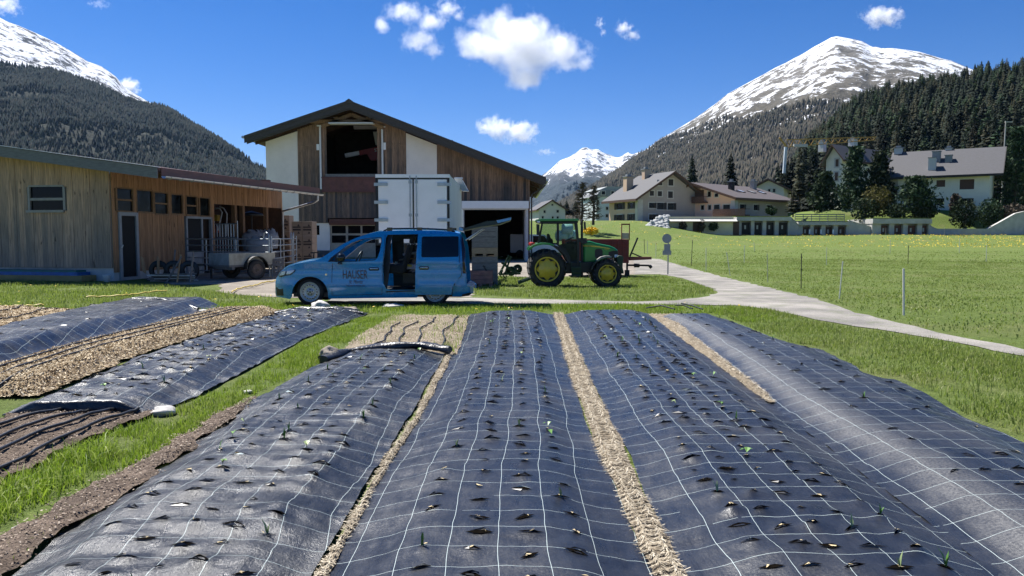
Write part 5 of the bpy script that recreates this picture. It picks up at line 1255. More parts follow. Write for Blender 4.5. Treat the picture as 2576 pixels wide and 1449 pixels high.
# ================================================================== green tractor
TY = gp(1360, 724).y
FT = Frame(0, TY, 0, 0)
TG = g(2.5, TY + .5)
def tz(x, z, y=0): return FT.f(1303.3 + x * .14113, 536.7 + z * .14113, y)
def tp(L, y=0): return [tz(a, b, y) for a, b in L]
trac = thing("tractor", "green tractor with yellow wheel discs and glass cab parked on the grass", "tractor", (0, TY, 0))
M_JGREEN = paint("green_paint", (.012, .19, .036), .1, .35, .6)
M_JYEL = paint("yellow_paint", (.60, .44, .045), .0, .45, .4)
M_DGREEN = pm("dusty_green", (.012, .050, .022), .6, .4, 6, dirt=(.05, .05, .04))
M_CABB = pm("cab_black", (.010, .011, .012), .5, .3, 9)
M_LUG = pm("dusty_lit_rubber", (.020, .020, .021), .85, .3, 9, dirt=(.10, .095, .085))  # grey blotches: dust, and sunlight on the lugs put into the colour
def big_wheel(cx, cz, y, r, rr, w, nl, side=1):
    m = MB(); pr = [(rr * 1.0, .10), (rr * 1.10, .03), (r * .72, .0), (r * .88, .015), (r * .94, .06), (r * .945, w / 2), (r * .94, w - .06), (r * .88, w - .015), (r * .7, w), (rr, w - .05)]
    m.lathe([(a, b * side) for a, b in pr], (cx, y, cz), 'y', 48)
    for i in range(nl):
        for h_ in (0, 1):
            a = 2 * math.pi * (i + .5 * h_) / nl; da = .20 * (1.55 / r / 2 if r > .6 else 1.4)
            y0 = .5 * w; y1 = .02 if h_ == 0 else w - .02
            pts = []
            for k in range(4):
                t = k / 3; aa = a + da * t; rad = r * (.985 - .03 * t * t); pts.append((cx + math.cos(aa) * rad, y + side * (y0 + (y1 - y0) * t), cz + math.sin(aa) * rad))
            aa = a + da * 1.25; pts.append((cx + math.cos(aa) * r * .86, y + side * (y1 + (.01 if h_ else -.01)), cz + math.sin(aa) * r * .86))
            m.tube(pts, [.036, .036, .034, .032, .018], 5, True, False)
    o = m.build("wheel", M_LUG, trac)
    d = MB(); n = 64; prof = lambda a: [(rr * 1.06, .03), (rr * 1.05, .0), (rr * .97, .01), (rr * .93, .07)]
    d.lathe([(a, b * side) for a, b in prof(0)], (cx, y, cz), 'y', n)
    # wavy disc: eight lobes reach the rim, dark gaps between
    vv = []; rings = ((1.0, .10), (.92, .085), (.72, .07), (.70, .055), (.40, .05), (.38, .03), (.001, .028))
    for q, dy in rings:
        for j in range(n):
            a = 2 * math.pi * j / n; lob = .84 + .10 * math.cos(8 * a); R_ = rr * (lob if q == 1.0 else q * .9 if q > .9 and False else min(q, lob * .98 if q > .85 else q)); vv.append((cx + R_ * math.cos(a), y + side * dy, cz + R_ * math.sin(a)))
    fs = [(i * n + j, i * n + (j + 1) % n, (i + 1) * n + (j + 1) % n, (i + 1) * n + j) for i in range(len(rings) - 1) for j in range(n)]
    d.add(vv, [f[::-1] for f in fs] if side == 1 else fs, True)
    d.mi = 1
    d.lathe([(rr * .93, .12 * side), (.001, .125 * side)], (cx, y, cz), 'y', n)
    d.mi = 0
    for i in range(8): a = 2 * math.pi * i / 8; d.lathe([(rr * .05, .045 * side), (rr * .05, .018 * side), (.001, .016 * side)], (cx + math.cos(a) * rr * .24, y, cz + math.sin(a) * rr * .24), 'y', 8)
    d.build("wheel_disc", [M_JYEL, M_CABB], o); return o
rx, rz = tz(520, 990); r_r = tz(520 + 340, 990)[0] - rx; rz = TG + r_r * .985
fx_, fz_ = tz(1597, 1115, .1); r_f = tz(1597 + 252, 1115, .1)[0] - fx_; fz_ = TG + r_f * .985
rimr = tz(520 + 212, 990)[0] - rx; rimf = tz(1597 + 155, 1115)[0] - tz(1597, 1115)[0]
TW = 2.05
big_wheel(rx, rz, 0, r_r, rimr, .46, 20); big_wheel(rx, rz, TW, r_r, rimr, .46, 20, -1)
big_wheel(fx_, fz_, .1, r_f, rimf, .36, 17); big_wheel(fx_, fz_, TW - .1, r_f, rimf, .36, 17, -1)
# bonnet: lofted from its side outline
def prism2(L, y0, y1, mat, name, parent=trac, bev=.02, yref=None):
    m = MB(); m.prism(tp(L, y0 if yref is None else yref), y0, y1); return m.build(name, mat, parent, bevel=bev)
hood = [(1160, 500), (1220, 490), (1290, 492), (1390, 526), (1520, 552), (1640, 575), (1730, 615), (1778, 655), (1786, 700), (1770, 790), (1600, 800), (1420, 870), (1160, 900)]
prism2(hood, .66, 1.40, M_JGREEN, "bonnet", bev=.07)
m = MB(); m.panel(tp([(1162, 566), (1300, 572), (1450, 588), (1638, 624), (1630, 634), (1450, 606), (1300, 594), (1162, 590)], .65), [], lambda x, z: .652, 0, None, grid=False); m.build("yellow_stripe", M_JYEL, trac)
m = MB(); m.panel(tp([(1615, 690), (1680, 668), (1775, 668), (1782, 720), (1765, 800), (1610, 770)], .65), [], lambda x, z: .650, 0, None, grid=False); m.build("grille", M_CABB, trac)
a, b = tz(1368, 800, .65), tz(1508, 632, .65); m = MB(); m.panel(rrect(a[0], b[0], a[1], b[1], .09, 6), [], lambda x, z: .651, 0, None, grid=False); m.build("side_vent", M_CABB, trac)
a, b = tz(1720, 785, .64), tz(1776, 735, .64); m = MB(); m.panel(rrect(a[0], b[0], a[1], b[1], .02, 3), [], lambda x, z: .644, .01, None, grid=False); m.build("headlight", M_WHITEP, trac)
M_LETY = M_JYEL; M_LETB = M_CABB
def ttext(body, x0, x1, yb, yt, mat, slope, y=.645):
    a, b = tz(x0, yb, y), tz(x1, yt, y); h = b[1] - a[1]; o = text("lettering", body, h / .7, mat, ((a[0] + b[0]) / 2, y, a[1]), (R(90), R(slope), 0), trac, .001)
    w = max(v.co.x for v in o.data.vertices) * 2; o.scale = ((b[0] - a[0]) / w, 1, 1)
ttext("JOHN DEERE", 1170, 1300, 591, 574, M_LETB, 3); ttext("5100 R", 1535, 1610, 652, 632, M_LETY, 6)
prism2([(1000, 870), (1560, 860), (1720, 830), (1740, 960), (1600, 1050), (1200, 1060), (700, 1080), (560, 900)], .55, 1.5, M_CABB, "engine_block")
prism2([(1760, 770), (1800, 752), (1870, 760), (1884, 800), (1870, 850), (1865, 960), (1886, 1050), (1880, 1085), (1850, 1060), (1800, 960), (1765, 900)], .5, 1.55, M_DGREEN, "front_weight")
# cab
roofL = [(310, 128), (330, 108), (420, 97), (1050, 97), (1084, 108), (1086, 128), (1060, 138), (420, 140), (330, 140)]
prism2(roofL, .42, 1.72, M_JGREEN, "cab_roof", bev=.03)
prism2([(325, 141), (1078, 139), (1075, 165), (1010, 182), (420, 182), (345, 168)], .45, 1.69, M_CABB, "roof_lining")
for yy in (.5, 1.56):
    for L in ([(412, 182), (445, 182), (385, 530), (345, 530)], [(690, 182), (730, 182), (732, 545), (690, 540)], [(1000, 170), (1060, 170), (1095, 560), (1095, 980), (1055, 980), (1052, 520)], [(345, 520), (700, 528), (860, 640), (935, 800), (945, 870), (925, 880), (840, 700), (690, 560), (350, 545)]):
        prism2(L, yy, yy + .08, M_CABB, "cab_pillar", bev=0)
for yy in (.53, 1.6):
    prism2([(445, 182), (690, 182), (690, 530), (388, 522)], yy, yy + .012, M_GLASS, "cab_window", bev=0)
    prism2([(732, 182), (1000, 182), (1052, 520), (1052, 870), (940, 866), (860, 640), (735, 548)], yy, yy + .012, M_GLASS, "door_window", bev=0)
m = MB(); m.panel(tp([(735, 555), (830, 540), (1052, 540), (1052, 865), (945, 865), (860, 650)], .56), [], lambda x, z: .57, 0, None, grid=False); m.build("dusty_door_panel", pm("dusty_panel", (.055, .058, .052), .7, .4, 9), trac)
prism2([(1010, 570), (1040, 570), (1040, 650), (1010, 650)], .49, .53, M_CABB, "door_handle", bev=0)
prism2([(520, 360), (560, 365), (585, 440), (620, 470), (630, 530), (520, 530)], .85, 1.3, M_SEAT, "seat", bev=.04)
prism2([(860, 520), (1050, 500), (1050, 600), (900, 620)], .8, 1.4, M_CABB, "dashboard", bev=.03)
m = MB(); a, b = tz(835, 482, 1.0), tz(988, 428, 1.0); m.beam((a[0], 1.05, a[1]), (b[0], 1.05, b[1]), .42, .035); a2, b2 = tz(915, 450, 1), tz(960, 530, 1); m.beam((a2[0], 1.05, a2[1]), (b2[0], 1.05, b2[1]), .05, .05); m.build("steering_wheel", M_CABB, trac)
# rear mudguard
for y0, y1 in ((-.01, .50), (TW - .50, TW + .01)):
    fo = [(165, 650), (205, 600), (270, 560), (345, 535), (440, 525), (540, 528), (640, 560)]; fi = [(640, 585), (540, 562), (440, 560), (350, 575), (280, 600), (235, 640), (190, 665)]
    prism2(fo + fi, y0, y1, M_JGREEN, "mudguard", bev=.015, yref=0)
    fo = [(640, 560), (720, 590), (800, 650), (870, 740), (920, 840), (940, 900)]; fi = [(915, 900), (890, 850), (840, 760), (770, 680), (700, 625), (640, 590)]
    prism2(fo + fi, y0 + .1, y1, M_CABB, "inner_guard", bev=0, yref=0)
    prism2([(205, 560), (215, 530), (260, 518), (300, 530), (305, 560), (255, 590), (215, 588)], y0 + .1, y1 - .1, pm("red_lens", (.55, .03, .015), .3, .4, 30) if y0 < 0 else bpy.data.materials["red_lens"], "tail_light", bev=.02, yref=0)
    fo = [(1405, 850), (1425, 815), (1480, 775), (1560, 757), (1640, 757), (1672, 775)]; fi = [(1660, 790), (1600, 785), (1540, 795), (1480, 815), (1430, 850)]
    prism2(fo + fi, y0 + .1, y1 - .1, pm("dusty_guard", (.20, .20, .19), .6, .3, 8) if y0 < 0 else bpy.data.materials["dusty_guard"], "front_guard", bev=0, yref=.1)
    prism2([(1405, 850), (1345, 900), (1310, 960), (1300, 1000), (1315, 1010), (1350, 930), (1420, 860)], y0 + .1, y1 - .1, M_CABB, "front_guard_skirt", bev=0, yref=.1)
prism2([(945, 870), (960, 870), (960, 950), (1105, 950), (1105, 870), (1122, 870), (1122, 1112), (955, 1112), (945, 960)][::1], .42, .47, M_DGREEN, "step_frame", bev=0)
for v in (968, 1040, 1100): prism2([(950, v), (1118, v - 3), (1118, v + 12), (950, v + 15)], .3, .5, M_DGREEN, "step", bev=0)
m = MB(); a, b = tz(1140, 1135, .55), tz(1140, 235, .55); m.tube([(a[0], .6, a[1]), (b[0], .6, b[1])], .045, 10); c = tz(1165, 110, .55); m.tube([(b[0], .6, b[1]), (b[0] - .0, .6, b[1] + .2), (c[0], .6, c[1])], .04, 10); m.build("exhaust", M_CABB, trac)
prism2([(1172, 155), (1205, 150), (1212, 290), (1180, 300)], .2, .3, M_CABB, "mirror", bev=.01); prism2([(325, 190), (385, 195), (380, 390), (330, 385)], .3, .4, M_CABB, "mirror", bev=.01)
prism2([(330, 135), (390, 135), (395, 165), (345, 165)], .40, .46, M_WHITEP, "work_light", bev=.01)
prism2([(1085, 440), (1225, 440), (1225, 540), (1160, 545), (1085, 500)], .5, .64, M_CABB, "side_box", bev=.01)
m = MB(); a, b = tz(200, 1135, .8), tz(20, 1235, .8)
for yy in (.75, 1.3): m.beam((a[0] + .5, yy, a[1] + .12), (b[0], yy, b[1]), .07, .09)
m.beam((b[0], .6, b[1]), (b[0], 1.45, b[1]), .08, .08); m.build("lift_arm", M_DGREEN, trac)

# green cultivator behind the tractor
CY = gp(1290, 702).y
cul = thing("cultivator", "dark green cultivator with two steel press wheels standing behind the tractor", "farm machine", (gp(1285, 702).x, CY, g(0, CY)))
cx0 = cul.location.x
def cz(u, v, y=0): p = at(u, v, CY + y); return Vector((p.x - cx0, y, p.z - cul.location.z))
m = MB(); m.beam(cz(1262, 660), cz(1300, 690), .1, .1); m.beam(cz(1285, 645), cz(1270, 690), .08, .08); m.beam(cz(1278, 648), cz(1256, 690, .6), .06, .08); m.beam(cz(1262, 682), cz(1262, 682) + Vector((0, 1.3, 0)), .1, .1); m.beam(cz(1255, 690), cz(1310, 688), .08, .08)
m.beam(cz(1279, 642), cz(1272, 668), .12, .05); m.build("frame", M_DGREEN, cul)
for u, v, yy in ((1286, 682, 0), (1302, 678, .5)):
    m = MB(); c = cz(u, v); m.lathe([(.17, 0), (.2, 0), (.21, .05), (.2, .1), (.17, .1), (.16, .06), (.02, .05)], (c.x, yy, c.z), 'y', 24); m.build("press_wheel", M_DGREEN, cul)
for k in range(4):
    m = MB(); a = cz(1256 + k * 7, 686); m.tube([a + Vector((0, .3 * k, 0)), a + Vector((-.1, .3 * k, -.1)), a + Vector((.0, .3 * k, -.3))], .02, 6); m.build("tine", M_CABB, cul)

# red spreader trailer behind the tractor
SY = gp(1580, 699).y + .5
FS = Frame(0, SY, 0)
spr = thing("spreader", "red manure spreader with open front rack and drawbar behind the tractor", "farm trailer", (0, SY, 0))
def sp(u, v): return FS.f(u, v)
def spr_box(u0, u1, v0, v1, y0, y1, mat, name, parent=spr): q = FS.rect(u0, u1, v0, v1); m = MB(); m.box(q[0], q[1], y0, y1, q[2], q[3]); return m.build(name, mat, parent, bevel=.01)
M_SRED = pm("dull_red_paint", (.155, .018, .016), .6, .35, 5, dirt=(.09, .035, .025))
spr_box(1420, 1582, 602, 646, 0, .06, M_SRED, "side_wall"); spr_box(1420, 1582, 602, 646, 1.9, 1.96, M_SRED, "side_wall"); spr_box(1578, 1583, 602, 646, .07, 1.89, M_SRED, "front_wall")
spr_box(1420, 1582, 646, 662, 0, 1.9, M_SRED, "chassis"); spr_box(1470, 1580, 613, 616, -.03, -.002, M_SRED, "rib"); spr_box(1470, 1580, 626, 629, -.03, -.002, M_SRED, "rib")
for u in (1553, 1566, 1538): spr_box(u, u + 2.5, 602, 646, -.035, -.002, M_SRED, "stake")
for u in (1563, 1582.5): spr_box(u, u + 2.2, 563, 604, 0, .06, M_SRED, "rack_post")
spr_box(1563, 1585, 562.5, 566, 0, .06, M_SRED, "rack_rail"); spr_box(1565, 1582, 586, 601, .02, .05, M_BEIGE, "rack_board")
m = MB(); e = sp(1647, 651)
for yy in (.1, 1.8): s_ = sp(1583, 652); m.beam((s_[0], yy, s_[1]), (e[0], .95, e[1]), .09, .12)
m.build("drawbar", M_SRED, spr)
m = MB(); a, b = sp(1585, 669), sp(1643, 670); m.tube([(a[0], .9, a[1]), (b[0], .9, b[1])], .045, 8); c = sp(1648, 676); m.tube([(b[0], .9, b[1]), (c[0], .9, c[1])], .075, 8); d = sp(1610, 670); m.tube([(d[0] - .12, .9, d[1]), (d[0] + .12, .9, d[1])], .09, 10); m.build("drive_shaft", M_CABB, spr)
m = MB(); a, b = sp(1585, 640), sp(1585, 690); m.box(a[0] - .04, a[0] + .04, .8, .9, b[1], a[1]); b2 = sp(1585, 699); m.box(a[0] - .1, a[0] + .1, .75, .95, b2[1], b[1] + .15); m.build("jack_stand", M_CABB, spr)
m = MB(); a, b = sp(1588, 646), sp(1608, 598); m.beam((a[0], .4, a[1]), (b[0], .4, b[1]), .06, .07); m.beam((a[0] + .1, .4, a[1] + .15), (sp(1625, 650)[0], .7, sp(1625, 650)[1]), .05, .05); m.build("lever", M_CABB, spr)
a = sp(1500, 690)
for yy in (-.05, 1.7):
    m = MB(); m.lathe([(.2, .05), (.3, 0), (.42, .02), (.44, .1), (.44, .25), (.40, .3), (.2, .28)], (sp(1500, 680)[0], yy, g(3.5, SY) + .44), 'y', 28); m.build("wheel", M_LUG, spr)

# ================================================================== lorry with closed rear doors
LYR = 27.0
FL = Frame(0, LYR, 0)
lor = thing("lorry", "tall white box lorry seen from behind with closed hinged rear doors", "lorry", (0, LYR, 0))
q = FL.rect(946, 1131, 440, 613); LZ0, LZ1 = q[2], q[3]; LX0, LX1 = q[0], q[1]; LG = g(-4, 27)
M_BOXS = pm("translucent_side", (.62, .64, .66), .5, .18, 1.5, stretch=(1, 6, .3))
m = MB(); m.box(LX0, LX1, .05, 6.4, LZ0, LZ1); m.build("cargo_box", M_BOXS, lor)
m = MB(); fr = .07
m.box(LX0, LX1, -.04, .045, LZ1 - .14, LZ1); m.box(LX0, LX0 + fr, -.04, .045, LZ0, LZ1 - .14); m.box(LX1 - fr, LX1, -.04, .045, LZ0, LZ1 - .14); m.box(LX0, LX1, -.04, .045, LZ0 - .06, LZ0); m.build("rear_frame", M_BLACKP, lor)
m = MB(); m.box(LX0 - .004, LX1 + .004, -.05, .3, LZ1 - .10, LZ1 + .02); m.build("top_rail", M_WHITEP, lor)
mid_ = FL.f(1040, 500)[0]
hz = [FL.f(950, v)[1] for v in (464, 509, 553.5, 598)]
for s in (-1, 1):
    x0, x1 = (LX0 + fr + .02, mid_ - .03) if s < 0 else (mid_ + .03, LX1 - fr - .02)
    m = MB(); m.box(x0, x1, -.035, .0, LZ0 + .03, LZ1 - .16); d_ = m.build("rear_door", M_WHITEP, lor, bevel=.008)
    for z in hz:
        m = MB(); xa, xb = (LX0 - .05, LX0 + .42) if s < 0 else (LX1 - .42, LX1 + .05); m.box(xa, xb, -.075, -.036, z - .055, z + .055); m.build("hinge", M_ZINC, d_)
    m = MB(); xb = mid_ + s * .11; m.tube([(xb, -.06, LZ0 - .04), (xb, -.06, LZ1 - .03)], .018, 8); 
    for z in (LZ0 + .1, LZ1 - .25, LZ0 + 1.0): m.box(xb - .05, xb + .05, -.055, -.036, z - .05, z + .05)
    m.build("lock_bar", M_ZINC, d_)
m = MB(); m.box(mid_ - .026, mid_ + .026, -.03, .03, LZ0, LZ1 - .15); m.build("door_seal", M_GLOSSB, lor)
m = MB(); m.box(LX0 + .6, LX0 + .8, .3, 8, LG + .7, LZ0 - .01); m.box(LX1 - .8, LX1 - .6, .3, 8, LG + .7, LZ0 - .01); m.box(LX0 + .1, LX1 - .1, .0, .12, LG + .5, LG + .75); m.box(LX0 + .82, LX1 - .82, .3, .5, LG + .75, LZ0 - .01); m.build("chassis", M_CABB, lor)
for x in (LX0 + .32, LX1 - .32):
    for y in (1.6, 7.2): m = MB(); m.lathe([(.22, -.2), (.4, -.26), (.5, -.2), (.5, .2), (.4, .26), (.22, .2)], (x, y, LG + .5), 'x', 28); m.build("wheel", M_LUG, lor)
m = MB(); m.prism([(0, 0), (2.0, 0), (2.1, 1.2), (1.7, 2.4), (0, 2.5)], 0, LX1 - LX0 - .1, Matrix.Translation((LX0 + .05, 6.5, LG + .6)) @ Matrix(((0, 1, 0, 0), (1, 0, 0, 0), (0, 0, 1, 0), (0, 0, 0, 1)))); m.build("cab", M_WHITEP, lor, bevel=.06)
# small open roof hatch beside the lorry box
q = FL.rect(1137, 1163, 452, 478, 5.5)
hat = thing("side_awning", "small white slanted canopy beside the top of the lorry box", "canopy", (0, LYR + 5.5, 0))
q = FL.rect(1143, 1176, 450, 478, 5.5)
M_BOXS2 = pm("pale_canopy", (.45, .45, .42), .5, .15, 3)
m = MB(); m.add([(q[0], 0, q[3]), (q[1] - .25, 0, q[3]), (q[1], -.0, q[2]), (q[0] + .3, 0, q[2]), (q[0], 1.2, q[3]), (q[1] - .25, 1.2, q[3]), (q[1], 1.2, q[2]), (q[0] + .3, 1.2, q[2])], [(0, 1, 2, 3), (7, 6, 5, 4), (0, 4, 5, 1), (1, 5, 6, 2), (2, 6, 7, 3), (3, 7, 4, 0)]); m.build("panel", M_BOXS2, hat)
m = MB(); m.beam((q[0], -.02, q[3] + .03), (q[1] - .2, -.02, q[3] + .03), .05, .06); m.beam((q[0] + .3, -.02, q[2] - .02), (q[1] + .03, -.02, q[2] - .02), .05, .06); m.build("rim", M_ZINC, hat)
m = MB(); m.beam((q[0] - .3, .6, q[2] + .1), (q[0] - .3, .6, LG), .08, .08); m.beam((q[0] - .3, .6, q[2] + .25), (q[0] + .3, .6, q[2] + .25), .06, .06); m.build("post", M_ZINC, hat)

# ================================================================== crates between van and tractor
def crate(name, label, u0, u1, v0, v1, Y, depth, boards, mat, feet=True, group=None, rz=0):
    a, b = at(u0, v1, Y), at(u1, v0, Y); w, h = b.x - a.x, b.z - a.z
    root = thing(name, label, 'crate', ((a.x + b.x) / 2, Y, a.z), R(rz), group)
    fh = .11 if feet else 0; bh = (h - fh) / boards
    for nm, f in (("front_side", 0), ("back_side", 1)):
        m = MB(); y = 0 if f == 0 else depth - .025
        for k in range(boards): m.box(-w / 2, w / 2, y, y + .025, fh + k * bh + .008, fh + (k + 1) * bh - .008)
        for x in (-w / 2 + .03, w / 2 - .03): m.box(x - .03, x + .03, y + (.026 if f == 0 else -.03), y + (.06 if f == 0 else -.001), fh, h)
        m.build(nm, mat, root)
    for x in (-w / 2, w / 2):
        m = MB(); s = 1 if x < 0 else -1
        for k in range(boards): m.box(x, x + s * .022, .027, depth - .027, fh + k * bh + .008, fh + (k + 1) * bh - .008) if s > 0 else m.box(x - .022, x, .027, depth - .027, fh + k * bh + .008, fh + (k + 1) * bh - .008)
        m.build("end", mat, root)
    m = MB(); m.box(-w / 2, w / 2, .027, depth - .027, fh, fh + .02); m.build("base", mat, root)
    if feet:
        m = MB(); m.box(-w / 2, w / 2, 0, depth, 0, .02)
        for x in (-w / 2 + .06, 0, w / 2 - .06): m.box(x - .06, x + .06, 0, depth, .021, fh - .002)
        m.build("skid", mat, root)
    return root
M_GREYW = pm("grey_wood", (.23, .215, .195), .85, .3, 5, stretch=(1, 4, 5), bump=.3)
M_LTW = pm("light_wood", (.40, .29, .18), .85, .25, 5, stretch=(1, 4, 5), bump=.3)
M_REDW = pm("faded_red_wood", (.24, .12, .10), .85, .4, 4, stretch=(1, 4, 4), dirt=(.22, .17, .13))
KY = gp(1220, 719).y
CG = "weathered wooden bins stacked between van and tractor"
crate("wooden_crate", "lowest grey bin of the tall crate stack, partly behind the red crate", 1187, 1251, 646, 717, KY, 1.0, 4, M_GREYW, True, CG)
crate("wooden_crate", "shallow light brown bin in the middle of the tall crate stack", 1187, 1251, 623, 646, KY, 1.0, 1, M_LTW, True, CG)
crate("wooden_crate", "topmost grey bin of the tall crate stack under the raised tailgate", 1187, 1251, 569, 623, KY, 1.0, 4, M_GREYW, False, CG)
RY = gp(1210, 722).y - .35
rc = crate("wooden_crate", "low faded red and brown crate on a pallet in front of the tall stack", 1177, 1239, 681, 722, RY, .5, 3, M_REDW, True)
m = MB(); a = at(1215, 668, RY + .2); b = at(1230, 690, RY + .2); m.beam(a, b, .05, .05); m.beam(a, at(1221, 672, RY + .2), .16, .03)
tag(m.build("tool_handle", M_CABB), "dark tool handle sticking out of the red crate", "tool")

# ================================================================== round sign, posts, stones, hoses, seedlings
p = gp(1680, 691); sg = thing("road_sign", "back of a round grey road sign on a thin post beside the road", "sign", p)
M_GREYS = pm("sign_grey", (.26, .28, .30), .45, .12, 5, metal=.3)
m = MB(); top_ = at(1680, 600, p.y).z - p.z; m.tube([(0, 0, 0), (0, 0, top_)], .03, 8); m.build("pole", M_GREYS, sg)
c = at(1677, 600, p.y); m = MB(); m.lathe([(.001, -.035), (.21, -.035), (.22, -.045), (.22, -.06), (.001, -.06)], (c.x - p.x, 0, c.z - p.z), 'y', 32, False); m.build("disc", M_GREYS, sg)
for (u0, u1, v0, v1) in ((1670, 1686, 614, 632), (1666, 1688, 630, 641)):
    a, b = at(u0, v1, p.y), at(u1, v0, p.y); m = MB(); m.box(a.x - p.x, b.x - p.x, -.05 if v0 < 620 else -.075, -.03 if v0 < 620 else -.055, a.z - p.z, b.z - p.z); m.build("plate", M_GREYS, sg)
M_POSTWH = pm("white_post", (.62, .61, .57), .6, .12, 8); M_POSTD = pm("dark_post", (.03, .03, .03), .7, .3, 8); M_POSTG = pm("grey_post", (.33, .33, .32), .6, .2, 8)
def zc(x, y): return (1533.3 + x * .40475, 543 + y * .40475)
PL = [(215, 218, 145, 235, 'd', "dark thin fence post nearest the round sign's left"), (236, 236, 155, 237, 'w', "short pale fence post left of the round sign"), (289, 288, 168, 262, 'w', "pale fence post just left of the round sign post"),
      (516, 508, 150, 312, 'd', "dark tall fence post right of the round sign"), (600, 600, 200, 343, 'w', "straight pale fence post third along the road edge"), (728, 752, 225, 372, 'w', "pale fence post leaning left beside the road bend"),
      (840, 836, 183, 293, 'w', "pale fence post in the meadow behind the leaning one"), (897, 903, 160, 222, 'w', "small far fence post leaning slightly, below the open garages"), (980, 984, 235, 412, 'g', "thin grey fence post at the road edge"),
      (1193, 1191, 235, 452, 'd', "black fence post with pale tip beside the gravel road"), (1350, 1348, 195, 306, 'w', "white fence post in the meadow behind the black one"), (1450, 1427, 282, 515, 'w', "white fence post leaning right beside the gravel road"),
      (1746, 1743, 148, 235, 'w', "pale fence post below the middle garages"), (1858, 1855, 183, 303, 'd', "dark fence post alone in the middle meadow"), (2177, 2173, 140, 232, 'w', "thin far fence post before the yellow flowers, second from right"),
      (2344, 2341, 180, 285, 'w', "rightmost thin fence post in the far meadow"), (1828, 1830, 328, 618, 'W', "thick white fence post nearest the camera at the right"), (865, 864, 70, 105, 'g', "short grey stake in front of the dark garage doors"), (1718, 1717, 75, 128, 'g', "grey stake in front of the middle garages"), (2082, 2082, 70, 130, 'g', "grey stake before the concrete retaining wall")]
for xt, xb, yt, yb, k, lab in PL:
    b = gp(*zc(xb, yb)); t_ = at(*zc(xt, yt), b.y); r = {'W': .021, 'w': .015, 'd': .016, 'g': .012}[k] * (1 + max(0, b.y - 40) / 70)
    root = thing("fence_post", lab, "post", b, 0, "electric fence posts in the meadow"); v = t_ - b
    m = MB(); m.tube([(0, 0, -.1), (v.x, 0, v.z)], r, 8); m.build("stake", M_POSTD if k == 'd' else M_POSTG if k == 'g' else M_POSTWH, root)
    for f in (.55, .9) if k == 'd' else (): m = MB(); m.box(v.x * f - r * 1.6, v.x * f + r * 1.6, -r * 1.6, -r, v.z * f - .02, v.z * f + .02); m.build("clip", M_POSTD, root)
def stone(label, u, v, w, h, seed, mat, dz=0):
    p = gp(u, v); rs = random.Random(seed); b = bmesh.new(); bmesh.ops.create_icosphere(b, subdivisions=3, radius=1); b.verts.index_update()
    m = MB(); vv = []
    for q in b.verts:
        c = q.co; n = 1 + .55 * (float(fbm(c.x * 1.9 + seed * 3, c.y * 1.7 + c.z * 1.6, 4)) - .5) * 2; vv.append((c.x * w / 2 * n, c.y * w * .42 * n, (c.z * n) * h / 2))
    m.add(vv, [[x.index for x in f.verts] for f in b.faces], True); b.free(); o = m.build("stone", mat); o.location = (p.x, p.y, p.z + h * .28 + dz); o.rotation_euler = (0, 0, rs.uniform(-.6, .6)); return tag(o, label, 'stone', 'stones weighing down the sheets')
M_STONE = pm("pale_stone", (.50, .48, .45), .85, .2, 7, bump=.4, dirt=(.30, .28, .25)); M_STONE2 = pm("brown_stone", (.28, .24, .19), .85, .3, 7, bump=.4)
stone("round white stone in front of the van's front wheel", 804, 779, .46, .24, 1, M_STONE); stone("white stone on the grass in front of the open van door", 988, 775, .45, .13, 2, M_STONE); stone("flat brownish stone at the far corner of the slanting sheet", 880, 787, .36, .14, 3, M_STONE2, .03)
stone("small white stone at the left far corner of the slanting sheet", 738, 794, .30, .12, 4, M_STONE); stone("pale stone at the turned up end of the far left sheet", 506, 777, .22, .12, 5, M_STONE); stone("flat white stone below the turned up end of the far left sheet", 512, 784, .25, .06, 6, M_STONE)
stone("large pale stone at the near corner of the slanting sheet", 410, 1044, .22, .10, 7, M_STONE); stone("rough brown stone at the left end of the rolled sheet", 830, 905, .26, .20, 8, M_STONE2, .02); stone("small flat stone in the grass strip", 622, 990, .12, .05, 9, M_STONE)
stone("small pale stone on the soil at the lower left", 50, 1338, .08, .05, 10, M_STONE); stone("tiny white stone at the far end of the middle sheet", 1463, 790, .12, .10, 11, M_STONE); stone("white stone in the gap between the two far right sheets", 1575, 789, .12, .11, 12, M_STONE)
M_YHOSE = pm("yellow_hose", (.62, .46, .10), .5, .2, 9)
def ghose(label, pts, r=.016):
    P = [gp(u, v) for u, v in pts]; L = []
    for i in range(len(P) - 1):
        for k in range(6):
            t = k / 6; q = P[i].lerp(P[i + 1], t); L.append((q.x, q.y, q.z + r + .035 + .012 * math.sin(i * 3 + k)))
    q = P[-1]; L.append((q.x, q.y, q.z + r + .02)); m = MB(); m.tube(L, r, 6); tag(m.build("garden_hose", M_YHOSE), label, 'hose')
ghose("yellow hose on the yard left of the van", [(583, 740), (596, 731), (620, 726), (640, 722), (662, 715), (690, 711), (720, 706)], .02)
ghose("yellow hose lying across the grass in front of the shed", [(217, 753), (260, 751), (308, 749), (330, 746), (372, 741), (420, 735)], .022)
ghose("yellow hose curling onto the chip patch at the far left", [(-30, 786), (0, 783), (30, 777), (70, 775), (110, 773)], .022)
M_SEED = pm("seedling_leaf", (.10, .22, .04), .5, .3, 30); M_SEED2 = pm("pale_seedling_leaf", (.28, .36, .16), .5, .2, 30)
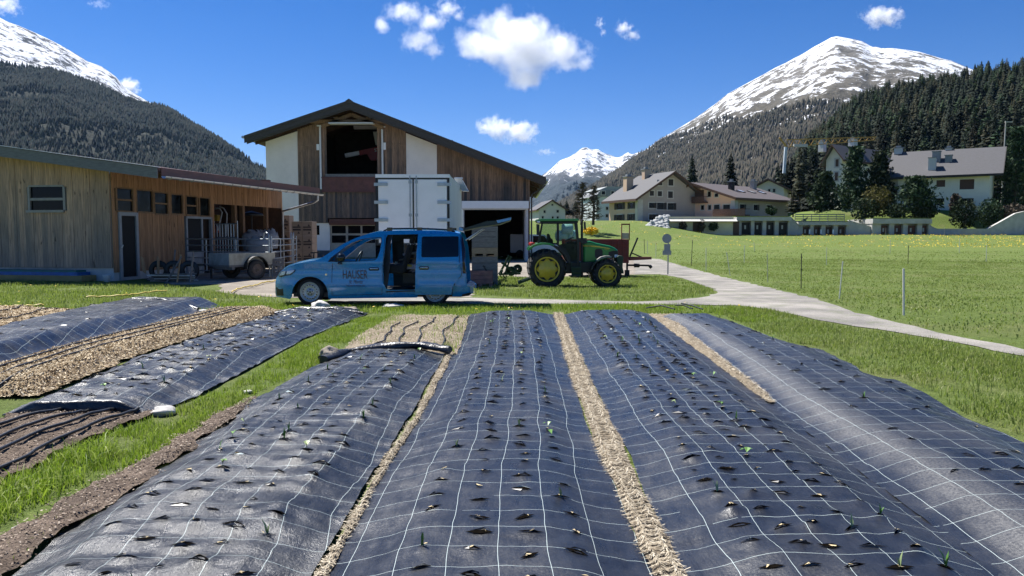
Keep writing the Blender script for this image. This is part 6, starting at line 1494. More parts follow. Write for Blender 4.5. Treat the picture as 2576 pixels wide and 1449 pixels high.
def seedling(p, kind, seed, label):
    rs = random.Random(seed); m = MB(); n = rs.randint(2, 4)
    for i in range(n):
        a = rs.random() * 6.28; L = rs.uniform(.035, .085); ln = rs.uniform(.15, .6)
        if kind == 'leek':
            d = Vector((math.cos(a), math.sin(a), 0)); s = Vector((-d.y, d.x, 0)) * .006; t = p + d * L * ln + Vector((0, 0, L)); md = p + d * L * ln * .35 + Vector((0, 0, L * .6))
            m.add([p - s, p + s, md + s, md - s, t], [(0, 1, 2, 3), (3, 2, 4)], True)
        else:
            d = Vector((math.cos(a), math.sin(a), 0)); s = Vector((-d.y, d.x, 0)) * .012; L *= .7; q = p + Vector((0, 0, .025)); md = q + d * L * .5 + Vector((0, 0, .03)); t = q + d * L + Vector((0, 0, .02))
            m.add([q, md - s, t, md + s], [(0, 1, 2, 3)], True); m.add([p - s * .1, p + s * .1, q + s * .1, q - s * .1], [(0, 1, 2, 3)])
    o = m.build("seedling", M_SEED if rs.random() < .7 else M_SEED2); return tag(o, label, 'seedling', 'seedlings in the fabric slits')
k = 0
WHERE = {'A': "in a slit of the sheet with the rolled end", 'B': "in a slit of the middle sheet", 'C': "in a slit of the dense sheet right of the straw path", 'D': "in a slit of the dusty rightmost sheet", 'E': "in a slit of the slanting sheet"}
for key, frac in (('A', .16), ('B', .15), ('C', .12), ('D', .08), ('E', .05)):
    for s_ in BED[key][2]:
        if random.random() < frac: k += 1; seedling(Vector(s_) + Vector((0, 0, .003)), 'leek' if random.random() < .7 else 'leaf', k, "small green seedling " + WHERE[key])
# ================================================================== village beyond the meadow
def corner(u, Y): d = ray(u, 590); return d.x / d.y * Y
M_H1A = pm("sunlit_render", (.56, .40, .28), .9, .06, .8); M_H1B = pm("grey_brown_render", (.36, .32, .285), .9, .06, .8)  # the ochre one is sunlight on the left face put into the colour
M_PINK = pm("pink_render", (.66, .46, .35), .9, .06, .8); M_CREAM = pm("cream_render", (.66, .59, .42), .9, .08, .8); M_WHH = pm("white_render", (.74, .71, .60), .9, .06, .8, dirt=(.62, .59, .50))
M_PBLUE = pm("pale_blue_render", (.56, .61, .62), .9, .05, .8); M_GREYH = pm("grey_render", (.55, .54, .52), .9, .06, .8)
M_SLATE = pm("slate_roof", (.070, .069, .074), .75, .25, 2.5, stretch=(1, 3, 1)); M_SLATE2 = pm("brown_slate_roof", (.085, .070, .068), .75, .25, 2.5, stretch=(1, 3, 1))
M_TRIM = pm("pale_trim", (.50, .48, .44), .85, .1, 2); M_SHUT = pm("dark_shutter", (.020, .016, .015), .7, .3, 4); M_BRWN = pm("brown_wood", (.085, .045, .03), .75, .3, 4, stretch=(4, 4, 1))
M_LEAD = pm("lead_grey", (.22, .23, .24), .6, .15, 3)
def win_at(mb_par, fr, axis, val, u0, u1, v0, v1, trim=M_TRIM, shut=0, sill=True, tw=.16, glass=None):
    """framed window on a wall plane; shut: shutters left/right"""
    if axis == 1: a, b, c, d = fr.rect(u0, u1, v0, v1, val)
    else: a, b, c, d = fr.side(u0, u1, v0, v1, val)
    a, b = min(a, b), max(a, b); out = -1 if (axis == 1 or val <= -.001 or SIDE[0] < 0) else 1
    def bx(m, x0, x1, z0, z1, d0, d1):
        if axis == 1: m.box(x0, x1, val - d1, val - d0, z0, z1)
        elif SIDE[0] < 0: m.box(val - d1, val - d0, x0, x1, z0, z1)
        else: m.box(val + d0, val + d1, x0, x1, z0, z1)
    m = MB(); bx(m, a - tw, a, c - tw, d + tw, .0, .05); bx(m, b, b + tw, c - tw, d + tw, .0, .05); bx(m, a, b, d, d + tw, .0, .05); bx(m, a, b, c - tw, c, .0, .07)
    w = m.build("window", trim, mb_par)
    m = MB(); bx(m, a, b, c, d, .004, .02); m.build("pane", glass or M_GLASSD, w)
    if shut:
        sw = (b - a) * .42
        for s in ((-1, 1) if shut == 2 else (shut,)):
            m = MB()
            if s < 0: bx(m, a - sw, a, c, d, .06, .10)
            else: bx(m, b, b + sw, c, d, .06, .10)
            m.build("shutter", M_SHUT, w)
    return w
SIDE = [1]
def gable_house(fr, root, xa, xb, dep, z0, zea, zeb, xr, zr, wall, sidewall, roofm, ov=.9, ovg=1.0, rt_=.3, side=1):
    """ridge runs along y; front gable at y=0; zea/zeb eaves at xa/xb"""
    m = MB(); m.prism([(xa, z0), (xb, z0), (xb, zeb), (xr, zr), (xa, zea)], 0, dep)
    o = m.build("wall", [wall, sidewall], root)
    for p in o.data.polygons:
        if abs(p.normal.x) > .9: p.material_index = 1
    sa = (zr - zea) / (xr - xa); sb = (zr - zeb) / (xb - xr)
    for s, xe, ze in ((-1, xa - ov, zea - sa * ov), (1, xb + ov, zeb - sb * ov)):
        m = MB(); m.prism([(xr, zr + .12), (xe, ze + .12), (xe, ze + .12 + rt_), (xr, zr + .12 + rt_)], -ovg, dep + ovg); r = m.build("roof", roofm, root)
        m = MB(); m.prism([(xr, zr + .02), (xe, ze + .02), (xe, ze + .12 + rt_ * .9), (xr, zr + .12 + rt_ * .9)], -ovg - .06, -ovg); m.box(xe - .04 if s > 0 else xe - .06, xe + .06 if s > 0 else xe + .04, -ovg, dep + ovg, ze, ze + .12 + rt_ * .8); m.build("bargeboard", M_BRWN, r)
    return o
def chimney(root, x, y, z0, z1, w, mat, d=None):
    m = MB(); d = d or w; m.box(x - w / 2, x + w / 2, y - d / 2, y + d / 2, z0, z1); c = m.build("chimney", mat, root)
    m = MB(); m.box(x - w / 2 - .12, x + w / 2 + .12, y - d / 2 - .12, y + d / 2 + .12, z1, z1 + .14); m.box(x - w * .3, x + w * .3, y - d * .3, y + d * .3, z1 + .14, z1 + .5); m.build("cap", M_LEAD, c)
def p7(x, z): return (1309.7 + x * .17635, 351.4 + z * .17635)
def p8(x, z): return (1501.4 + x * .21082, 396.1 + z * .21082)
def pb(x, z): return (1948.6 + x * .24355, 287.5 + z * .24355)
def R4(f, x0, x1, z0, z1): a, b = f(x0, z0), f(x1, z1); return (a[0], b[0], a[1], b[1])
# --- large grey house, its sunlit left face coloured ochre
F1 = Frame(corner(1604, 130), 130, 20); SIDE[0] = -1
h1 = F1.thing("village_house", "large grey brown house with dark shutters, left side coloured ochre for sunlight and steep slate roof", "house")
zl = F1.hit(1604, 497, 1).z; pk = F1.hit(1690, 437, 1); W1 = pk.x * 2
gable_house(F1, h1, 0, W1, 10.5, 0, zl, zl, pk.x, pk.z, M_H1B, M_H1A, M_SLATE, 1.0, 1.1)
for r in ((1830, 1905, 900, 975), (1945, 2040, 900, 995), (2095, 2180, 905, 1000), (1830, 1920, 1065, 1140)): win_at(h1, F1, 1, 0, *R4(p7, *r), shut=1)
for r in ((1840, 1900, 730, 800), (1955, 2015, 735, 805), (2102, 2170, 738, 832), (2108, 2178, 565, 655), (1955, 2020, 585, 650)): win_at(h1, F1, 1, 0, *R4(p7, *r), glass=M_SHUT)
for r in ((1375, 1455, 905, 995), (1555, 1612, 895, 985), (1370, 1450, 1070, 1155), (1550, 1610, 1060, 1150)): win_at(h1, F1, 0, 0, *R4(p7, *r), shut=2)
m = MB(); m.box(-.06, .9, -.05, -.002, 0, zl - .3); m.box(-.05, -.002, -.05, .9, 0, zl - .3); m.build("quoins", M_TRIM, h1)
for f in (.12, .55):
    q = F1.hit(*p7(1390, 650)) if f == .12 else F1.hit(*p7(1825, 470))
pq = F1.hit(*p7(1390, 640), 0, 2.2); chimney(h1, 2.2, 7.5, zl, zl + 4.0, 1.3, M_H1A); chimney(h1, W1 * .42, 7, pk.z - 2.2, pk.z + 1.2, 1.0, M_H1A)
# --- pink house with balconies
F2 = Frame(corner(1847, 128), 128, -48); SIDE[0] = 1
h2 = F2.thing("village_house", "pink house with wooden balconies and three roof windows beside the boulder pile", "house")
xl = F2.hit(1701, 540).x; zer = F2.hit(*p8(1640, 485), 1).z; pk2 = F2.hit(*p8(1180, 330), 1); zel = F2.hit(*p8(935, 520), 1).z
gable_house(F2, h2, xl, 0, 17.5, 0, zel, zer, pk2.x, pk2.z, M_PINK, M_H1B, M_SLATE2, 1.2, 1.6)
for r in ((1060, 1095, 425, 490), (1325, 1362, 405, 470), (1408, 1450, 430, 470), (985, 1022, 590, 640), (1050, 1085, 580, 640), (1130, 1165, 575, 635), (1245, 1280, 570, 625), (1330, 1365, 568, 625), (1400, 1465, 565, 620), (1510, 1590, 563, 620)): win_at(h2, F2, 1, 0, *R4(p8, *r), glass=M_BRWN if r[0] < 1200 else None)
for r in ((1705, 1755, 560, 620), (1870, 1915, 563, 630), (2020, 2065, 570, 635)): win_at(h2, F2, 0, 0, *R4(p8, *r), shut=1)
def balcony(root, fr, u0, u1, v0, v1, out=1.3, nb=18):
    a, b, c, d = fr.rect(u0, u1, v0, v1, -out); m = MB(); m.box(a, b, -out, -.02, c - .2, c); m.box(a, b, -out, -out + .06, d - .08, d)
    for i in range(nb + 1): x = a + (b - a) * i / nb; m.box(x - .05, x + .05, -out + .01, -out + .05, c, d - .08)
    m.box(a, a + .06, -out + .06, -.02, d - .08, d); m.box(b - .06, b, -out + .06, -.02, d - .08, d)
    m.build("balcony", M_BRWN, root)
balcony(h2, F2, *R4(p8, 1130, 1275, 465, 530)); balcony(h2, F2, *R4(p8, 1385, 1765, 615, 685), out=1.6, nb=40); balcony(h2, F2, *R4(p8, 740, 1020, 645, 695), out=1.2, nb=30)
m = MB(); q = F2.rect(*R4(p8, 1135, 1278, 390, 470)); m.box(q[0], q[1], -.02, .0, q[2], q[3]); m.build("balcony_recess", M_BRWN, h2)
m = MB(); m.box(xl - .03, xl + .7, -.06, -.003, 0, zel); m.box(-.7, .04, -.06, -.003, 0, zer - .4); m.box(.003, .05, -.06, .9, 0, zer - .4); m.build("corner_trim", pm("bluish_trim", (.42, .45, .48), .85, .1, 2), h2)
sb2 = (pk2.z - zer) / (0 - pk2.x)
for y in (7.0, 10.5, 14.0):
    x = pk2.x * .42; z = zer + sb2 * (-x) + .45; Mx = Matrix.Translation((x, y, z)) @ Matrix.Rotation(math.atan(sb2), 4, 'Y'); m = MB(); m.box(-.7, .7, -.5, .5, -.05, .1, Mx); w = m.build("roof_window", M_SHUT, h2); m = MB(); m.box(-.55, .55, -.38, .38, .1, .115, Mx); m.build("pane", pm("sky_pane", (.5, .52, .55), .1, .1, 3, spec=.8) if y == 7 else bpy.data.materials["sky_pane"], w)  # pale panes: reflected sky put into the colour
chimney(h2, pk2.x * .55, 5.6, zer + 1, pk2.z + .6, .8, M_SHUT); chimney(h2, pk2.x * .8, 16, pk2.z - 1, pk2.z + 1.2, .9, M_H1B)
# --- cream basement with garage door under the pink house
FC = Frame(0, 121.5, 0); bs = FC.thing("garage_row", "cream basement wall with one brown garage door below the pink house", "garage")
q = FC.rect(1682, 1845, 545, 583); m = MB(); m.box(q[0], q[1], 0, 9, 0, q[3]); m.build("wall", M_CREAM, bs)
q2 = FC.rect(*R4(p8, 860, 1660, 733, 762)); m = MB(); m.prism([(0, q2[3]), (0, q2[3] - .1), (0, q2[3] - .2)], 0, 0) if False else m.add([(q2[0], 0, q2[3]), (q2[1], 0, q2[3]), (q2[1], -1.0, q2[2]), (q2[0], -1.0, q2[2]), (q2[0], 0, q2[2] - .12), (q2[1], 0, q2[2] - .12)], [(3, 2, 1, 0), (0, 4, 3), (1, 2, 5), (3, 4, 5, 2)]); m.build("awning", M_TRIM, bs)
def gdoor(root, fr, r, mat, f=p8, y=0.0): a, b, c, d = fr.rect(*R4(f, *r), y); m = MB(); m.box(a, b, y - .06, y - .004, 0.4, d); m.build("garage_door", mat, root)
gdoor(bs, FC, (1145, 1255, 770, 880), M_BRWN); gdoor(bs, FC, (1625, 1697, 760, 895), M_BRWN)
for r in ((980, 1005, 780, 820), (1415, 1442, 775, 822)): win_at(bs, FC, 1, 0, *R4(p8, *r), trim=M_CREAM, tw=.05)
M_CONCV = pm("village_concrete", (.44, .43, .40), .9, .15, 1.2, dirt=(.30, .29, .27)); M_GRASSR = M_GRASS
def garage_block(Y, name_lab, f, x0, x1, ztop, zslab, doors, mat=M_CONCV, depth=8, doorm=M_BRWN):
    fr = Frame(0, Y, 0); rt = fr.thing("garage_row", name_lab, "garage"); a, b, c, d = fr.rect(*R4(f, x0, x1, ztop, zslab)); _, z_s = fr.f(*f((x0 + x1) / 2, zslab))
    m = MB(); m.box(a, b, -.5, depth, z_s, d); m.build("roof_slab", mat, rt)
    ds = [fr.rect(*R4(f, *r)) for r in doors]
    m = MB(); xs = [a + .1] + [k for q in ds for k in (q[0], q[1])] + [b - .1]
    for i in range(0, len(xs), 2): m.box(xs[i], xs[i + 1], -.1, depth - .1, 0.3, z_s - .003)
    m.box(a + .1, b - .1, .9, 1.1, .3, z_s - .004); m.build("wall", mat, rt)
    for q in ds: m = MB(); m.box(q[0] + .03, q[1] - .03, .45, .52, .3, z_s - .3); o = m.build("garage_door", doorm, rt); m = MB(); m.box((q[0] + q[1]) / 2 - .15, (q[0] + q[1]) / 2 + .1, .42, .445, z_s - 1.3, z_s - .7); m.build("vent", M_TRIM, o)
    m = MB(); m.box(a, b, .3, depth, d + .003, d + .16); m.build("turf_roof", M_GRASS, rt)
    return fr, rt, (a, b, d, z_s)
garage_block(122.5, "concrete garage row with four dark doors right below the pink house", p8, 1660, 2310, 712, 756, [(1725, 1838, 770, 900), (1878, 1975, 770, 900), (2020, 2120, 770, 900), (2168, 2282, 760, 900)], doorm=M_SHUT)
fr, g2, q = garage_block(124, "concrete garage row with white notices and slatted railing above its doors", pb, 235, 770, 1112, 1145, [(288, 366, 1160, 1250), (402, 480, 1160, 1250), (523, 605, 1155, 1255), (650, 738, 1155, 1255)])
m = MB(); a, b = fr.f(*pb(205, 1040)), fr.f(*pb(712, 1110))
for k in range(4): z = b[1] + (a[1] - b[1]) * k / 3; m.box(a[0], b[0], -.4, -.3, z, z + .16)
for k in range(7): x = a[0] + (b[0] - a[0]) * k / 6; m.box(x - .05, x + .05, -.3, -.22, q[2] - .5, a[1])
m.build("railing", pm("weathered_rail", (.20, .21, .17), .8, .2, 3), g2)
for x in (357, 475, 600): m = MB(); r = fr.rect(*R4(pb, x - 7, x + 8, 1190, 1235)); m.box(r[0], r[1], -.16, -.12, r[2], r[3]); m.build("notice", M_WHITEP, g2)
garage_block(124, "rightmost concrete garage row with four reddish brown doors", pb, 1000, 1610, 1080, 1130, [(1095, 1180, 1145, 1260), (1232, 1322, 1145, 1260), (1372, 1470, 1140, 1260), (1520, 1585, 1140, 1260)], doorm=pm("red_brown_doors", (.10, .04, .03), .7, .3, 3))
def wall(label, pts, Y, th, mat):
    """concrete wall with a sloping top: (u, v of top) points"""
    fr = Frame(0, Y, 0); P = [fr.f(u, v) for u, v in pts]; m = MB(); m.prism([(P[0][0], .2)] + P + [(P[-1][0], .2)], 0, th); rt = fr.thing("retaining_wall", label, "wall"); m.build("wall_face", mat, rt)
    m = MB()
    for i in range(len(P) - 1): m.beam((P[i][0], th / 2, P[i][1] + .06), (P[i + 1][0], th / 2, P[i + 1][1] + .06), th + .12, .12)
    m.build("coping", mat, rt); return rt
wall("sloping concrete wall between the two right garage rows", [pb(765, 1100), pb(860, 1130), pb(1000, 1170)], 124.3, .4, M_CONCV)
wall("short sloping concrete wall left of the slatted garage row", [(1984, 549), pb(160, 1060), pb(250, 1150)], 123.6, .4, M_CONCV)
wall("long grey retaining wall rising to the right edge", [pb(1590, 1120), pb(1620, 1165), pb(1680, 1190), pb(2200, 1190), pb(2330, 1120), pb(2490, 1030), pb(2576, 1010), pb(2900, 960)], 124, .5, M_CONCV)
# --- white house at the right
F3 = Frame(corner(2484, 131), 131, -35); SIDE[0] = 1
h3 = F3.thing("village_house", "long white two storey house with a broad grey slate roof and three chimneys", "house")
xl3 = F3.hit(2258, 480).x; ze = F3.hit(*pb(2250, 590), 1).z; zr3 = F3.hit(*pb(2350, 358), 1, 5.5).z; D3 = 11
m = MB(); m.box(xl3, 0, 0, D3, 2, ze + .3); m.prism([(0, ze), (D3, ze), (5.5, zr3 - .4)], xl3, 0, Matrix(((0, 1, 0, 0), (1, 0, 0, 0), (0, 0, 1, 0), (0, 0, 0, 1)))); o = m.build("wall", M_WHH, h3)
sw = Matrix(((0, 1, 0, 0), (1, 0, 0, 0), (0, 0, 1, 0), (0, 0, 0, 1))); sl3 = (zr3 - ze) / 5.5
xo0, xo1 = F3.hit(2228, 437, 1, -1).x, 1.9
m = MB(); m.prism([(-1.2, ze - 1.2 * sl3 + .2), (5.5, zr3 + .1), (5.5, zr3 + .4), (-1.2, ze - 1.2 * sl3 + .5)], xo0, xo1, sw); r = m.build("roof", M_SLATE, h3)
m = MB(); m.prism([(5.5, zr3 + .1), (D3 + 1.2, ze - 1.2 * sl3 + .2), (D3 + 1.2, ze - 1.2 * sl3 + .5), (5.5, zr3 + .4)], xo0, xo1, sw); m.build("roof", M_SLATE, h3)
m = MB(); m.box(xo0 - .1, xo1 + .1, -1.35, -1.2, ze - 1.2 * sl3 + .1, ze - 1.2 * sl3 + .48); m.prism([(-1.2, ze - 1.2 * sl3 + .1), (5.5, zr3), (5.5, zr3 + .42), (-1.2, ze - 1.2 * sl3 + .52)], xo1, xo1 + .1, sw); m.build("bargeboard", M_SHUT, r)
for r in ((1672, 1762, 680, 750), (1912, 2062, 672, 775), (1662, 1752, 868, 940), (1900, 2055, 868, 930)): win_at(h3, F3, 1, 0, *R4(pb, *r), glass=M_BRWN if r[2] < 700 else None, tw=.28, trim=M_WHH)
def slope_box(u, v, w, h, d, mat, nm):
    y = 2.6
    for _ in range(6): p = F3.hit(u, v, 1, y); y = max(-.8, min(5.4, (p.z - ze - .45) / sl3))
    p = F3.hit(u, v, 1, y); m = MB(); m.box(p.x - w / 2, p.x + w / 2, y - d / 2, y + d / 2, p.z - 1.2, p.z + h); c = m.build(nm, mat, h3); m = MB(); m.box(p.x - w / 2 - .1, p.x + w / 2 + .1, y - d / 2 - .1, y + d / 2 + .1, p.z + h, p.z + h + .12); m.build("cap", M_LEAD, c)
slope_box(*pb(1628, 560), 1.2, 1.8, 1.0, M_GREYH, "chimney"); slope_box(*pb(1672, 475), 1.3, 1.5, 1.0, M_LEAD, "chimney"); slope_box(*pb(1798, 480), 1.1, .9, .8, M_LEAD, "roof_box")
xx = F3.hit(*pb(1280, 380), 1, 5.5).x; chimney(h3, xx, 5.5, zr3, zr3 + 1.1, 1.3, M_GREYH); xx = F3.hit(*pb(1800, 360), 1, 5.8).x; chimney(h3, xx, 5.9, zr3, zr3 + .6, 1.1, M_GREYH)
m = MB(); q = F3.rect(*R4(pb, 1165, 1265, 775, 850), -.2); m.box(xl3 - 1.6, xl3 - .02, .2, 6, q[2], q[2] + .2); m.box(xl3 - 1.6, xl3 - 1.5, .2, 6, q[2] + .2, q[3]); m.box(xl3 - 1.5, xl3 - .02, .2, .3, q[2] + .2, q[3]); m.build("balcony", M_BRWN, h3)
m = MB(); m.box(xl3 - 1.5, xl3 - .1, .4, .7, 2, ze - .4); m.build("balcony_wall", M_WHH, h3)
win_at(h3, F3, 0, 0, *R4(pb, 2268, 2290, 610, 710), glass=M_BRWN, tw=.05)
# --- further houses
def simple(u0, u1, vtop, veave, vbase, Y, ang, dep, wall_m, roof_m, label, f=None, wins=(), ridge='front', side=1):
    fr = Frame(corner(u0 if side < 0 else u1, Y), Y, ang); SIDE[0] = side; rt = fr.thing("village_house", label, "house")
    a, b, c, d = fr.rect(u0, u1, veave, vbase); xr = (a + b) / 2; zr = fr.hit((u0 + u1) / 2, vtop, 1).z
    gable_house(fr, rt, a, b, dep, min(c, 1) - 1, d, d, xr, zr, wall_m, wall_m, roof_m, .7, .8)
    for r in wins: win_at(rt, fr, 1, 0, *R4(f, *r), tw=.2)
    return fr, rt
simple(1355, 1422, 506, 527, 552, 215, 8, 16, M_GREYH, M_SLATE, "small grey white gabled house seen above the tractor cab", p7, [(328, 355, 1008, 1045), (512, 545, 1003, 1040), (300, 328, 1092, 1125), (445, 470, 1095, 1125), (514, 542, 1095, 1125), (440, 466, 918, 940)], side=-1)
FB4 = Frame(corner(1540, 175), 175, 12); SIDE[0] = -1
h4 = FB4.thing("apartment_house", "pale blue apartment house with a grey mansard roof behind the bare larches", "house")
q = FB4.rect(1500, 1548, 495, 553); m = MB(); m.box(q[0], q[1] + 6, 0, 12, 0, q[3]); m.build("wall", M_PBLUE, h4)
zt_ = FB4.f(1520, 478)[1]; m = MB(); m.prism([(q[0] - .4, q[3]), (q[1] + 6.4, q[3]), (q[1] + 5.5, zt_), (q[0] + 1, zt_)], -.4, 12); m.build("mansard", M_LEAD, h4)
zt2 = FB4.f(1520, 469)[1]; m = MB(); m.prism([(q[0] + .6, zt_), (q[1] + 5.9, zt_), (q[1] + 4, zt2), (q[0] + 2.5, zt2)], -.2, 12); m.build("roof", pm("zinc_roof", (.30, .32, .31), .5, .15, 3), h4)
for r in ((1218, 1252, 855, 895), (1218, 1248, 960, 1000), (1216, 1246, 1065, 1105), (1090, 1115, 860, 900), (1090, 1115, 960, 1000), (1090, 1115, 1070, 1105), (1155, 1205, 735, 782), (1293, 1330, 735, 778)): win_at(h4, FB4, 1, 0 if r[2] > 800 else -.45, *R4(p7, *r), tw=.16)
simple(1893, 1972, 454, 474, 520, 152, -25, 14, M_GREYH, M_SLATE, "small grey gabled house peeking over the pink house roof", p8, [(2045, 2070, 378, 425), (2100, 2130, 375, 415)])
F5 = Frame(corner(2117, 160), 160, -52); SIDE[0] = 1
h5 = F5.thing("village_house", "white house overgrown with bare vines behind the dark pines", "house")
q = F5.rect(2084, 2117, 395, 500); gable_house(F5, h5, q[0] - .6, q[1], 20, 2, q[3] - .5, q[3], (q[0] - .6 + q[1]) / 2, q[3] + 2.2, M_WHH, M_WHH, M_SLATE, .9, 1)
for r in ((630, 662, 465, 540), (622, 655, 600, 685), (615, 650, 745, 825)): win_at(h5, F5, 1, 0, *R4(pb, *r), glass=M_BRWN, tw=.3)
chimney(h5, -3, 9, q[3] + 1, q[3] + 4.4, 1.4, M_GREYH); chimney(h5, -6, 2, q[3] + 1.5, q[3] + 3.6, 1.2, M_GREYH)
# --- crane, lamp post, boulder pile, bales
YC = 158; cr = thing("tower_crane", "thin yellow tower crane jib with pale mast above the village", "crane", (corner(1971, YC), YC, 4))
def cp(u, v): p = at(u, v, YC); return Vector((p.x - cr.location.x, 0, p.z - 4))
M_CRY = pm("crane_yellow", (.42, .24, .05), .6, .25, 1); M_CRW = pm("crane_pale", (.45, .50, .55), .6, .15, 1)
m = MB(); m.beam(cp(1972, 436), cp(1977, 370), .5, .5); m.build("mast", M_CRW, cr)
m = MB(); a, b = cp(1979, 370), cp(2204, 352); n = 26
for k in range(n):
    t0, t1 = k / n, (k + 1) / n; p0, p1 = a.lerp(b, t0), a.lerp(b, t1); hgt = 1.5 * (1 - .6 * t0)
    m.beam(p0, p1, .14, .14); m.beam(p0 + Vector((0, 0, hgt)), p1 + Vector((0, 0, hgt * .97)), .16, .16); m.beam(p0 if k % 2 else p0 + Vector((0, 0, hgt)), p1 + Vector((0, 0, hgt)) if k % 2 else p1, .10, .10)
m.build("jib", M_CRY, cr); m = MB(); m.beam(cp(1979, 370), cp(1961, 346), .3, .3); m.build("counter_jib", M_CRY, cr); m = MB(); c = cp(2014, 366); m.box(c.x - 1.4, c.x + 1.4, -.2, .2, c.z - .3, c.z + .3); m.build("counterweight", M_TRIM, cr)
YL = 150; p = at(2525, 373, YL); lp = thing("street_lamp", "tall thin white street lamp behind the white house's roof", "street lamp", (p.x, YL, g(p.x, YL)))
t_ = at(2530, 308, YL); m = MB(); m.tube([(0, 0, 0), (t_.x - p.x, 0, t_.z - lp.location.z)], [.16, .09], 8); m.build("pole", M_TRIM, lp); m = MB(); m.box(t_.x - p.x - .1, t_.x - p.x + 1.2, -.15, .15, t_.z - lp.location.z, t_.z - lp.location.z + .18); m.build("lamp_head", M_TRIM, lp)
M_BLD = pm("boulder", (.36, .37, .36), .9, .3, 3, bump=.4)
_bm = bmesh.new(); bmesh.ops.create_icosphere(_bm, subdivisions=2, radius=1); _bm.verts.index_update(); ICO = ([v.co.copy() for v in _bm.verts], [[v.index for v in f.verts] for f in _bm.faces]); _bm.free()
def rock_mesh(seed, n=.3):
    m = MB(); m.add([c * (1 + n * 2 * (float(fbm(c.x * 1.3 + seed * 3.1, c.y * 1.3 + c.z * 1.7 + seed, 3)) - .5)) for c in ICO[0]], ICO[1], True); return m
rks = [rock_mesh(i).build("boulder", M_BLD) for i in range(4)]
rs = random.Random(4); k = 0; YB = 119
for row in range(7):
    v = 578 - row * 5.2; u0 = 1622 + row * 6.5; u1 = 1681
    u = u0
    while u < u1:
        pt = at(u + rs.uniform(-1, 1), v + rs.uniform(-1, 1), YB + row * .5 + rs.uniform(-.3, .3)); o = rks[k] if k < 4 else copy_tree(rks[k % 4]); k += 1
        o.location = pt; o.scale = [rs.uniform(.34, .62) for _ in range(3)]; o.rotation_euler = (rs.random() * 6, rs.random() * 6, rs.random() * 6); tag(o, "grey boulder in the heap beside the pink house", "boulder", "boulders heaped beside the pink house"); u += rs.uniform(7, 10)
M_BALE = pm("mint_film", (.38, .60, .50), .25, .08, 3, spec=.6)
for i, (u, v, lab) in enumerate(((1427, 577, "mint green wrapped bale on top of the other two, seen through the tractor cab"), (1413, 593, "mint green wrapped bale at lower left, seen through the tractor cab"), (1437, 592, "mint green wrapped bale at lower right, seen through the tractor cab"))):
    pt = at(u, v, 62 if False else 58 + i * .2); m = MB(); r = .40; m.lathe([(.02, -.42), (r * .86, -.42), (r, -.36), (r * 1.01, 0), (r, .36), (r * .86, .42), (.02, .42)], (0, 0, 0), 'x', 28); o = m.build("wrapped_bale", M_BALE); o.location = pt; o.rotation_euler = (0, 0, .25 * i); o.scale = (1, 1, 1); tag(o, lab, "bale", "wrapped bales")
# small white van and stored things beyond the barn corner
pt = at(1350, 604, 64); wv = thing("van", "small white van partly hidden behind the tractor cab", "van", (pt.x, 64, g(pt.x, 64)))
m = MB(); m.prism([(-2.2, .4), (2.2, .4), (2.2, 1.0), (1.3, 1.15), (.7, 1.9), (-2.2, 1.95)], 0, 1.7); m.build("body", M_WHITEP, wv, bevel=.08)
m = MB(); m.prism([(1.15, 1.2), (.62, 1.8), (-.3, 1.8), (-.3, 1.2)], -.01, -.002); m.build("side_window", M_GLASSD, wv)
for x in (-1.4, 1.4): m = MB(); m.lathe([(.05, -.02), (.3, -.02), (.33, .03), (.33, .2)], (x, 0, .33), 'y', 20); m.build("wheel", M_RUB, wv)
# ================================================================== trees
def leaf_mat(name, cols, tr=.25):
    t = NT(name); gm = t.new('ShaderNodeNewGeometry'); oi = t.new('ShaderNodeObjectInfo')
    c = t.ramp(gm.outputs['Random Per Island'], [(i / (len(cols) - 1), c) for i, c in enumerate(cols)])
    h = t.new('ShaderNodeHueSaturation'); t.put(h.inputs['Color'], c); t.put(h.inputs['Value'], t.math('ADD', .6, t.math('MULTIPLY', oi.outputs['Random'], .8))); t.put(h.inputs['Hue'], t.math('ADD', .475, t.math('MULTIPLY', oi.outputs['Random'], .04)))
    t.fin(h.outputs[0], .8, 0, .15)
    if tr:
        b = t.new('ShaderNodeBsdfTranslucent'); t.l.new(h.outputs[0], b.inputs[0]); mx = t.new('ShaderNodeMixShader'); mx.inputs[0].default_value = tr
        t.l.new(t.bsdf.outputs[0], mx.inputs[1]); t.l.new(b.outputs[0], mx.inputs[2]); t.l.new(mx.outputs[0], t.out.inputs[0])
    return t.mat
M_SPR = leaf_mat("spruce_needles", [(.006, .011, .008), (.011, .019, .011), (.021, .029, .016)], .1)  # darkened needles: the hill's backlit shade is in the colour
M_LAR = leaf_mat("larch_twigs", [(.020, .024, .013), (.034, .036, .019), (.050, .046, .026)], .15)
M_PIN = leaf_mat("pine_needles", [(.012, .026, .014), (.026, .046, .022), (.045, .065, .03)], .1)
M_BUSHY = leaf_mat("spring_bush_leaves", [(.06, .07, .02), (.12, .125, .035), (.17, .165, .06)], .3)
M_BARE = leaf_mat("bare_twigs", [(.035, .026, .020), (.07, .055, .042), (.10, .08, .06)], .0)
M_BARK = pm("bark", (.060, .046, .036), .9, .4, 4, bump=.4)
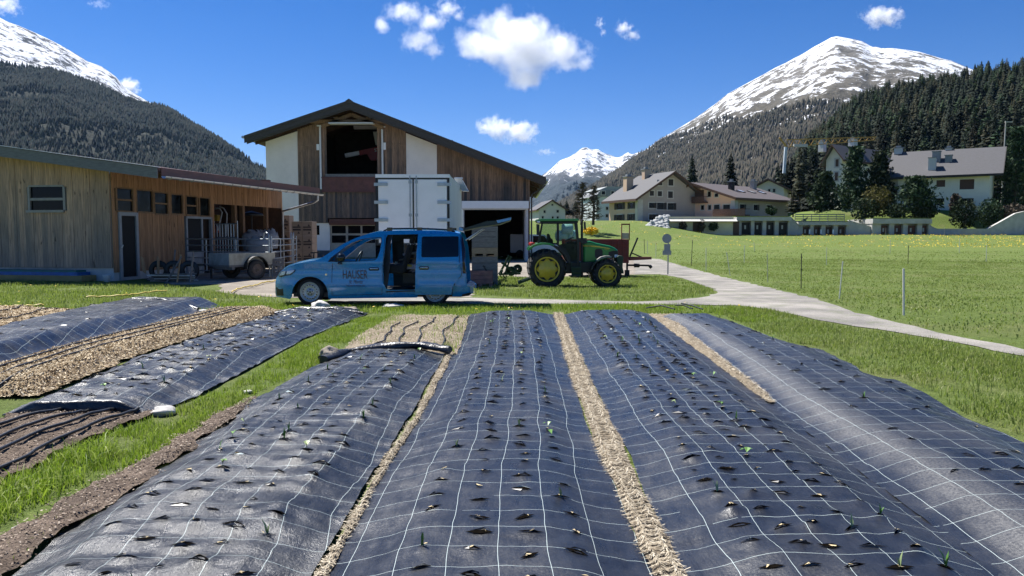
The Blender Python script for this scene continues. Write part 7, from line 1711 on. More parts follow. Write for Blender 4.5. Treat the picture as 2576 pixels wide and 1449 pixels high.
def conifer(seed, h=1.0, r=.2, layers=26, gap=.06, ragged=.4, droop=.35, lift=0.0, per=11):
    """unit conifer crown: tiers of ragged, drooping boughs"""
    rg = random.Random(seed); V = []; F = []
    for k in range(layers):
        t = k / (layers - 1); z = gap + (1 - gap) * t ** .92; rad = r * (1 - t) ** .82 * (1 + .18 * math.sin(k * 2.1 + seed)) + .006
        n = max(4, int(per * (1 - t * .55))); a0 = rg.random() * 6.28
        for j in range(n):
            if rg.random() < .10: continue
            a = a0 + 6.283 * j / n + rg.uniform(-.25, .25); L = rad * rg.uniform(1 - ragged, 1.15); d = Vector((math.cos(a), math.sin(a), 0)); s = Vector((-d.y, d.x, 0)); w = L * rg.uniform(.22, .36)
            z0 = z + rg.uniform(-.012, .012); dz = -L * droop * rg.uniform(.6, 1.4) + lift * L
            b = len(V); V += [Vector((0, 0, z0 + .012)), d * L * .45 + s * w + Vector((0, 0, z0 + dz * .25 - .01)), d * L + Vector((0, 0, z0 + dz)), d * L * .45 - s * w + Vector((0, 0, z0 + dz * .25 - .01)), d * L * .62 + Vector((0, 0, z0 + dz * .35 + .018)), d * L * .8 + s * w * .8 + Vector((0, 0, z0 + dz * .9 - .012)), d * L * .8 - s * w * .8 + Vector((0, 0, z0 + dz * .9 - .012))]
            F += [(b, b + 1, b + 4), (b, b + 4, b + 3), (b + 1, b + 5, b + 4), (b + 3, b + 4, b + 6), (b + 4, b + 5, b + 2), (b + 4, b + 2, b + 6)]
    return V, F
def crown_mesh(name, VFs, mat):
    me = bpy.data.meshes.new(name); me.from_pydata([tuple(v) for v in VFs[0]], [], VFs[1]); me.materials.append(mat); me.update(); return me
def trunk_mesh(h, r):
    m = MB(); m.tube([(0, 0, -.02), (.002, .001, h * .5), (0, 0, h)], [r, r * .6, r * .1], 7); me = bpy.data.meshes.new("trunk"); me.from_pydata(m.v, [], m.f); me.materials.append(M_BARK); me.update(); return me
KINDS = []
for i in range(4): KINDS.append((crown_mesh("crown", conifer(i + 1, r=.17 + .02 * (i % 3)), M_SPR), 's'))
for i in range(3): KINDS.append((crown_mesh("crown", conifer(i + 20, r=.16, layers=24, gap=.18, ragged=.6, droop=.1, per=8), M_LAR), 'l'))
for i in range(3): KINDS.append((crown_mesh("crown", conifer(i + 40, r=.21, layers=22, gap=.08, ragged=.5, droop=-.15, lift=.1, per=12), M_PIN), 'p'))
TRK = trunk_mesh(.9, .014)
def tree(name, label, cat, base, h, kind, group=None, wf=1.0, rz=None):
    root = bpy.data.objects.new(name, None); COL.objects.link(root); root.location = base; root.rotation_euler = (0, 0, random.random() * 6.28 if rz is None else rz); root.scale = (h * wf, h * wf, h); tag(root, label, cat, group)
    link("crown", KINDS[kind][0], root); link("trunk", TRK, root); return root
# the wooded hill: the nearest three hundred as trees of their own, the far rest as one mass
rg = np.random.default_rng(12)
P = sample(VH, UH, 12000, 7, (1950, 2760), 1.0)
_sk = np.array([[p[0], p[1]] for p in SK_H]); dd = np.hypot(P[:, 0], P[:, 1])
order = np.argsort(dd); P = P[order]; keepers = []
cell = {}
for p in P:
    d = math.hypot(p[0], p[1]); sp = 3.3 + d * .004; kx = (int(p[0] / sp), int(p[1] / sp))
    if any((kx[0] + a, kx[1] + b) in cell and (cell[(kx[0] + a, kx[1] + b)] - Vector(p)).length < sp for a in (-1, 0, 1) for b in (-1, 0, 1)): continue
    cell[kx] = Vector(p); keepers.append(p)
HG = "conifers of the dark wood on the right hillside"
near, rest = keepers[:300], keepers[300:]
rr = random.Random(2)
for p in near:
    k = rr.choice([0, 1, 2, 3, 0, 1, 4, 5, 6, 7, 8]); tree("conifer", "tall larch in the dark wood on the right hillside" if 4 <= k <= 6 else "dark conifer in the wood on the right hillside", "tree", (p[0], p[1], p[2] - .5), rr.uniform(9, 15), k, "larches of the dark wood on the right hillside" if 4 <= k <= 6 else HG, rr.uniform(1.15, 1.6))
def mass(name, pts, hs, kinds, seed):
    VV = []; FF = []; mi = []; b = 0; rs = random.Random(seed)
    for p, h in zip(pts, hs):
        k = rs.choice(kinds); me = KINDS[k][0]; n = len(me.vertices); v = np.zeros(n * 3); me.vertices.foreach_get("co", v); v = v.reshape(-1, 3); a = rs.random() * 6.28; c, s = math.cos(a), math.sin(a); w = h * rs.uniform(1.15, 1.6)
        q = np.stack([(v[:, 0] * c - v[:, 1] * s) * w, (v[:, 0] * s + v[:, 1] * c) * w, v[:, 2] * h], -1) + np.array(p); VV.append(q)
        f = np.zeros(len(me.polygons) * 3, dtype=np.int32); me.polygons.foreach_get("vertices", f) if False else me.loops.foreach_get("vertex_index", f); FF.append(f.reshape(-1, 3) + b); mi += [0 if KINDS[k][1] == 's' else 1 if KINDS[k][1] == 'l' else 2] * len(me.polygons); b += n
    o = mesh_np(name, np.concatenate(VV), np.concatenate(FF), [M_SPR, M_LAR, M_PIN]); o.data.polygons.foreach_set("material_index", np.array(mi, dtype=np.int32)); return tag(o, kind='stuff')
if rest: mass("forest", [np.array(p) - [0, 0, .5] for p in rest], [rr.uniform(8, 13) for _ in rest], [0, 1, 2, 3, 4, 5, 7, 8], 3)
print("hill trees", len(near), len(rest))
# single trees in the village
def px_tree(name, label, u, vt, vb, Y, hw, kind, cat='tree'):
    b = at(u, vb, Y); t = at(u, vt, Y); h = t.z - b.z; r0 = {'s': .18, 'l': .16, 'p': .21}[KINDS[kind][1]]; w = hw / FPX * Y / (h * r0); tree(name, label, cat, (b.x, Y, b.z), h, kind, None, w)
px_tree("spruce", "dark spruce between the large grey house and the pink house", 1740, 390, 500, 165, 25, 0)
px_tree("spruce", "dark spruce behind the pink house's roof ridge", 1837, 384, 490, 170, 25, 1)
def dense(name, label, u, vt, vb, Y, hw, mat, seed, n=2600, leaf=.36, top=.25):
    """full, uneven evergreen: many leaf clumps on short boughs"""
    b = at(u, vb, Y); t = at(u, vt, Y); H = t.z - b.z; W = 1.5 * hw / FPX * Y; rs = np.random.default_rng(seed); rt = thing(name, label, "tree", b)
    k = 90; bz = rs.random(k) ** .9 * .93 + .05; ba = rs.random(k) * 6.28; prof = np.sin(np.clip(bz * 1.05 + .12, 0, 1) * np.pi) ** .55 * (1 - bz * (1 - top)) ; br = prof * W * rs.uniform(.55, 1.1, k)
    i = rs.integers(0, k, n); f = rs.random(n) ** .6
    C = np.stack([np.cos(ba[i]) * br[i] * f, np.sin(ba[i]) * br[i] * f, bz[i] * H + br[i] * f * .25], -1) + rs.normal(0, 1, (n, 3)) * np.array([.32, .32, .36]) * (W / 2.6)
    C[:, 2] = np.clip(C[:, 2], .1, H)
    e = rs.normal(0, 1, (n, 3)); e[:, 2] += .6; e /= np.linalg.norm(e, axis=1)[:, None]; q = np.cross(e, rs.normal(0, 1, (n, 3))); q /= np.linalg.norm(q, axis=1)[:, None]; s = leaf * rs.uniform(.5, 1.5, n)[:, None]
    V = np.stack([C - e * s, C + q * s * .5, C + e * s, C - q * s * .45], 1).reshape(-1, 3); mesh_np("crown", V, np.arange(4 * n).reshape(n, 4), mat, rt, nv=4)
    m = MB(); m.tube([(0, 0, -.3), (.05, 0, H * .5), (0, 0, H * .95)], [.22, .14, .03], 8); m.build("trunk", M_BARK, rt)
dense("pine", "tall dark pine left of the white house, in front of the vine covered house", 2148, 370, 535, 142, 39, M_PIN, 1, 3400)
dense("pine", "second dark pine touching the left end of the white house roof", 2210, 382, 520, 140, 36, M_PIN, 2, 3400)
dense("spruce", "dark conifer standing left of the vine covered house", 2075, 434, 542, 138, 36, M_PIN, 3, 2600)
dense("pine", "dense round topped pine in front of the white house wall", 2302, 446, 548, 127.5, 48, M_PIN, 4, 2600)
dense("pine", "tall dark conifer at the right edge beside the white house", 2552, 320, 530, 137, 48, M_PIN, 5, 2600)
dense("spruce", "dark conifer cut by the right picture edge", 2600, 300, 530, 140, 56, M_PIN, 6, 2600)
px_tree("larch", "thin brown larch behind the small house near the crane mast", 2010, 372, 520, 160, 30, 4)
px_tree("larch", "leafless larch in front of the slatted garage row's left end", 1995, 470, 545, 135, 22, 5)
for u, hgt, hw, k in ((1448, 24, 20, 3), (1425, 26, 16, 1), (1410, 20, 18, 2)): px_tree("spruce", "small dark conifer behind the little grey house, %s" % {3: "rightmost", 1: "tallest", 2: "leftmost"}[k], u, 530 - hgt, 540, 240, hw, k)
# bare larches before the pale blue house
def bare_larch(label, u, vt, vb, Y, hw, seed):
    b = at(u, vb, Y); t = at(u, vt, Y); h = t.z - b.z; rt = thing("larch", label, "tree", b); rs = random.Random(seed); W = hw / FPX * Y
    m = MB(); m.tube([(0, 0, 0), (.1, 0, h * .4), (.05, 0, h * .75), (.0, 0, h)], [.22, .16, .09, .02], 8); m.build("trunk", M_BARK, rt)
    m = MB(); tw = MB()
    for i in range(80):
        f = rs.uniform(.16, .98); a = rs.random() * 6.28; L = W * (1.05 - f * .85) * rs.uniform(.5, 1.15); d = Vector((math.cos(a), math.sin(a), 0)); p0 = Vector((.08, 0, h * f)); up = rs.uniform(-.05, .35)
        pm_ = p0 + d * L * .5 + Vector((0, 0, L * up * .3 - .1)); p1 = p0 + d * L + Vector((0, 0, L * up)); m.tube([p0, pm_, p1], [.045, .03, .012], 4, False)
        for j in range(16):
            g_ = rs.uniform(.2, 1); q = p0.lerp(p1, g_) + Vector((0, 0, -.05)); e = Vector((rs.uniform(-1, 1), rs.uniform(-1, 1), rs.uniform(-1.0, .5))) * rs.uniform(.25, .8); s = e.cross(Vector((0, 1, .3))).normalized() * .03; tw.add([q - s, q + s, q + e], [(0, 1, 2)])
    m.build("branches", M_BARK, rt); tw.build("twigs", M_BARE, rt)
bare_larch("bare brown larch with wide crown in front of the pale blue house, left one", 1463, 458, 566, 112, 34, 1)
bare_larch("bare brown larch in front of the pale blue house, right one with leaning twigs", 1492, 464, 566, 113, 30, 2)
# bushes
def bush(name, label, u, vt, vb, Y, hw, mat, seed, n=900, cat='bush', leaf=.22):
    b = at(u, vb, Y); t = at(u, vt, Y); H = t.z - b.z; W = hw / FPX * Y; rs = np.random.default_rng(seed); rt = thing(name, label, cat, b)
    th = rs.random(n) * 6.28; cz_ = rs.uniform(-1, 1, n); rad = rs.random(n) ** .35; lump = .72 + .5 * fbm(np.cos(th) * 1.7 + seed, cz_ * 2.2 + np.sin(th) * 1.7, 3)
    x = np.cos(th) * np.sqrt(np.clip(1 - cz_ ** 2, .05, 1)) * rad * lump * W; y = np.sin(th) * np.sqrt(np.clip(1 - cz_ ** 2, .05, 1)) * rad * lump * W * .8; z = H * .5 + cz_ * H * .55 * rad * lump
    C = np.stack([x, y, np.maximum(z, .05)], -1); e = rs.normal(0, 1, (n, 3)); e /= np.linalg.norm(e, axis=1)[:, None]; f = np.cross(e, rs.normal(0, 1, (n, 3))); f /= np.linalg.norm(f, axis=1)[:, None]; s = leaf * rs.uniform(.5, 1.5, n)[:, None]
    V = np.stack([C - e * s, C + f * s * .6, C + e * s, C - f * s * .5], 1).reshape(-1, 3); mesh_np("foliage", V, np.arange(4 * n).reshape(n, 4), mat, rt, nv=4)
    m = MB(); r2 = random.Random(seed)
    for i in range(7): a = r2.random() * 6.28; m.tube([(0, 0, 0), (math.cos(a) * W * .25, math.sin(a) * W * .25, H * .45), (math.cos(a) * W * .5, math.sin(a) * W * .4, H * .8)], [.07, .045, .015], 5)
    m.build("stems", M_BARK, rt)
bush("willow_bush", "yellow green spring bush between the dark pines and the white house", 2205, 470, 545, 129.5, 40, M_BUSHY, 1, 1300)
bush("shrub", "dark green shrub left of the yellow green bush above the concrete wall", 2172, 498, 556, 128, 34, M_PIN, 2)
bush("shrub", "low dark shrubs along the rightmost garage roof, left one", 2255, 512, 552, 127, 30, M_PIN, 3)
bush("shrub", "green shrub below the round topped pine on the garage roof", 2325, 508, 552, 126.5, 34, M_PIN, 4)
bush("shrub", "dense dark shrub behind the retaining wall below the big window", 2424, 503, 575, 126.5, 36, M_PIN, 5, 1300)
bush("shrub", "dense dark shrub right of the other behind the retaining wall", 2489, 500, 572, 127.5, 32, M_PIN, 6, 1300)
bush("bare_bush", "leafless grey bush in front of the white house between its windows", 2402, 487, 535, 128.5, 14, M_BARE, 7, 500, leaf=.3)
bush("bare_bush", "leafless brown bush at the foot of the right edge conifers", 2550, 515, 548, 127, 34, M_BARE, 8, 700, leaf=.3)
bush("bare_bush", "thin leafless shrub against the cream basement wall", 1718, 556, 582, 120.8, 10, M_BARE, 9, 220, leaf=.18)
bush("shrub", "green potted shrub against the cream basement wall", 1795, 560, 581, 120.6, 13, M_PIN, 10, 350, leaf=.15)
bush("bare_bush", "thin leafless shrub left of the green one by the cream wall", 1766, 553, 582, 120.7, 10, M_BARE, 11, 220, leaf=.18)
bush("broom_bush", "yellow flowering bush on the bank right of the tractor cab", 1487, 572, 590, 98, 22, M_DAND, 12, 500, leaf=.16)
bush("shrub", "low shrub in front of the pink house's right side", 1940, 520, 541, 127.2, 16, M_PIN, 13, 400)
# ================================================================== things stored beside the shed
M_OLDG = pm("old_grey_paint", (.22, .24, .24), .7, .25, 4, dirt=(.10, .07, .05)); M_GALV = pm("galvanised", (.36, .40, .43), .4, .15, 6, metal=.6)
M_STICKG = pm("grey_stick", (.15, .14, .13), .85, .3, 6, stretch=(4, 4, 1)); M_STICKW = pm("fresh_wood", (.34, .22, .11), .8, .25, 6, stretch=(4, 4, 1))
FTR = Frame(corner(575, 27.3), 27.3, 52)
tr = FTR.thing("trailer", "small old two wheeled trailer with pale dented box in the shed's shadow", "trailer")
m = MB(); m.box(0, 1.9, 0, .04, .55, .96); m.build("side_board", pm("dirty_cream", (.36, .34, .27), .7, .25, 4, dirt=(.15, .12, .08)), tr)
m = MB(); m.box(0, .04, .045, 1.35, .55, .96); m.build("tail_board", M_OLDG, tr); m = MB(); m.box(.05, 1.9, 1.31, 1.35, .55, .96); m.build("side_board", M_OLDG, tr); m = MB(); m.box(1.86, 1.9, .045, 1.3, .55, .96); m.build("front_board", M_OLDG, tr)
m = MB(); m.box(.0, 1.9, .0, 1.35, .48, .545); m.box(.1, .2, -.02, 1.37, .38, .478); m.build("floor", M_STICKG, tr)
m = MB(); m.box(1.9, 3.2, .6, .72, .44, .54); m.box(.2, 1.9, .6, .7, .40, .478); m.beam((-.05, 1.1, .48), (-.05, 1.1, .05), .05, .05); m.build("drawbar", M_CABB, tr)
for y, s in ((-.22, 1), (1.57, -1)):
    w = wheel(1.0, .36, y, .36, .2, .18, tr, (M_LUG, pm("rusty_rim", (.12, .09, .075), .7, .3, 8) if s > 0 else bpy.data.materials["rusty_rim"]), "wheel", 0, 5, s)
    m = MB(); P = [(1.0 + .46 * math.cos(R(a)), .40 + .46 * math.sin(R(a))) for a in range(0, 181, 15)] + [(1.0 + .43 * math.cos(R(a)), .40 + .43 * math.sin(R(a))) for a in range(180, -1, -15)]; m.prism(P, y - .02 if s > 0 else y - .2, y + .2 if s > 0 else y + .02); m.build("mudguard", M_CABB, tr)
def panel_fence(label, a, b, zs, ups, loop0=False, loop1=False):
    a, b = Vector(a), Vector(b); rt = thing("livestock_panel", label, "fence panel", a, math.atan2(b.y - a.y, b.x - a.x), "galvanised livestock panels by the shed"); L = (b - a).length
    for z in zs: m = MB(); m.tube([(0, 0, z), (L, 0, z)], .024, 6); m.build("rail", M_GALV, rt)
    for f in ups: m = MB(); m.tube([(L * f, 0, zs[-1] - .15 if f in (0, 1) else zs[-1]), (L * f, 0, zs[0] + (.12 if f in (0, 1) else 0))], .028, 6); m.build("upright", M_GALV, rt)
    for x, s, on in ((0, 1, loop0), (L, -1, loop1)):
        if on: m = MB(); m.tube([(x, 0, zs[0] + .1), (x + s * .02, 0, zs[0] + .2), (x + s * .12, 0, zs[0] + .26), (x + s * .24, 0, zs[0] + .2), (x + s * .28, 0, zs[0])], .024, 6); m.build("hook_loop", M_GALV, rt)
ZS = (1.46, 1.21, .96, .71, .46, .2)
pa, pb_, pc, pd = at(431, 690, 31.5), at(681, 690, 29.2), at(736, 690, 33.5), at(747, 690, 35.5)
for q in (pa, pb_, pc, pd): q.z = 0
panel_fence("long galvanised livestock panel behind the small trailer", pa, pb_ - Vector((.04, 0, 0)), ZS, (0, .38, .68, 1), True, True)
panel_fence("short galvanised livestock panel running back towards the cardboard boxes", pb_ + Vector((.04, .06, 0)), pc, ZS, (0, .4, 1), False, True)
panel_fence("narrow galvanised livestock panel beside the cardboard boxes", pc + Vector((.04, .08, 0)), pd, ZS, (0, 1), True, False)
# mesh gate further back with tall uprights
pe, pf = at(542, 690, 34), at(600, 690, 33); pe.z = pf.z = 0
panel_fence("taller dark livestock gate with close uprights standing inside the open bay", pe, pf, (2.1, 1.5, 1.0, .5), (0, .12, .24, .36, .48, .6, .72, .84, 1))
# stored sheets before the front wall
def slab(label, name, u0, u1, v0, v1, dep, mat, cat, dy=0, rz=0):
    p0 = FA.hit(u0, v1, 1, -.75 + dy); p1 = FA.hit(u1, v0, 1, -.75 + dy); m = MB(); m.box(p0.x, p1.x, 0, dep, min(p0.z, p1.z), max(p0.z, p1.z)); rt = m.build(name, mat, None, bevel=.01); rt.location = FA.M @ Vector((0, -.75 + dy, 0)); rt.rotation_euler = (0, 0, FA.a); return tag(rt, label, cat)
slab("dull yellow timber slab under the blue sheet by the shed wall", "timber_slab", -120, 205, 694, 704, .7, pm("yellow_timber", (.30, .22, .09), .8, .25, 3, stretch=(.5, 3, 3)), "board")
slab("bright blue folded sheet lying along the shed wall", "blue_sheet", -120, 194, 685.5, 693.5, .62, pm("blue_tarp", (.015, .10, .34), .45, .25, 5, bump=.3), "sheet", .04)
slab("green sheet on top of the blue one along the shed wall", "green_sheet", -40, 190, 680.5, 685, .5, pm("green_tarp", (.015, .13, .12), .5, .25, 5, bump=.3), "sheet", .09)
p = at(268, 697, 26.6); m = MB(); m.lathe([(.001, 0), (.10, 0), (.125, .24), (.13, .25), (.115, .25), (.095, .02), (.001, .02)], (0, 0, 0), 'z', 20); o = m.build("bucket", M_RAIL); o.location = (p.x, p.y, 0.0); tag(o, "small white bucket at the foot of the shed's corner", "bucket")
def stick(label, u0, v0, u1, v1, Y, w, mat, name="board", dY=.35, cat="board", th=.03):
    a, b = at(u0, v0, Y), at(u1, v1, Y + dY); m = MB(); m.beam((0, 0, 0), b - a, w, th, (0, 1, 0)); o = m.build(name, mat); o.location = a; return tag(o, label, cat)
stick("pale plank leaning against the shed side by the black door", 364, 686, 357, 647, 26.9, .02, M_STICKW, th=.16); stick("short pale plank standing upright behind the pole heap", 398, 689, 398, 646, 27.2, .02, M_STICKW, th=.14)
stick("grey weathered stake leaning in front of the trailer's tail board", 477, 718, 487, 634, 26.0, .03, M_STICKG, "stake", .3, "stake", .09); stick("brown stake leaning beside the crossed dark pole", 444, 719, 455, 640, 26.0, .03, M_STICKW, "stake", .3, "stake", .08)
stick("dark pole leaning steeply right across the brown stake", 415, 718, 457, 645, 25.9, .03, M_STICKG, "pole", .3, "pole", .07); stick("grey stake standing upright behind the crossed poles", 434, 700, 441, 628, 27.5, .03, M_STICKG, "stake", .2, "stake", .08)
rs = random.Random(6)
for i in range(14):
    v = 690 + i * 1.9; u0 = 378 + rs.uniform(-8, 14); u1 = 488 + rs.uniform(-18, 12); a = at(u0, v + rs.uniform(-1, 2), 26.3 + .06 * i); b = at(u1, v + rs.uniform(-3, 3), 26.5 + .06 * i); m = MB(); m.beam((0, 0, 0), b - a, .05, .045); o = m.build("pole", (M_STICKG, M_GALV, M_STICKG, M_CABB)[i % 4]); o.location = (a.x, a.y, max(.03, a.z)); tag(o, "thin pole lying in the heap beside the black shed door", "pole", "poles heaped beside the black shed door")
m = MB(); a = at(400, 690, 27.6); 
for k in range(3): m.lathe([(.2, -.06), (.33, -.08), (.36, 0), (.33, .08), (.2, .06)], (.55 * k, .0, .36), 'y', 20)
o = m.build("dark_machine", M_CABB); m = None; o.location = (a.x, a.y, 0); tag(o, "dark row of wheels and frame behind the pole heap", "machine")
q = MB(); q.beam((-.3, .1, .5), (1.6, .1, .55), .08, .08); q.build("frame_bar", M_CABB, o)
# big bags, crates, hoops inside the bay
M_BAG = pm("shaded_bag_cloth", (.30, .30, .30), 1.0, .12, 5, bump=.4)  # white cloth greyed down: the shade of the bay is in the colour
def bigbag(label, u, v0, v1, Y, w, seed):
    b = at(u, v1, Y); t = at(u, v0, Y); H = t.z - b.z; m = MB(); n = 20; k = 14; vv = []; rs = random.Random(seed)
    for i in range(k + 1):
        f = i / k; rad = w / 2 * (.92 + .12 * math.sin(f * 3.1)) if f < .7 else w / 2 * (1.0 - .42 * ((f - .7) / .3) ** 1.6)
        for j in range(n): a = 2 * math.pi * j / n; s = 1 / max(abs(math.cos(a)), abs(math.sin(a))) ** .6; vv.append((math.cos(a) * rad * s * (1 + rs.uniform(-.05, .05)), math.sin(a) * rad * s * (1 + rs.uniform(-.05, .05)), f * H + (rs.uniform(-.10, .10) if f > .5 else 0)))
    m.add(vv, [(i * n + j, i * n + (j + 1) % n, (i + 1) * n + (j + 1) % n, (i + 1) * n + j) for i in range(k) for j in range(n)], True); m.add(vv[-n:], [tuple(range(n))]); o = m.build("bulk_bag", M_BAG); o.location = b; tag(o, label, "bag")
    for s in (-1, 1): h = MB(); h.tube([(s * w * .3, 0, H * .75), (s * w * .14, -.05, H * 1.0), (s * w * .05, 0, H * 1.08)], .03, 6); h.build("strap", M_CABB, o)
bigbag("left white bulk bag with dark straps behind the livestock panels", 641, 582, 630, 34.6, .95, 1); bigbag("right white bulk bag slumping towards the downpipe", 672, 578, 625, 35, .9, 2); bigbag("low white sack in front of the two bulk bags", 655, 598, 632, 32.6, 1.0, 3)
crate("plastic_crate", "dark blue crate below the bulk bags behind the panels", 612, 655, 632, 668, 32.4, .8, 3, pm("dark_blue_plastic", (.015, .022, .05), .5, .2, 6), False); crate("plastic_crate", "second dark blue crate, right below the bulk bags", 657, 688, 630, 668, 32.8, .8, 3, bpy.data.materials["dark_blue_plastic"], False)
hp = thing("sprayer", "machine with two white hoops, yellow and orange parts inside the open bay", "machine", (*at(560, 600, 35.5).xy, 0))
def hl_(u, v): p = at(u, v, 35.5); return Vector((p.x - hp.location.x, 0, p.z))
for L in ([(541, 525), (552, 524), (559, 534), (554, 555), (548, 580)], [(552, 520), (563, 524), (571, 538), (570, 570), (569, 594)]): m = MB(); m.tube([hl_(*q) for q in L], .03, 8); m.build("hoop", M_RAIL, hp)
for nm, (u0, u1, v0, v1), mt in (("tank", (539, 548, 540, 556), pm("dull_yellow", (.35, .22, .02), .6, .2, 5)), ("hopper", (541, 546, 570, 585), pm("dull_orange", (.35, .07, .02), .6, .2, 5)), ("body", (545, 590, 598, 645), M_CABB), ("red_guard", (548, 575, 600, 625), M_SRED)):
    a, b = hl_(u0, v1), hl_(u1, v0); m = MB(); m.box(a.x, b.x, -.1 if nm != "body" else 0, .3, max(.02, a.z), b.z); m.build(nm, mt, hp, bevel=.03)
dk = thing("parasol", "dark folded canopy standing in the right bay of the shed", "canopy", (*at(634, 600, 37).xy, 0)); t_ = at(634, 537, 37); m = MB(); m.lathe([(.02, t_.z + .12), (.5, t_.z), (.56, t_.z - .1), (.5, t_.z - .12), (.05, t_.z - .02)], (0, 0, 0), 'z', 24); m.build("canopy", M_CABB, dk); m = MB(); m.tube([(0, 0, 0), (0, 0, t_.z)], .04, 8); m.build("pole", M_CABB, dk)
# cardboard boxes on two pallets by the barn
M_CARDB = pm("brown_carton", (.30, .225, .165), .85, .12, 4, dirt=(.22, .16, .11)); M_CARDD = pm("dark_carton_band", (.06, .045, .04), .8, .2, 5); M_FILM = pm("stretch_film", (.42, .41, .40), .2, .15, 8, bump=.5)
CBG = "brown cardboard boxes stacked beside the shed"
def cartons(u0, u1, v0, Y, cols, rows, dep, lab, film=False):
    a = at(u0, 600, Y); b = at(u1, 600, Y); t = at(u0, v0, Y); w = (b.x - a.x) / cols; h = (t.z - .16) / rows
    m = MB(); m.box(a.x, b.x, Y, Y + dep, .09, .14); [m.box(a.x + (b.x - a.x) * f - .05, a.x + (b.x - a.x) * f + .05, Y, Y + dep, 0, .088) for f in (.05, .5, .95)]; o = m.build("pallet", M_STICKG); tag(o, "wooden pallet under the %s of cardboard boxes" % lab, "pallet")
    for r in range(rows):
        for c in range(cols):
            m = MB(); j = rs.uniform(-.012, .012); m.box(.008, w - .008, j, dep + j, 0, h - .006); o = m.build("cardboard_box", M_CARDB, None, bevel=.008); o.location = (a.x + c * w, Y, .15 + r * h)
            m = MB(); m.box(w * .12, w * .88, j - .004, j - .001, h * (.1 if r % 2 else .72), h * (.28 if r % 2 else .95)); m.build("printed_band", M_CARDD, o); m = MB(); m.prism([(w * .55, h * .3), (w * .8, h * .3), (w * .68, h * .62)], j - .005, j - .001); m.build("print", M_CARDD, o)
            tag(o, "brown cardboard box in the %s beside the shed's downpipe" % lab, "box", CBG + ", " + lab)
cartons(697, 729, 541, 39, 1, 6, .8, "narrow stack"); cartons(734, 786, 556, 37.5, 2, 6, .9, "wide stack")
def fork(label, u0, u1, v0, v1, Y):
    a, b = at(u0, v1, Y), at(u1, v0, Y); rt = thing("pallet_truck", label, "pallet truck", (a.x, Y, 0)); m = MB(); m.beam((.3, 0, .3), (.35, 0, b.z), .05, .05); m.beam((.2, 0, b.z), (.55, 0, b.z + .02), .05, .05); m.build("handle", M_CABB, rt); m = MB(); m.box(0, .5, 0, .5, .05, .35); m.build("base", bpy.data.materials["dull_orange"], rt); m = MB(); m.beam((.55, .1, .3), (.7, .1, b.z - .1), .06, .06); m.build("mast", M_CABB, rt)
fork("small orange and black pallet truck behind the van's bonnet", 770, 800, 636, 660, 33)
def pal(label, u0, u1, v0, v1, Y, tilt):
    a, b = at(u0, v1, Y), at(u1, v0, Y); w, h = b.x - a.x, b.z - a.z; rt = thing("pallet", label, "pallet", a); rt.rotation_euler = (R(-tilt), 0, 0); m = MB()
    for k in range(4): z = h * k / 3; m.box(0, w, 0, .02, z - .05, z + .05)
    m.build("slats", M_STICKG, rt); m = MB()
    for x in (.04, w / 2, w - .04): m.box(x - .04, x + .04, .022, .1, 0, h)
    m.build("blocks", M_STICKG, rt)
pal("grey pallet leaning on the short livestock panel near the van's bonnet", 685, 713, 654, 690, 28.6, 8)
# ================================================================== clouds and air
def cloud_mat(name, blobs, dens, nscale, thr, seed, wisp=0.0):
    t = NT(name); t.n.remove(t.bsdf); p = t.coord('Object'); f = None
    n = t.noise(t.mapping(p, (1, 1, 1), (seed * 13.7, seed * 5.1, 0)), nscale, 9, .66); n2 = t.noise(t.mapping(p, (1, 1, 1), (seed * 3.7, 1, 4)), nscale * 3.3, 4, .6)
    for (x, y, z, rx, ry, rz) in blobs:
        m = t.mapping(p, (1 / rx, 1 / ry, 1 / rz), (-x / rx, -y / ry, -z / rz))
        ln = t.new('ShaderNodeVectorMath', operation='LENGTH'); t.put(ln.inputs[0], m); d = t.math('SUBTRACT', 1.0, ln.outputs['Value'])
        f = d if f is None else t.math('SMOOTH_MAX', f, d, .25)
    s = t.math('ADD', f, t.math('ADD', t.math('MULTIPLY', t.math('SUBTRACT', n, .5), 2.9 + wisp), t.math('MULTIPLY', t.math('SUBTRACT', n2, .5), .45)))
    s = t.math('MULTIPLY', t.ramp(t.math('SUBTRACT', s, thr), [(0, 0), (.3, .25), (.75 + .3 * wisp, 1)]), dens)
    v = t.new('ShaderNodeVolumePrincipled'); v.inputs['Color'].default_value = (1, 1, 1, 1); v.inputs['Anisotropy'].default_value = .4; t.put(v.inputs['Density'], s)
    t.l.new(v.outputs[0], t.out.inputs['Volume']); t.mat.cycles.volume_step_rate = 1.0 if hasattr(t.mat.cycles, 'volume_step_rate') else None
    return t.mat
CD = 11000.0
def cloud(label, u0, u1, v0, v1, blobs, dens=.012, thr=.12, ns=2.2, seed=1, wisp=0.0, dist=CD, depth=.8):
    """blobs in a unit frame: x,z in -1..1 across the cloud's box"""
    a, b = at(u0, v1, dist), at(u1, v0, dist); c = (a + b) / 2; w, h = (b.x - a.x) / 2, (b.z - a.z) / 2; dd = min(w, h) * depth * 1.2
    m = MB(); m.box(-w * 1.15, w * 1.15, -dd * 1.15, dd * 1.15, -h * 1.15, h * 1.15)
    B = [(x * w, y * dd, z * h, rx * w, dd * ry, rz * h) for x, y, z, rx, ry, rz in blobs]
    o = m.build("cloud", cloud_mat("cloud_air", B, dens * 300 / max(150, min(w, h)), ns / min(w, h), thr, seed, wisp)); o.location = c; tag(o, label, "cloud")
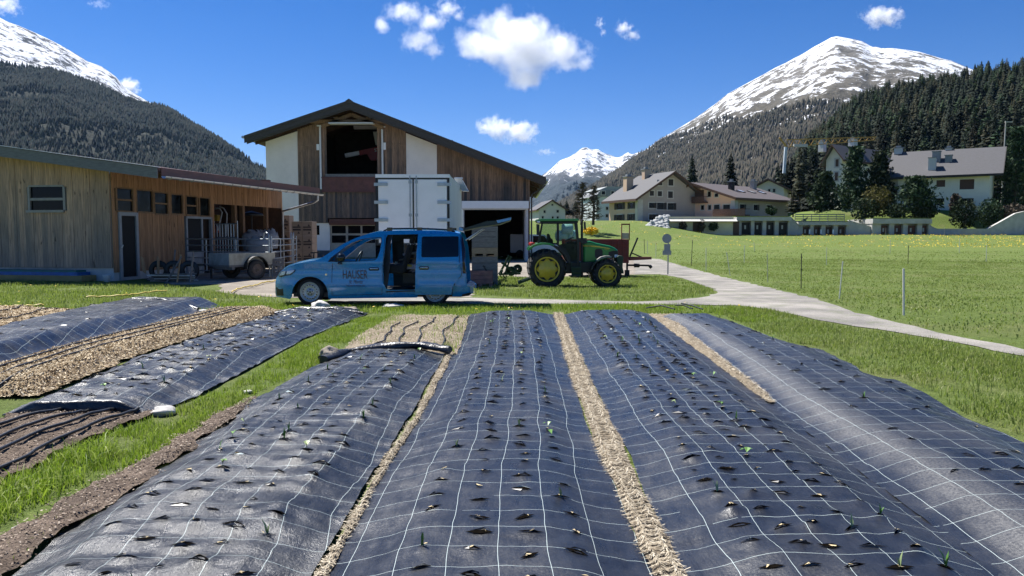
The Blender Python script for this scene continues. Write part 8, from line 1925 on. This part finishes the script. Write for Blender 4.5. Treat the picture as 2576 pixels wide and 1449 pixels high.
cloud("large white cumulus cloud high above the right half of the barn", 1140, 1495, 22, 222, [(-.15, 0, .35, .66, .9, .66), (-.5, 0, .05, .45, .8, .5), (.1, 0, -.15, .55, .9, .6), (.05, 0, -.7, .28, .6, .35), (.6, 0, -.1, .36, .6, .42), (.85, 0, -.35, .2, .4, .22)], .016, .10, 1.6, 1)
cloud("wispy ring shaped white cloud left of the large cumulus", 938, 1125, 2, 148, [(-.1, 0, .6, .6, .7, .3), (.55, 0, .3, .35, .6, .4), (.25, 0, -.35, .45, .7, .4), (.6, 0, -.7, .25, .5, .3), (-.75, 0, .15, .2, .5, .3)], .008, .04, 2.6, 2, .3)
cloud("thin wisp of cloud at the top edge beside the wispy ring", 1078, 1172, -12, 72, [(0, 0, .2, .8, .7, .75), (.6, 0, -.2, .35, .5, .4)], .006, .16, 2.6, 3, .4)
cloud("small oblong white cloud just above the barn's right roof slope", 1194, 1362, 286, 372, [(-.35, 0, .2, .6, .8, .75), (.35, 0, -.1, .6, .8, .75)], .014, .12, 1.7, 4)
cloud("tiny flat cloud between the oblong cloud and the far snowy peak", 1335, 1408, 368, 396, [(0, 0, 0, .95, .8, .85)], .008, .3, 2.2, 5, .3)
cloud("small upright wisp of cloud right of the large cumulus", 1492, 1530, 36, 98, [(-.1, 0, .3, .7, .7, .6), (.3, 0, -.5, .5, .6, .4)], .006, .20, 2.4, 6, .4)
cloud("small curled cloud right of the large cumulus", 1540, 1622, 44, 108, [(-.3, 0, .2, .6, .7, .7), (.2, 0, -.4, .6, .6, .5)], .008, .18, 2.4, 7, .3)
cloud("small bright cloud above the broad snowy mountain", 2155, 2286, 4, 80, [(0, 0, 0, .9, .8, .8), (-.2, 0, .3, .6, .7, .5)], .012, .16, 1.9, 8)
cloud("small white cloud tucked behind the left mountain's ridge", 296, 366, 190, 252, [(-.2, 0, .1, .8, .8, .9)], .014, .12, 1.8, 9)
cloud("faint cloud in the upper left corner", -30, 62, -20, 48, [(0, 0, 0, .95, .8, .9)], .007, .26, 2.2, 10, .4)
cloud("faint small wisp near the top left of the sky", 205, 295, -6, 34, [(0, 0, .2, .9, .7, .8)], .004, .40, 2.4, 11, .6)
HAZE = True
if HAZE:
    m = MB(); m.box(-8200, 8200, -4500, 9400, -2.2, 1240); t = NT("air"); t.n.remove(t.bsdf); v = t.new('ShaderNodeVolumePrincipled'); v.inputs['Color'].default_value = (.42, .66, 1, 1); v.inputs['Density'].default_value = 2.2e-5; v.inputs['Anisotropy'].default_value = .2
    t.l.new(v.outputs[0], t.out.inputs['Volume']); tag(m.build("haze", t.mat), kind='stuff')
